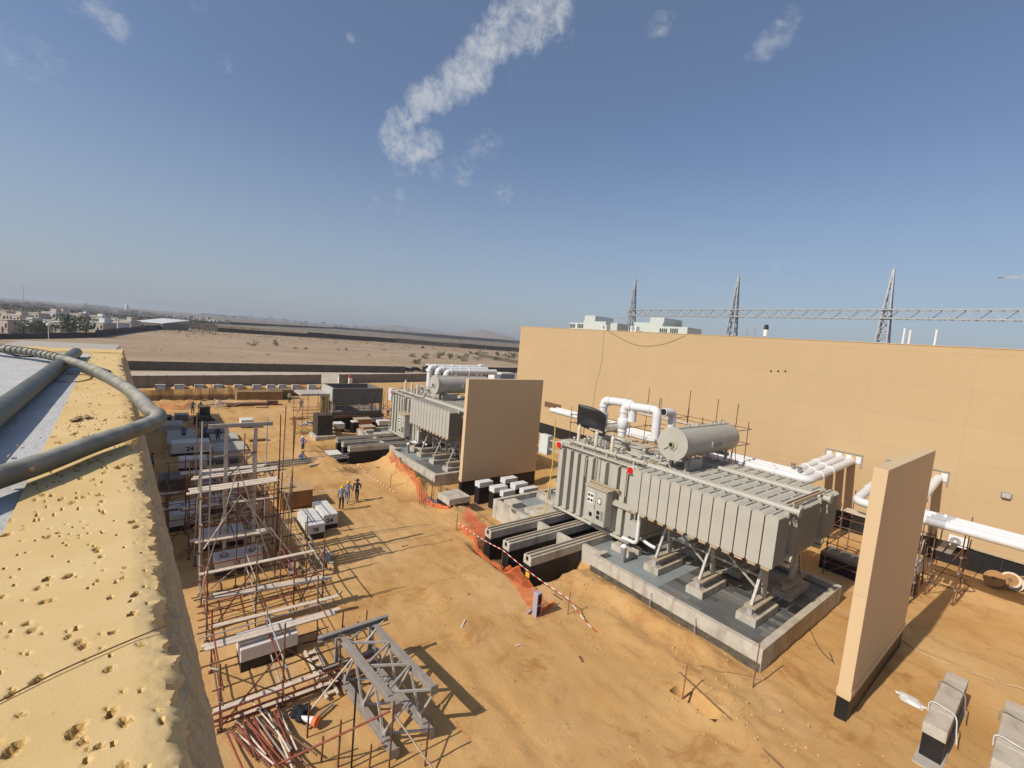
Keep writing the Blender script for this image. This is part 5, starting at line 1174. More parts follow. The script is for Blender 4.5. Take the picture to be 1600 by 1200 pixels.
# pole and cables on the sand, bottom right
lying('scaffold_pole', (1062,1050), (1235,1210), .035, m_brownsteel, 'long pole lying over the small hole, bottom right', 'pole', .28, .1)
lying('short_tube', (1066,1092), (1088,1076), .04, m_brownsteel, 'short tube on the sand by the dark stake', 'tube')
def gcable(pix, r, mat, label):
    P = catmull([G(p[0],p[1],.03) for p in pix], 8); P = [Vector((p.x,p.y,hgt(p.x,p.y)+.03)) for p in P]
    return tag(MB().tube(P, r, 6).build('cable', mat, loc=P[0], smooth=60), label, 'cable')
gcable([(1410,1000),(1440,1020),(1500,1045),(1560,1066),(1640,1092)], .028, M('sandy pale hose', (.5,.38,.22), .8, .2, 3), 'pale cable running right from the foot of the near fire wall')
gcable([(1300,945),(1325,962),(1355,985)], .02, MATS['sandy pale hose'], 'pale cable between the pad and the fire wall')
gcable([(1266,985),(1280,1015),(1300,1035),(1296,1020),(1303,1040)], .015, m_black, 'thin black wires curling on the sand by the pad')
m_dcab = M('sandy brown hose', (.36,.23,.11), .8, .2, 3)
gcable([(1010,1000),(1060,1035),(1120,1052),(1190,1062)], .016, m_dcab, 'thin light hose along the foot of the pad')
gcable([(1440,905),(1470,915),(1522,925),(1500,905)], .03, m_brownsteel, 'thin rods lying near the hall wall')
for px, py, s_, lab in ((1425,1098,.3,'crumpled white plastic sheet near the ribbed block'),(1405,1085,.12,'small white scrap beside the plastic sheet'),(1155,1082,.12,'blue scrap on the bank by the pad'),(1118,1062,.1,'orange scrap on the bank')):
    g = G(px,py); m_ = m_whiteplast if 'white' in lab else (m_drumblue if 'blue' in lab else m_orangenet)
    mb = MB(); mb.blob((g.x,g.y,.05), s_, 2, .8, 2.5, (1.3,1,.25)); tag(mb.build('litter', m_, loc=g, smooth=40), lab, 'litter')
# cable drums
def drum(px, py, label, col):
    g = G(px, py); t = thing('cable_drum', label, 'cable drum', tuple(g), 'wooden cable drums along the hall'); o = tuple(g)
    d = Vector((-.25,-.8,.45)).normalized(); c_ = g+Vector((0,0,.5)); 
    for s_ in (-.3, .3):
        c2 = c_+d*s_; MB().tube([c2-d*.03, c2+d*.03], .55, 24).build('flange', col, t, o, smooth=40)
    MB().tube([c_-d*.27, c_+d*.27], .36, 20).build('winding', M('brown cable winding', (.25,.11,.035), .6, .2, 8), t, o, smooth=40)
    c2 = c_-d*.332 if False else c_+d*.335
    MB().tube([c2-d*.004, c2+d*.02], .13, 12).build('hub', m_brownsteel, t, o, smooth=40)
    MB().tube([c2+d*.001, c2+d*.006], .42, 20).build('flange_recess', m_ply, t, o, smooth=40)
drum(1554, 917, 'leftmost brown wooden cable drum at the right edge', m_ply)
drum(1579, 920, 'paler wooden cable drum in the middle of three', m_plank)
drum(1601, 918, 'brown wooden cable drum cut by the right edge', m_carton)
# rebar pit before the broad cap
t = thing('rebar_starter', 'bundle of brown starter bars standing in a small blue pit', 'rebar', (-33.0,18.6,0)); o = tuple(t.location)
g0 = G(655,790); g1 = G(685,782)
for k in range(16):
    c_ = g0.lerp(g1, r_.random())+Vector((r_.uniform(-.5,.5),r_.uniform(-.4,.6),0)); MB().tube([(c_.x,c_.y,-.2),(c_.x+r_.uniform(-.1,.1),c_.y,1.6+.4*r_.random())], .02, 5).build('bar', m_brownsteel, t, o)
g = G(668,785); MB().box(g.x-.7,g.x+.7,g.y-.1,g.y+.5,-.1,.12).build('form', m_drumblue, t, o)
tag(MB().box(-50.6,-48.6,14.3,16.0,0,.06).build('white_board', m_blockpaint, loc=(-49.6,15.1,0)), 'flat white board lying before the far rail beams', 'board')

# clods and stones thrown up from the diggings: nobody could count them
rr = random.Random(6); mb = MB()
for k in range(2300):
    if k % 3 == 0: x, y = rr.uniform(-45,-5), rr.uniform(16.8,21.3)
    elif k % 3 == 1: x, y = rr.uniform(-34,-3), rr.uniform(3,20)
    else: x, y = rr.choice([(rr.gauss(-7.5,1.6), rr.gauss(17.6,1.2)), (rr.gauss(-27,4), rr.gauss(18.4,.7)), (rr.gauss(-14,4), rr.gauss(19.4,.7)), (rr.gauss(-4,2.5), rr.gauss(20,4))])
    if y > 21.3 and x < -4.6: continue
    r0 = .018+.075*rr.random()**3.5
    q = Vector((x,y,hgt(x,y)+r0*.3)); a = rr.uniform(0,6)
    n_ = len(mb.v)
    for i in range(5): mb.v.append((q.x+r0*cos(a+i*1.257)*rr.uniform(.7,1.2), q.y+r0*sin(a+i*1.257)*rr.uniform(.7,1.2), q.z-r0*.4))
    mb.v.append((q.x+rr.uniform(-.3,.3)*r0, q.y, q.z+r0*rr.uniform(.4,.8)))
    for i in range(5): mb.f.append([n_+i, n_+(i+1)%5, n_+5]); mb.m.append(0)
tag(mb.build('soil_clods', M('loose clods', (.49,.285,.115), .95, .25, 1.2)), 'loose clods and stones over the dug sand', kind='stuff')['category'] = 'clods'

# small debris over the yard: offcuts, scraps
rr = random.Random(15)
for k in range(46):
    x, y = (rr.uniform(-34,-12), rr.uniform(4.5,19)) if k % 2 else (rr.uniform(-75,-36), rr.uniform(9,22))
    L_ = rr.uniform(.15,.7); an = rr.uniform(0,3.14); z = hgt(x,y)+.03; d = Vector((cos(an),sin(an),0))
    tag(MB().bar(Vector((x,y,z))-d*L_/2, Vector((x,y,z))+d*L_/2, rr.uniform(.03,.12), .03).build('offcut', rr.choice([m_plank,m_timber,m_brownsteel,m_ply]), loc=(x,y,z)), 'small offcut lying on the open sand of the yard', 'offcut', 'small offcuts strewn over the open sand')

# stacks in the shaded strip below the wall
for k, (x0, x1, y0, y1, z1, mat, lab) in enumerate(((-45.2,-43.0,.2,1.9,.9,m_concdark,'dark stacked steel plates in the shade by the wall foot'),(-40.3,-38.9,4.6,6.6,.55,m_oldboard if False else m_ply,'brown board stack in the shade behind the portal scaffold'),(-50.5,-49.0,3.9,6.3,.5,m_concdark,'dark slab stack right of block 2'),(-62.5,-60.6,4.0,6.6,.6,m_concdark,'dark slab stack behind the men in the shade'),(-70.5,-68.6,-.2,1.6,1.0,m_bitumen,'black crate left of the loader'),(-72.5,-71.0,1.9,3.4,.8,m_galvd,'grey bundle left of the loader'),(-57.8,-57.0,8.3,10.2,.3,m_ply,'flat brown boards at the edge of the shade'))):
    t = thing('material_stack', lab, 'material stack', ((x0+x1)/2,(y0+y1)/2,0)); o = tuple(t.location); n = 4
    for q in range(n): MB().box(x0+.06*(q%2),x1-.05*((q+1)%2),y0+.05*((q*7)%3),y1-.06*((q*5)%3),z1*q/n+.005,z1*(q+1)/n-.015).build('layer', mat, t, o, bev=.01)
# ------------------------------------------------------------------ boundary walls and the ground between them
m_precast = M('precast fence panel', (.22,.19,.155), .9, .18, .8, bump=.2, dust=.2)
m_precast2 = M('darker precast panel', (.12,.095,.075), .9, .2, .8, bump=.2)
def fence(label, a, b_, h, n, mat, th=.16, gap=None, z0=-.3, name='boundary_wall', step=0):
    a, b_ = Vector((*a,0)), Vector((*b_,0)); t = thing(name, label, 'wall', tuple((a+b_)/2)); o = tuple((a+b_)/2)
    d = (b_-a)/n; u = d.normalized()
    for k in range(n):
        if gap and gap[0] <= k < gap[1]: continue
        p, q = a+d*k+u*.13, a+d*(k+1)-u*.13
        hh = h+step*noise.noise(Vector((k*.7, 2, 3)))
        MB().bar((p.x,p.y,(hh+z0)/2), (q.x,q.y,(hh+z0)/2), th*.6, hh-z0).build('panel', mat, t, o)
    mb_ = None
    for k in range(n+1):
        if gap and gap[0] < k < gap[1]: continue
        p = a+d*k; MB().box(p.x-.12,p.x+.12,p.y-.12,p.y+.12,z0,h+.05).build('post', mat, t, o)
    return t
fence('near grey precast boundary wall across the far end of the yard', (-95.5,-38), (-108.9,30), 2.15, 24, m_precast, step=.06)
fence('short stretch of grey boundary wall right of the gap', (-109.6,34.5), (-121,88), 2.2, 18, m_precast, step=.06)
fence('dark precast wall behind the rubble, beyond the first wall', (-128.5,-40), (-137.5,64), 2.1, 32, m_precast2)
fence('dark precast wall continuing right of the parked cars', (-140.5,72), (-152,150), 2.1, 22, m_precast2)
fence('low dark wall running away beside the shrubs on the right', (-152.3,151), (-260,175), 2.0, 24, m_precast2)
# rubble heap and loose stones between the walls
mr_ = [M('grey rubble', (.42,.38,.33), .95, .25, 1.5, bump=.4), M('white rubble', (.62,.6,.56), .95, .2, 1.5, bump=.4)]
r3 = random.Random(4)
def heap(px, py, w_, n, lab, mats, smax=.9):
    g = G(px, py); o = tuple(g); mb = MB()
    mb.blob((g.x,g.y,-.1), w_, 4, .5, 1.4, (.55,1,.24))
    for k in range(n):
        a = r3.gauss(0,.42); b2 = r3.gauss(0,.3)
        mb.mi = r3.randrange(2); mb.blob((g.x+b2*w_*.6, g.y+a*w_, .35*w_*.5*math.exp(-3*(a*a+b2*b2))*r3.random()), r3.uniform(.12,smax)*.5, 1, .6, 2, (1,1,.7))
    return tag(mb.build('rubble_heap', mats, loc=o), lab, 'rubble')
heap(352, 578, 3.6, 60, 'pale heap of rubble and earth between the two walls', mr_)
heap(384, 579, 2.6, 70, 'heap of whitish boulders at the right end of the rubble', [mr_[1], M('dark rubble', (.2,.18,.16), .95, .2, 2)], 1.3)
heap(236, 576, 2.2, 30, 'small heap of earth close to the parapet end', mr_)
heap(560, 577, 1.2, 8, 'lone pale boulder before the dark wall', mr_, .6)
# row of grey fence footings, white panel on one side
for k, px in enumerate((251,281,312,341,373,402,424,442,463,488)):
    g = G(px, 611.5-.006*(px-250)); t = thing('fence_footing', 'white faced concrete footing in the row below the boundary wall', 'footing', tuple(g), 'white footings in a row below the boundary wall'); o = tuple(g)
    MB().box(g.x-.8,g.x,g.y-.7,g.y+.7,-.1,1.15).build('block', m_concrete, t, o, bev=.03)
    MB().box(g.x-.78,g.x+.02,g.y-.74,g.y-.702,-.05,1.1).build('white_side', m_white, t, o)
    MB().box(g.x+.002,g.x+.02,g.y-.45,g.y+.6,.2,.95).build('face_panel', m_blockpaint, t, o)
for px in (305,356,444): 
    g = G(px,612); mb = MB()
    for k in range(3): a = k*2.1; mb.tube([(g.x+.6*cos(a),g.y+.6*sin(a),0),(g.x,g.y,1.7)], .04, 5)
    tag(mb.build('survey_tripod', m_brownsteel, loc=g), {305:'leftmost thin tripod between the footings',356:'middle thin tripod between the footings',444:'rightmost thin tripod by the footings'}[px], 'tripod')
# timber, formwork and stuff along the trench
m_oldt = M('old shuttering timber', (.27,.165,.07), .9, .25, 1.5, bump=.3)
for px, py, w_, d_, h, mat, lab in ((405,624,7,2.2,1.5,m_oldt,'long timber formwork box along the far trench'),(435,622,3.6,2.0,1.6,M('olive tarpaulin', (.2,.16,.07), .8, .3, 1.5, bump=.6, bscale=6),'olive covered bundle by the far trench'),(385,634,5.5,1.2,.5,m_brownsteel,'low dark stack of rods before the formwork'),(425,632,1.6,1.2,.7,m_brownsteel,'small dark heap right of the rod stack'),(408,637,1.6,.9,.25,m_timber,'small flat timber pallet on the sand')):
    g = G(px, py); tag(MB().box(g.x-d_/2,g.x+d_/2,g.y-w_/2,g.y+w_/2,-.2,h).build('formwork' if 'form' in lab else 'material_stack', mat, loc=g, bev=.05), lab, 'formwork' if 'form' in lab else 'material stack')
for k in range(16):
    g = G(345+r3.uniform(-14,24), 634+r3.uniform(-4,3)); an = r3.uniform(-1.4,1.4); L_ = r3.uniform(1.2,3.2); d = Vector((cos(an)*.4, sin(an), r3.uniform(0,.45)))
    tag(MB().bar(g+Vector((0,0,.2)), g+d*L_+Vector((0,0,.2)), .3, .06).build('board_offcut', m_plank if k % 3 else m_timber, loc=g), 'pale board in the loose pile by the far trench', 'board', 'pale boards piled by the far trench')
# ------------------------------------------------------------------ unfinished concrete structure
t = thing('concrete_frame', 'unfinished grey concrete structure on scaffolding left of the far transformer', 'concrete structure', (-70,23,0)); o = tuple(t.location)
fx = -60.8
y0, y1 = PX(519, 640, fx).y, PX(597, 640, fx).y
zt_, zm, zd = PX(519, 607, fx).z, PX(519, 632, fx).z, PX(519, 644, fx).z
bk = fx-5.2
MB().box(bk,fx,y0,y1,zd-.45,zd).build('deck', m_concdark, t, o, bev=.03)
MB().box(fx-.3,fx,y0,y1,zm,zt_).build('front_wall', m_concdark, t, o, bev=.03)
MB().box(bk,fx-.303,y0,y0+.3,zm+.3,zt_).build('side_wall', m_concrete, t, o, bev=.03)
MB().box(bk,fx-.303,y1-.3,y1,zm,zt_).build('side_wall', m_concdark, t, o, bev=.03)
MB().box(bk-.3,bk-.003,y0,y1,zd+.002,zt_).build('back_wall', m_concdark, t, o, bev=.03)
for x in (fx-.3, bk+.1):
    for y in (y0, y1-.4, (y0+y1)/2+1.8): MB().box(x-.05,x+.25,y+.02,y+.4,zd,zm).build('column', m_concrete, t, o)
MB().box(bk-.1,fx-1.3,y0-3.6,y0-.003,zm+1.0,zm+1.25).build('side_slab', m_concrete, t, o)
MB().box(bk-.2,fx-.05,y0+.05,y1-.05,-.5,zd-.8).build('lower_base', m_bitumen, t, o)
MB().box(bk-.3,fx+.35,y0-.1,y1+.2,zd-.75,zd-.47).build('lower_beam', m_brownsteel, t, o)
for k in range(9): y = y0+.3+(y1-y0-.6)*k/8; MB().tube([(fx+.28,y,-.1),(fx+.28,y,zd+.9)], .035, 6).build('prop', m_rust, t, o)
for z in (zd+.45, zd+.9): MB().tube([(fx+.3,y0-.2,z),(fx+.3,y1+.2,z)], .03, 6).build('guard_rail', m_rust, t, o)
t2, o2 = scaffold('rusty scaffold round the left end of the unfinished structure', fx-4.5, fx+.2, [y0-3.7,y0-1.9,y0-.3], [zt_-.6,zm+.7,zt_-.2,zm+1.0], [.8,2.0,zd], 61, nx=2)
scaffold('rusty scaffold between the unfinished structure and the far transformer', fx-3.5, fx+1, [y1+.3,y1+1.6,y1+3.0], [zt_-.4,zm+1.2,zt_-1], [.8,2.0,zd], 67, nx=2)
# two white posts on the ground behind
for px, py, lab in ((531,598,'white post on a mound behind the unfinished structure'),(547,600,'white post with a red top behind the unfinished structure')):
    g = G(px, py); t = thing('marker_post', lab, 'post', tuple(g)); o = tuple(g)
    MB().box(g.x-.35,g.x+.35,g.y-.4,g.y+.4,-.2,1.5).build('body', m_blockpaint, t, o, bev=.05)
    if 'red' in lab: MB().box(g.x-.3,g.x+.3,g.y-.4,g.y+.1,1.502,2.1).build('top', m_redplast, t, o, bev=.05)
# column stub with starter bars
g0, g1 = G(496,690), G(517,686)
t = thing('column_stub', 'dark shuttered column stub with yellow starter bars on a pale footing', 'column', tuple(g0)); o = tuple(g0)
xa, ya, yb = g0.x-.1, g0.y, g1.y+.3
MB().box(xa-3.0,xa,ya-.2,yb+.1,-.2,.55).build('footing', m_padwall, t, o, bev=.03)
MB().box(xa-2.6,xa-.45,ya+.1,yb-.2,.55,3.0).build('shutter', M('brown shutter panel', (.055,.045,.035), .7, .3, 2), t, o, bev=.02)
for k in range(14): 
    x, y = xa-2.4+1.7*r3.random(), ya+.3+(yb-ya-.7)*r3.random(); MB().tube([(x,y,2.9),(x+r3.uniform(-.1,.1),y,4.6+.7*r3.random())], .03, 5).build('starter_bar', M('yellowed rebar', (.4,.27,.1), .8, .2, 4), t, o)
g = G(535, 685); 
for k in range(3): MB().bar((g.x-1.5,yb-.1+.5*k,2.2-.6*k),(g.x-1.3,yb+.9+.3*k,.1), .12, .12).build('raking_prop', m_ply, t, o)
# brush piles
m_brush = M('dry brushwood', (.3,.19,.08), .9, .3, 3)
for px, py, s_, lab in ((478,678,1.5,'dry brush pile left of the column stub'),(468,655,1.2,'dry bush standing behind the tall poles'),(546,738,1.3,'dry weeds on the mound behind the three men')):
    g = G(px, py); mb = MB()
    for k in range(150):
        an = r3.uniform(0,2*PI); el = r3.uniform(.05,1.0); d = Vector((cos(an)*cos(el), sin(an)*cos(el), sin(el)*.7)); p = g+Vector((r3.gauss(0,.3)*s_, r3.gauss(0,.4)*s_, 0))
        mb.tube([p, p+d*s_*r3.uniform(.3,.8)], .012, 3, False)
    tag(mb.build('brush_pile', m_brush, loc=g), lab, 'brush')
heap(485, 662, 1.3, 12, 'grey cement heap behind the column stub', mr_, .4)
# crates and blocks by the far transformer
def crate(label, x, y0, y1, d, z0, z1, mat=m_carton, cap=True):
    t = thing('board_crate', label, 'crate', (x-d/2,(y0+y1)/2,z0)); o = tuple(t.location)
    MB().box(x-d,x,y0,y1,z0,z1).build('body', mat, t, o, bev=.03)
    if cap: MB().box(x-d-.04,x+.04,y0-.04,y1+.04,z1+.003,z1+.1).build('lid', m_dirt, t, o, bev=.02)
    for y in (y0+.15, y1-.25): MB().box(x+.002,x+.03,y,y+.1,z0+.02,z1-.02).build('batten', mat, t, o)
    q = MB().tube([(x+.002,(y0+y1)/2,(z0+z1)/2),(x+.012,(y0+y1)/2,(z0+z1)/2)], .1, 10).build('hole', m_black, t, o)
g = G(567, 685); crate('orange brown crate in front, by the far rail beams', g.x, g.y, g.y+1.6, 1.5, -.1, 1.35)
g = G(559, 676); crate('orange brown crate with a dusty lid behind the first', g.x-.6, g.y, g.y+2.1, 1.8, .35, 1.55)
foundation('black based white block left of the orange crates', -58.6, 18.0, 19.4, 1.6, 1.25, .45, -.3)
foundation('white topped black block behind the orange crates', -60.5, 23.6, 25.4, 1.2, 1.5, .55, -.3, name='equipment_plinth')
foundation('second white topped black block behind the orange crates', -58.4, 23.9, 25.6, 1.1, 1.4, .55, -.3, name='equipment_plinth')
foundation('black block against the left of the orange crates', -58.3, 20.3, 21.1, 1.0, 1.5, .9, -.3)
# ------------------------------------------------------------------ vehicles
def wheel(parent, o, c, r, w_, ax=(0,1,0)):
    c, ax = Vector(c), Vector(ax); 
    k = MB().tube([c-ax*w_/2, c-ax*w_*.3, c+ax*w_*.3, c+ax*w_/2], [r*.9,r,r,r*.9], 18).build('wheel', m_black, parent, o, smooth=40)
    MB().tube([c-ax*(w_/2+.012), c+ax*(w_/2+.012)], r*.55, 12).build('rim', m_galv, k, (0,0,0) if False else o, smooth=40)
    return k
def car(px, py, yaw, col, label, pickup=False):
    g = G(px, py); t = thing('parked_car', label, 'car', tuple(g), rz=yaw); o = (0,0,0)
    m_ = M('car paint '+label[:10], col, .25, .05, 2, metal=.2, dust=.3)
    pr = [(-2.2,.35),(2.2,.35),(2.25,.8),(1.3,.95),(-2.25,1.0)]
    def ex(pr, y, mat, nm):
        mb = MB(); n = len(pr); mb.v = [(p[0],-y,p[1]) for p in pr]+[(p[0],y,p[1]) for p in pr]
        mb.f = [list(range(n)), list(range(n,2*n))[::-1]]+[[ (i+1)%n, i, n+i, n+(i+1)%n] for i in range(n)]; mb.m = [0]*len(mb.f)
        return mb.build(nm, mat, t, o, bev=.06)
    ex(pr, .85, m_, 'body')
    cabp = [(1.25,.94),(.6,1.48),(-.5,1.5),(-.75,.99)] if pickup else [(1.25,.94),(.55,1.48),(-1.3,1.5),(-2.15,.99)]
    ex(cabp, .74, m_darkglass, 'cabin'); ex([(.5,1.49),(-.5 if pickup else -1.25,1.505),(-.5 if pickup else -1.25,1.55),(.45,1.54)], .72, m_, 'roof')
    for x in (-1.35,1.35):
        for y in (-.8,.8): wheel(t, o, (x,y,.34), .34, .24)
    for y in (-.6,.6): MB().box(2.18,2.27,y-.17,y+.17,.62,.76).build('headlight', m_whiteplast, t, o)
car(612, 582, rad(80), (.05,.07,.08), 'dark blue grey saloon parked by the second wall')
car(634, 581, rad(95), (.02,.02,.022), 'black pickup parked right of the blue grey saloon', True)
car(650, 580.5, rad(85), (.03,.03,.035), 'black car parked beside the bus')
car(105+27, 517.5, rad(60), (.6,.6,.6), 'tiny white car in front of the long dark settlement wall')
# white bus
g = G(688, 583); t = thing('bus', 'white bus parked behind the far transformer', 'bus', tuple(g), rz=rad(88)); o = (0,0,0)
MB().box(-5.2,5.2,-1.22,1.22,.45,3.0).build('body', m_white, t, o, bev=.15, seg=3)
for k in range(7): 
    for y in (-1.235,1.235): MB().box(-4.6+1.3*k,-3.5+1.3*k,y-.01,y+.01,1.6,2.5).build('window', m_darkglass, t, o)
for x_ in (-5.21, 5.21): MB().box(x_-.01,x_+.01,-1.0,1.0,1.4,2.6).build('windscreen', m_darkglass, t, o)
for x in (-3.2,3.2):
    for y in (-1.1,1.1): wheel(t, o, (x,y,.48), .48, .3)
# white cabin of a truck right of the pipes
g = G(742, 582); t = thing('truck', 'white truck with a grey load, seen over the far transformer', 'truck', tuple(g), rz=rad(75)); o = (0,0,0)
MB().box(1.6,3.6,-1.15,1.15,.7,3.3).build('cab', m_white, t, o, bev=.12)
MB().box(3.605,3.62,-.95,.95,2.0,2.9).build('windscreen', m_darkglass, t, o)
MB().box(-4.8,1.5,-1.2,1.2,1.0,1.3).build('bed', m_galvd, t, o); MB().box(-4.7,1.3,-1.1,1.1,1.3,2.5).build('load', m_concrete, t, o, bev=.05)
for x in (-3.9,-2.8,2.5):
    for y in (-1.0,1.0): wheel(t, o, (x,y,.5), .5, .3)
# site cabin / container
g = PX(772, 592, -105); t = thing('site_container', 'white and blue grey site container left of the hall corner', 'container', (-105,g.y+3,0)); o = tuple(t.location)
MB().box(-108,-105.0,g.y,g.y+7.5,.1,g.z+1.4).build('body', m_white, t, o, bev=.04)
MB().box(-104.995,-104.9,g.y+2.2,g.y+7.4,.3,g.z+1.3).build('end_panel', M('blue grey panel', (.2,.23,.3), .5, .05), t, o)
MB().box(-108.1,-104.9,g.y+2.5,g.y+7.6,g.z+1.404,g.z+1.75).build('roof_frame', m_cream, t, o)
# compact loader in the shade
g = G(319, 664); t = thing('wheel_loader', 'small dark wheel loader standing in the shade edge', 'loader', tuple(g), rz=rad(5)); o = (0,0,0); m_l = M('loader paint', (.06,.05,.03), .6, .2, 3, dust=.3)
MB().box(-1.6,1.3,-.62,.62,.55,1.35).build('body', m_l, t, o, bev=.08)
MB().box(-.7,.45,-.55,.55,1.35,2.3).build('cab', m_darkglass, t, o, bev=.05); MB().box(-.8,.55,-.62,.62,2.3,2.4).build('cab_roof', m_l, t, o, bev=.03)
MB().prism([(1.9,-.85),(2.5,-.85),(2.5,.85),(1.9,.85)], .15, .8).build('bucket', m_galvd, t, o, bev=.04)
for y in (-.5,.5): MB().bar((.6,y,1.4), (2.0,y,.6), .12, .16).build('lift_arm', m_l, t, o)
for x in (-1.0,.9):
    for y in (-.8,.8): wheel(t, o, (x,y,.48), .48, .34)
# ------------------------------------------------------------------ shrubs, trees
m_leaf = [M('dusty olive leaf', (.075,.08,.03), .8, .3, 2), M('dark leaf', (.035,.05,.02), .8, .3, 2), M('greener leaf', (.07,.11,.03), .8, .3, 2)]
m_bark = M('grey brown bark', (.16,.11,.07), .9, .2, 4)
def leafcloud(mb, c, rx_, ry_, rz_, n, s_, rr, low=-.6):
    cl = [(rr.gauss(0,.5), rr.gauss(0,.5), rr.uniform(low,.8)) for _ in range(max(5,n//40))]
    for k in range(n):
        q = cl[rr.randrange(len(cl))]; v = Vector((q[0]+rr.gauss(0,.28), q[1]+rr.gauss(0,.28), q[2]+rr.gauss(0,.22)))
        if v.length > 1.25: v *= 1.25/v.length
        p = Vector((c[0]+v.x*rx_, c[1]+v.y*ry_, c[2]+max(low-.1,v.z)*rz_))
        a = Vector((rr.gauss(0,1),rr.gauss(0,1),rr.gauss(0,.7))).normalized(); b2 = a.orthogonal().normalized(); w_ = s_*rr.uniform(.5,1.3)
        mb.mi = rr.randrange(2); mb.quad(p-a*w_, p-b2*w_*.5, p+a*w_, p+b2*w_*.5)
def shrub(px, py, wpx, hpx, label, group, seed, mats=None, n=420, tree=False, cat='shrub'):
    g = G(px, py); dp = depth(g); W = wpx*dp/FPX/2; H = hpx*dp/FPX; rr = random.Random(seed)
    t = thing('tree' if tree else 'shrub', label, 'tree' if tree else cat, tuple(g), group); o = tuple(g)
    mb = MB(); mats = mats or [m_leaf[0], m_leaf[1]]
    if tree: leafcloud(mb, (g.x,g.y,H*.62), W, W, H*.42, n, H*.055, rr, -.8)
    else: leafcloud(mb, (g.x,g.y,H*.45), W, W, H*.55, n, H*.09, rr, -.8)
    mb.build('crown' if tree else 'foliage', mats, t, o)
    mb = MB()
    for k in range(4 if tree else 7):
        a = rr.uniform(0,2*PI); s_ = (.25 if tree else .6)*W
        mb.tube([(g.x+.05*W*cos(a),g.y+.05*W*sin(a),-.1),(g.x+.3*s_*cos(a),g.y+.3*s_*sin(a),H*.35),(g.x+s_*cos(a),g.y+s_*sin(a),H*.7)], [H*.03,H*.022,H*.01], 6)
    mb.build('trunk' if tree else 'stem', m_bark, t, o)
for k, (px, py, w_, h) in enumerate(((398,540,19,8),(431,540,10,8),(645,558,11,7),(664,560,17,9),(686,560,22,11),(703,561,16,9),(717,560,10,7),(731,557,13,8),(744,554,13,8),(755,556,12,6),(777,556,9,7),(790,558,11,6),(803,560,15,10),(650,568,16,10),(722,564,18,8),(747,563,16,6),(776,563,14,6),(792,565,14,6),(462,545,8,4),(478,546,8,4),(528,547,8,3),(541,548,8,4),(661,545,8,5),(712,541,6,5),(756,544,5,4),(418,555,8,3),(600,548,7,3),(575,556,8,3))):
    sep = {0:'low round shrub alone in the field, left of the pair',1:'smaller low shrub alone in the field, right of the pair',4:'largest green shrub in the belt behind the far transformer'}.get(k)
    shrub(px, py, w_, h, sep or 'dusty shrub scattered over the dry field', None if sep else 'shrubs scattered over the field', 100+k, [m_leaf[2],m_leaf[0]] if k in (4,5) else None, 260)
# settlement trees behind the long wall
for k, (px, py, w_, h) in enumerate(((56,526,38,26),(110,524,46,32),(10,528,30,14),(80,524,20,12),(134,522,18,16),(270,512,14,14),(168,517,12,14),(286,512,20,8),(300,514,26,7),(318,515,18,5),(205,494,18,10),(140,483,16,9),(160,486,14,8),(255,500,22,6))):
    shrub(px, py, w_, h, ['round dark tree just left of the lamp post by the settlement wall','biggest dark tree right of the lamp post by the settlement wall'][k] if k < 2 else 'dark tree among the houses of the settlement', None if k < 2 else 'trees among the settlement houses', 300+k, [m_leaf[1],m_leaf[2] if k < 2 else m_leaf[0]], 1200 if k < 2 else 350, True)
# lines of trees along the horizon
for k in range(46):
    px = 345+10.3*k+r3.uniform(-4,4); 
    if px > 810: break
    py = 489+(px-345)*.088+r3.uniform(1,4.5)+ (4 if px > 640 else 0)
    shrub(px, py+4, r3.uniform(6,14), r3.uniform(4,8), 'distant dark tree in the line along the horizon', 'distant trees along the horizon', 500+k, None, 120, True)
# ------------------------------------------------------------------ long walls, tracks and houses of the settlement
def wall_px(label, pix, hpx, mat, name='field_wall'):
    P = [G(*p) for p in pix]; t = thing(name, label, 'wall', tuple(P[0])); o = tuple(P[0])
    for a, b_, h in zip(P[:-1], P[1:], hpx):
        n = max(2, min(14, int((b_-a).length/14))); H0 = h*depth(a)/FPX; H1 = h*depth(b_)/FPX; Hm = (H0+H1)/2
        for k in range(n):
            p, q = a.lerp(b_, k/n), a.lerp(b_, (k+1)/n); hh = Hm*(1+.15*noise.noise(Vector((k*1.7, p.x*.01, 0))))
            MB().bar((p.x,p.y,hh/2-.2), (q.x,q.y,hh/2-.2), .5, hh+.4).build('panel', mat, t, o)
m_far = M('dark field wall', (.06,.045,.038), .9, .3, .05)
m_farp = M('pale far wall', (.55,.5,.44), .9, .1, .1)
wall_px('long dark wall in front of the settlement houses', [(-30,530),(60,529),(150,527),(215,518),(270,512)], [8,8,9,7], m_far)
wall_px('long dark wall crossing the field beyond the shrubs', [(240,506),(340,518),(480,526),(620,535),(720,543),(830,551)], [5,5,6,6,6], m_far)
wall_px('second dark wall beyond the field, farther off', [(230,497),(360,507),(520,514),(660,524),(830,537)], [2.5,3,3,3], m_far)
wall_px('very long pale wall near the horizon', [(315,492),(400,498),(480,504),(535,508)], [2.2,2,1.6], m_farp)
wall_px('third dark line of wall toward the hills', [(560,517),(680,527),(820,538)], [1.6,1.6], m_far)
m_house = [M('pale pink house wall', (.5,.42,.36), .9, .1, .2), M('beige house wall', (.46,.4,.33), .9, .1, .2), M('white house wall', (.62,.6,.57), .9, .1, .2)]
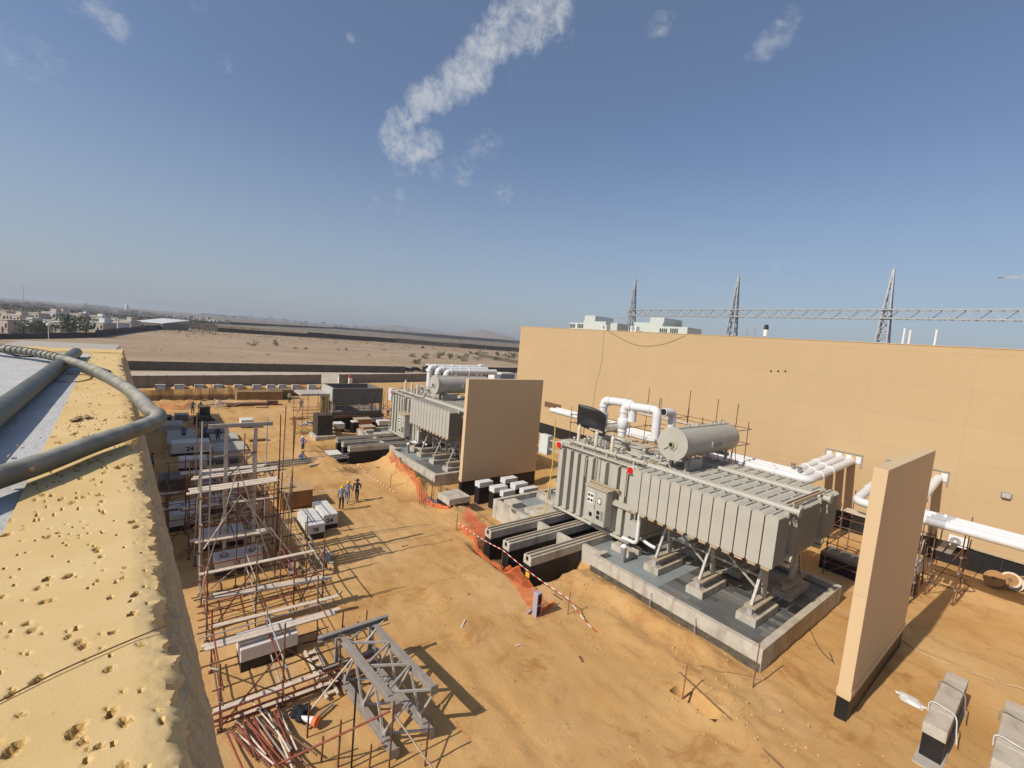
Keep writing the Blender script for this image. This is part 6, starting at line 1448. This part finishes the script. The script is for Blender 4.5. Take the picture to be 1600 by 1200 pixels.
def house(px, py, wpx, hpx, label, group, k, dm=8):
    g = G(px, py); dp = depth(g); W = wpx*dp/FPX; H = hpx*dp/FPX; u = Vector((CR.x,CR.y,0)).normalized(); v = Vector((-u.y,u.x,0))
    if v.dot(Vector((_f.x,_f.y,0))) < 0: v = -v
    t = thing('house', label, 'house', tuple(g), group); o = tuple(g)
    def P(a, b_): q = g+u*a+v*b_; return (q.x, q.y)
    def slab(a0,a1,b0,b1,z0,z1,nm,mat): MB().prism([P(a0,b0),P(a1,b0),P(a1,b1),P(a0,b1)], z0, z1).build(nm, mat, t, o)
    slab(-W/2,W/2,0,dm,-.3,H,'wall',m_house[k%3]); slab(-W/2-.2,W/2+.2,-.2,dm+.2,H,H+.35,'roof',m_house[2] if k%2 else m_house[0])
    if wpx > 9 and k % 2: slab(-W*.1,W*.3,dm*.3,dm*.8,H+.35,H*1.5,'roof_room',m_house[(k+1)%3])
    n = max(1, min(5, int(wpx/5)))
    for i in range(n):
        a = -W/2+W*(i+.5)/n; w_ = W/n*.22
        if i == n//2: slab(a-w_,a+w_,-.08,-.002,0,min(2.4,H*.6),'door',m_darkglass)
        else: slab(a-w_,a+w_,-.08,-.002,H*.42,H*.75,'window',m_darkglass)
hs = [(4,520,16,20),(34,521,24,17),(62,514,18,14),(84,518,20,15),(100,506,16,10),(118,516,20,15),(136,507,18,9),(150,519,22,15),(172,517,24,13),(20,503,22,11),(50,499,20,10),(76,500,22,12),(118,498,18,8),(150,502,20,8),(175,503,18,6),(195,513,18,12),(3,500,14,14),(92,494,10,8),(44,508,14,8),(128,494,10,5)]
for k, (px, py, w_, h) in enumerate(hs): house(px, py, w_, h, 'flat roofed pale house in the settlement behind the dark wall' if k not in (0,7) else ['tall pale house at the left edge of the picture','pale house with dark windows behind the dark wall'][k > 0], 'flat roofed houses of the settlement' if k not in (0,7) else None, k)
# white roofed shed
g = G(232, 513); dp = depth(g); t = thing('shed', 'long shed with a bright white sloping roof at the right end of the settlement', 'shed', tuple(g)); o = tuple(g); u = Vector((CR.x,CR.y,0)).normalized(); v = Vector((-u.y,u.x,0)); v = v if v.dot(Vector((_f.x,_f.y,0))) > 0 else -v
W = 44*dp/FPX; H = 9*dp/FPX
def P_(a, b_): q = g+u*a+v*b_; return (q.x,q.y)
MB().prism([P_(-W/2,0),P_(W/2,0),P_(W/2,26),P_(-W/2,26)], -.3, H).build('wall', m_precast, t, o)
mb = MB(); mb.v = [(*P_(-W/2-.4,-.5),H),(*P_(W/2+.4,-.5),H),(*P_(W/2+.4,27),H+3.2),(*P_(-W/2-.4,27),H+3.2)]; mb.v += [(a,b_,c_+.3) for a,b_,c_ in mb.v]; mb.f = [[3,2,1,0],[4,5,6,7],[0,1,5,4],[1,2,6,5],[2,3,7,6],[3,0,4,7]]; mb.m = [0]*6
mb.build('roof', m_white, t, o)
for k in range(5): a = -W/2+W*(k+.5)/5; MB().prism([P_(a-1.3,-.1),P_(a+1.3,-.1),P_(a+1.3,-.01),P_(a-1.3,-.01)], 0, H*.6).build('door', m_darkglass, t, o)
# lamp post
g = G(76, 530); z1 = VZ(76, 509, g); t = thing('lamp_post', 'slim white lamp post with a round head before the settlement wall', 'lamp post', tuple(g)); o = tuple(g)
MB().tube([g, (g.x,g.y,z1)], .12, 8).build('post', m_white, t, o); MB().blob((g.x,g.y,z1+.4), .65, 2, 0, 1).build('lamp_head', m_whiteplast, t, o, smooth=60)
# far town on the skyline
for k in range(58):
    px = 2+6.2*k+r3.uniform(-3,3); base = 470.5+px*.083+r3.uniform(-.5,4); hh = r3.uniform(1.5,4.2)
    if px > 345: hh *= .6
    g = G(px, base+2.5); dp = depth(g); W = r3.uniform(4,10)*dp/FPX; H = hh*dp/FPX+2
    b2 = MB().box(-9,9,-W/2,W/2,-1,H).box(-6,6,-W/4,W/4,H,H*1.2).build('far_building', m_house[k%3], None, (0,0,0)); b2.location = (g.x,g.y,0)
    tag(b2, 'hazy pale building on the far skyline', 'building', 'far town along the skyline')
g = G(198, 486); z1 = VZ(198, 473, g); tag(MB().tube([(g.x,g.y,0),(g.x,g.y,z1*.6),(g.x,g.y,z1)], [6,5,.3], 10).build('minaret', m_white, loc=g), 'bright white pointed tower on the skyline', 'tower')
g = G(37, 470); z1 = VZ(37, 446, g); tag(MB().bar((g.x-4,g.y,0),(g.x,g.y,z1),1.4,1.4).bar((g.x+4,g.y,0),(g.x,g.y,z1),1.4,1.4).build('radio_mast', m_galvd, loc=g), 'faint thin radio mast above the far town', 'mast')
# far woodland and scrub that read as one mass
rr = random.Random(9); mb = MB()
for k in range(5200):
    px = rr.uniform(-40,340); py = 475+px*.087+abs(rr.gauss(0,1))*8+2
    g = G(px, py); s_ = depth(g)/FPX
    q = g+Vector((0,0,rr.uniform(.2,3.2)*s_)); a = Vector((rr.gauss(0,1),rr.gauss(0,1),rr.gauss(0,.6))).normalized(); b2 = a.orthogonal().normalized(); w_ = s_*rr.uniform(.6,1.8)
    mb.mi = rr.randrange(2); mb.quad(q-a*w_, q-b2*w_*.6, q+a*w_, q+b2*w_*.6)
tag(mb.build('far_scrub', [m_leaf[0], m_leaf[1]]), 'dark band of scrub and palm groves before the far town', kind='stuff')['category'] = 'scrub'
mb = MB()
for k in range(2600):
    px = rr.uniform(240,830); base = rr.choice([524,530,517,527])+(px-450)*.066; py = base+rr.gauss(0,1.2)-1.5
    g = G(px, py+3); s_ = depth(g)/FPX
    q = g+Vector((0,0,rr.uniform(.1,1.6)*s_)); a = Vector((rr.gauss(0,1),rr.gauss(0,1),rr.gauss(0,.4))).normalized(); b2 = a.orthogonal().normalized(); w_ = s_*rr.uniform(.3,1.2)
    mb.mi = rr.randrange(2); mb.quad(q-a*w_, q-b2*w_*.6, q+a*w_, q+b2*w_*.6)
tag(mb.build('field_scrub', [m_leaf[0], m_brush]), 'thin dry scrub along the field walls', kind='stuff')['category'] = 'scrub'
# field tufts
mb = MB()
for k in range(1500):
    px = rr.uniform(210,810); py = rr.uniform(530,572)+(px-400)*.03
    if noise.noise(Vector((px*.03, py*.12, 1))) < .05: continue
    g = G(px, py); s_ = depth(g)/FPX*rr.uniform(.25,.9)
    for j in range(3):
        q = g+Vector((rr.gauss(0,s_*2),rr.gauss(0,s_*2),s_*.4)); a = Vector((rr.gauss(0,1),rr.gauss(0,1),rr.gauss(0,.5))).normalized(); b2 = a.orthogonal().normalized()
        mb.quad(q-a*s_, q-b2*s_*.5, q+a*s_, q+b2*s_*.5)
tag(mb.build('field_tufts', m_brush), 'dry tufts and stones scattered over the field', kind='stuff')['category'] = 'tufts'
# hills
m_hill = M('hazy desert hill', (.25,.19,.14), .95, .2, .004)
def hill(pts_, dist, nm):
    mb = MB(); P = []
    for px, py in pts_:
        d = ray(px, py); t_ = dist/math.hypot(d.x, d.y); P.append(CPOS+d*t_)
    Pf = catmull(P, 8); n = len(Pf)
    def fn(i, j):
        p = Pf[i]; v = j/8; rad_ = Vector((p.x,p.y,0)).normalized(); off = (v-.45)*dist*.12; k = max(0, 1-abs(v-.45)/.55); k = k*k*(3-2*k)
        return (p.x+rad_.x*off, p.y+rad_.y*off, -2+(p.z+2)*k+ (6*noise.noise(Vector((p.x*.004,p.y*.004,j))))*k)
    mb.grid(n, 9, fn); return tag(mb.build(nm, m_hill, smooth=60), kind='structure')
hill([(690,527),(705,523),(725,519.5),(748,516),(757,515.5),(772,519),(790,524),(806,529),(822,533)], 3600, 'hill')
hill([(560,510),(590,508.5),(615,507.5),(640,511),(668,515),(690,518),(720,523),(760,528)], 5200, 'hills')
# ------------------------------------------------------------------ people
m_skin = M('brown skin', (.22,.11,.06), .6, .1, 5)
m_boot = M('dark boot', (.02,.016,.012), .7)
BONES = [('pelvis','chest'),('chest','neck'),('neck','head'),('head','crown'),('head','nose')]
def pose(kind):
    J = dict(pelvis=(0,0,.93,.135), waist=(0,0,1.08,.125), chest=(0,.01,1.30,.15), neck=(0,.0,1.46,.058), head=(0,.02,1.58,.085), crown=(0,.01,1.70,.075), nose=(0,.105,1.59,.014), chin=(0,.07,1.515,.035))
    for n, s in (('l',-1),('r',1)):
        J.update({n+'sh':(.185*s,0,1.40,.068), n+'el':(.255*s,-.02,1.13,.05), n+'wr':(.265*s,.05,.90,.033), n+'pa':(.265*s,.065,.83,.034),
                  n+'hip':(.095*s,0,.90,.095), n+'kn':(.105*s,.02,.50,.068), n+'an':(.11*s,-.02,.10,.048), n+'to':(.125*s,.13,.045,.042)})
    def st(**k):
        for a, v in k.items(): J[a] = (*v, J[a][3])
    if kind == 'walk':
        st(lkn=(-.1,.2,.53), lan=(-.1,.2,.12), lto=(-.11,.34,.07), rkn=(.1,-.02,.5), ran=(.1,-.3,.16), rto=(.11,-.19,.06))
        st(lel=(-.25,-.14,1.15), lwr=(-.25,-.1,.92), lpa=(-.25,-.08,.86), rel=(.25,.06,1.14), rwr=(.24,.22,.96), rpa=(.23,.27,.91))
    if kind == 'hands':      # hands on the hips
        st(lel=(-.38,-.1,1.17), lwr=(-.2,.06,1.02), lpa=(-.15,.1,1.0), rel=(.38,-.1,1.17), rwr=(.2,.06,1.02), rpa=(.15,.1,1.0))
    if kind == 'bend':
        st(waist=(0,.12,1.0), chest=(0,.36,1.12), neck=(0,.5,1.14), head=(0,.62,1.15), crown=(0,.74,1.18), nose=(0,.645,1.05), chin=(0,.58,1.06))
        for n, s in (('l',-1),('r',1)): st(**{n+'sh':(.185*s,.42,1.12), n+'el':(.23*s,.5,.86), n+'wr':(.16*s,.62,.66), n+'pa':(.14*s,.66,.6)})
    if kind == 'crouch':
        st(pelvis=(0,-.05,.36), waist=(0,.0,.52), chest=(0,.14,.72), neck=(0,.24,.86), head=(0,.3,.97), crown=(0,.3,1.09), nose=(0,.385,.97), chin=(0,.34,.9))
        for n, s in (('l',-1),('r',1)): st(**{n+'sh':(.185*s,.18,.8), n+'el':(.25*s,.34,.58), n+'wr':(.2*s,.52,.42), n+'pa':(.18*s,.58,.38), n+'hip':(.1*s,-.05,.36), n+'kn':(.16*s,.34,.5), n+'an':(.14*s,.12,.1), n+'to':(.16*s,.28,.045)})
    return J
def body_mesh(kind):
    J = pose(kind); names = list(J); idx = {n: i for i, n in enumerate(names)}
    V = [Vector(J[n][:3]) for n in names]; R_ = [J[n][3] for n in names]
    E = [('pelvis','waist'),('waist','chest'),('chest','neck'),('neck','head'),('head','crown'),('head','nose'),('head','chin')]
    for n in 'lr': E += [('chest',n+'sh'),(n+'sh',n+'el'),(n+'el',n+'wr'),(n+'wr',n+'pa'),('pelvis',n+'hip'),(n+'hip',n+'kn'),(n+'kn',n+'an'),(n+'an',n+'to')]
    E = [(idx[a], idx[b_]) for a, b_ in E]; part = {}
    for n, s in (('l',-1),('r',1)):     # five fingers rooted in each palm
        pa, wr = V[idx[n+'pa']], V[idx[n+'wr']]; d = (pa-wr).normalized(); side = d.cross(Vector((s,0,.2))).normalized()
        for k, (off, ln) in enumerate(((-.03,.07),(-.01,.08),(.011,.078),(.03,.062),(-.045,.05))):
            b_ = pa+side*off*.6+d*.012; m_ = b_+d*ln*.55+side*off*.35; t_ = b_+d*ln*.95+side*off*.3+Vector((-s*.02,0,0))
            i = len(V); V += [m_, t_]; R_ += [.011,.008]; E += [(idx[n+'pa'], i), (i, i+1)]
    me = bpy.data.meshes.new('body'); me.from_pydata([tuple(v) for v in V], [(a,b_) for a,b_ in E], [])
    ob = bpy.data.objects.new('body', me); COL.objects.link(ob)
    md = ob.modifiers.new('skin', 'SKIN'); md.use_smooth_shade = True; md.branch_smoothing = .6
    sk = me.skin_vertices[0].data
    for i, r in enumerate(R_): sk[i].radius = (r, r*(.78 if names[i] in ('pelvis','waist','chest') else 1) if i < len(names) else r)
    sk[idx['pelvis']].use_root = True
    sb = ob.modifiers.new('sub', 'SUBSURF'); sb.levels = 1; sb.render_levels = 1
    bpy.context.view_layer.update()
    out = bpy.data.meshes.new_from_object(ob.evaluated_get(bpy.context.evaluated_depsgraph_get()))
    bpy.data.objects.remove(ob)
    for i in range(4): out.materials.append(None)
    P_ = {n: Vector(J[n][:3]) for n in names}
    segs = [(P_['pelvis'],P_['waist'],0),(P_['waist'],P_['chest'],0),(P_['chest'],P_['neck'].lerp(P_['chest'],.25),0),(P_['neck'],P_['crown'],2),(P_['chin'],P_['nose'],2)]
    for n in 'lr': segs += [(P_[n+'sh'],P_[n+'el'],0),(P_[n+'el'],P_[n+'wr'],0),(P_[n+'pa'],P_[n+'pa']+(P_[n+'pa']-P_[n+'wr']).normalized()*.1,2),(P_[n+'hip'],P_[n+'kn'],1),(P_[n+'kn'],P_[n+'an'].lerp(P_[n+'kn'],.12),1),(P_[n+'an'],P_[n+'to'],3)]
    for p in out.polygons:
        best = (9,0); c_ = p.center
        for a, b_, k in segs:
            d = b_-a; t_ = max(0,min(1,(c_-a).dot(d)/max(1e-6,d.dot(d)))); q = (c_-(a+d*t_)).length
            if q < best[0]: best = (q,k)
        p.material_index = best[1]; p.use_smooth = True
    return out, P_
BODY = {k: body_mesh(k) for k in ('stand','walk','hands','bend','crouch')}
cloth = {}
def cm(c):
    if c not in cloth: cloth[c] = M('work cloth %d' % len(cloth), c, .9, .15, 8, bump=.3, bscale=25)
    return cloth[c]
navy, blue, greyb, cream_, black_ = (.025,.03,.075), (.06,.12,.3), (.17,.22,.3), (.55,.5,.42), (.02,.02,.022)
def hatmesh():
    mb = MB(); n = 16; prof = [(.165,-.005),(.125,.0),(.122,.04),(.105,.085),(.07,.115),(.02,.128)]
    for i, (r, z) in enumerate(prof):
        for k in range(n):
            a = 2*PI*k/n; rr_ = r*(1.22 if i == 0 and sin(a) > .3 else 1); mb.v.append((rr_*cos(a)*.92, rr_*sin(a), z))
    for i in range(len(prof)-1):
        for k in range(n): mb.f.append([i*n+k, i*n+(k+1)%n, (i+1)*n+(k+1)%n, (i+1)*n+k]); mb.m.append(0)
    mb.f.append([(len(prof)-1)*n+k for k in range(n)]); mb.m.append(0); return mb
def person(px, py, kind, face, top, leg, hat, label, sc=1.0):
    g = G(px, py); g.z = hgt(g.x, g.y)
    t = thing('person', label, 'person', tuple(g), rz=face); t.scale = (sc,sc,sc)
    me, P_ = BODY[kind]; b_ = bpy.data.objects.new('body', me); COL.objects.link(b_); b_.parent = t
    for i, m_ in enumerate((cm(top), cm(leg), m_skin, m_boot)): b_.material_slots[i].link = 'OBJECT'; b_.material_slots[i].material = m_
    h = P_['head']; c_ = P_['crown']; up_ = (c_-h).normalized()
    if hat:
        hm = hatmesh().build('hard_hat', hat, t, smooth=50); hm.location = h+up_*.055; hm.rotation_euler = Vector((0,0,1)).rotation_difference(up_).to_euler()
    else:
        hm = MB().blob((0,0,0), .1, 2, .1, 2, (.92,1.05,.75)).build('hair', m_black, t, smooth=60); hm.location = h+up_*.07
    for s in (-1,1):
        e = MB().blob((0,0,0), .012, 1, 0).build('eye', m_black, t); f_ = (P_['nose']-h).normalized(); e.location = h+f_*.082+Vector((s*.032,0,0))+up_*.025
        e = MB().blob((0,0,0), .02, 1, 0, 1, (.5,.9,1.3)).build('ear', m_skin, t); e.location = h+Vector((s*.086,0,0))
    return t, P_
away = rad(52)
t, P_ = person(557, 783, 'walk', rad(58), navy, navy, M('navy helmet', (.03,.03,.09), .35), 'person in navy coveralls with a pale belt, walking, rightmost of the three men', 1.06)
MB().tube([(.16*cos(a), .12*sin(a), 1.04) for a in [i*PI/8 for i in range(17)]], .022, 6, False).build('belt', m_blockpaint, t)
person(543, 786, 'walk', rad(50), greyb, greyb, m_yellow, 'person in pale blue coveralls and yellow helmet, walking in the middle behind the leftmost man', 1.06)
person(533, 797, 'stand', rad(62), greyb, black_, m_yellow, 'person in a pale blue shirt, dark trousers and yellow helmet, leftmost of the three men', 1.06)
person(473, 710, 'hands', rad(-150), blue, navy, m_whiteplast, 'person in blue with a white helmet standing hands on hips by the long pipes', 1.03)
person(468, 720, 'crouch', rad(-20), greyb, blue, m_yellow, 'person crouching in pale blue by the long pipes with a yellow helmet', 1.05)
person(470, 642, 'walk', rad(80), greyb, greyb, None, 'bareheaded person in pale blue walking right across the far sand', 1.1)
person(452, 629, 'stand', rad(-60), cream_, black_, None, 'person in a pale top and dark trousers standing before the far trench', 1.1)
person(433, 617, 'stand', rad(-20), navy, navy, None, 'person in dark clothes standing right of the olive bundle', 1.1)
person(418, 623, 'bend', rad(-100), blue, navy, m_whiteplast, 'person in blue bending over the olive bundle', 1.1)
person(301, 647, 'stand', rad(-70), greyb, black_, m_yellow, 'person in pale blue and yellow helmet, left of the loader', 1.1)
person(313, 648, 'stand', rad(100), greyb, navy, m_yellow, 'person in a yellow helmet standing behind the loader', 1.1)
person(338, 640, 'bend', rad(60), cream_, cream_, None, 'person in cream clothes bending beside the pale boards', 1.1)
person(340, 692, 'stand', rad(-90), navy, navy, m_yellow, 'person in dark navy with a yellow helmet standing on the slabs in the shade', 1.05)
person(319, 689, 'stand', rad(40), blue, navy, m_yellow, 'person in blue standing behind the scaffold poles in the shade', 1.05)
person(287, 690, 'stand', rad(120), blue, navy, m_yellow, 'person in blue with a yellow helmet, leftmost in the shade', 1.05)
person(262, 822, 'bend', rad(-10), blue, navy, m_drumblue, 'person in blue with a blue helmet bending at the wall foot, close under the parapet', 1.1)
person(238, 738, 'stand', rad(10), blue, black_, None, 'person in blue half hidden behind the parapet edge', 1.0)
person(606, 650, 'bend', rad(-60), blue, navy, None, 'person in bright blue at the scaffold left of the far transformer', 1.0)

# ------------------------------------------------------------------ dusty air
hz = MB().box(-12200, 5600, -7600, 12200, -4, 46).build('haze', None if False else [])
mh = bpy.data.materials.new('dusty haze'); N, L = nt(mh); N.remove(N['Principled BSDF'])
pv = N.new('ShaderNodeVolumePrincipled'); pv.inputs['Color'].default_value = (.80,.84,.9,1); pv.inputs['Density'].default_value = .0002; pv.inputs['Anisotropy'].default_value = .2
L.new(pv.outputs['Volume'], N['Material Output'].inputs['Volume']); hz.data.materials.append(mh); tag(hz, kind='stuff')
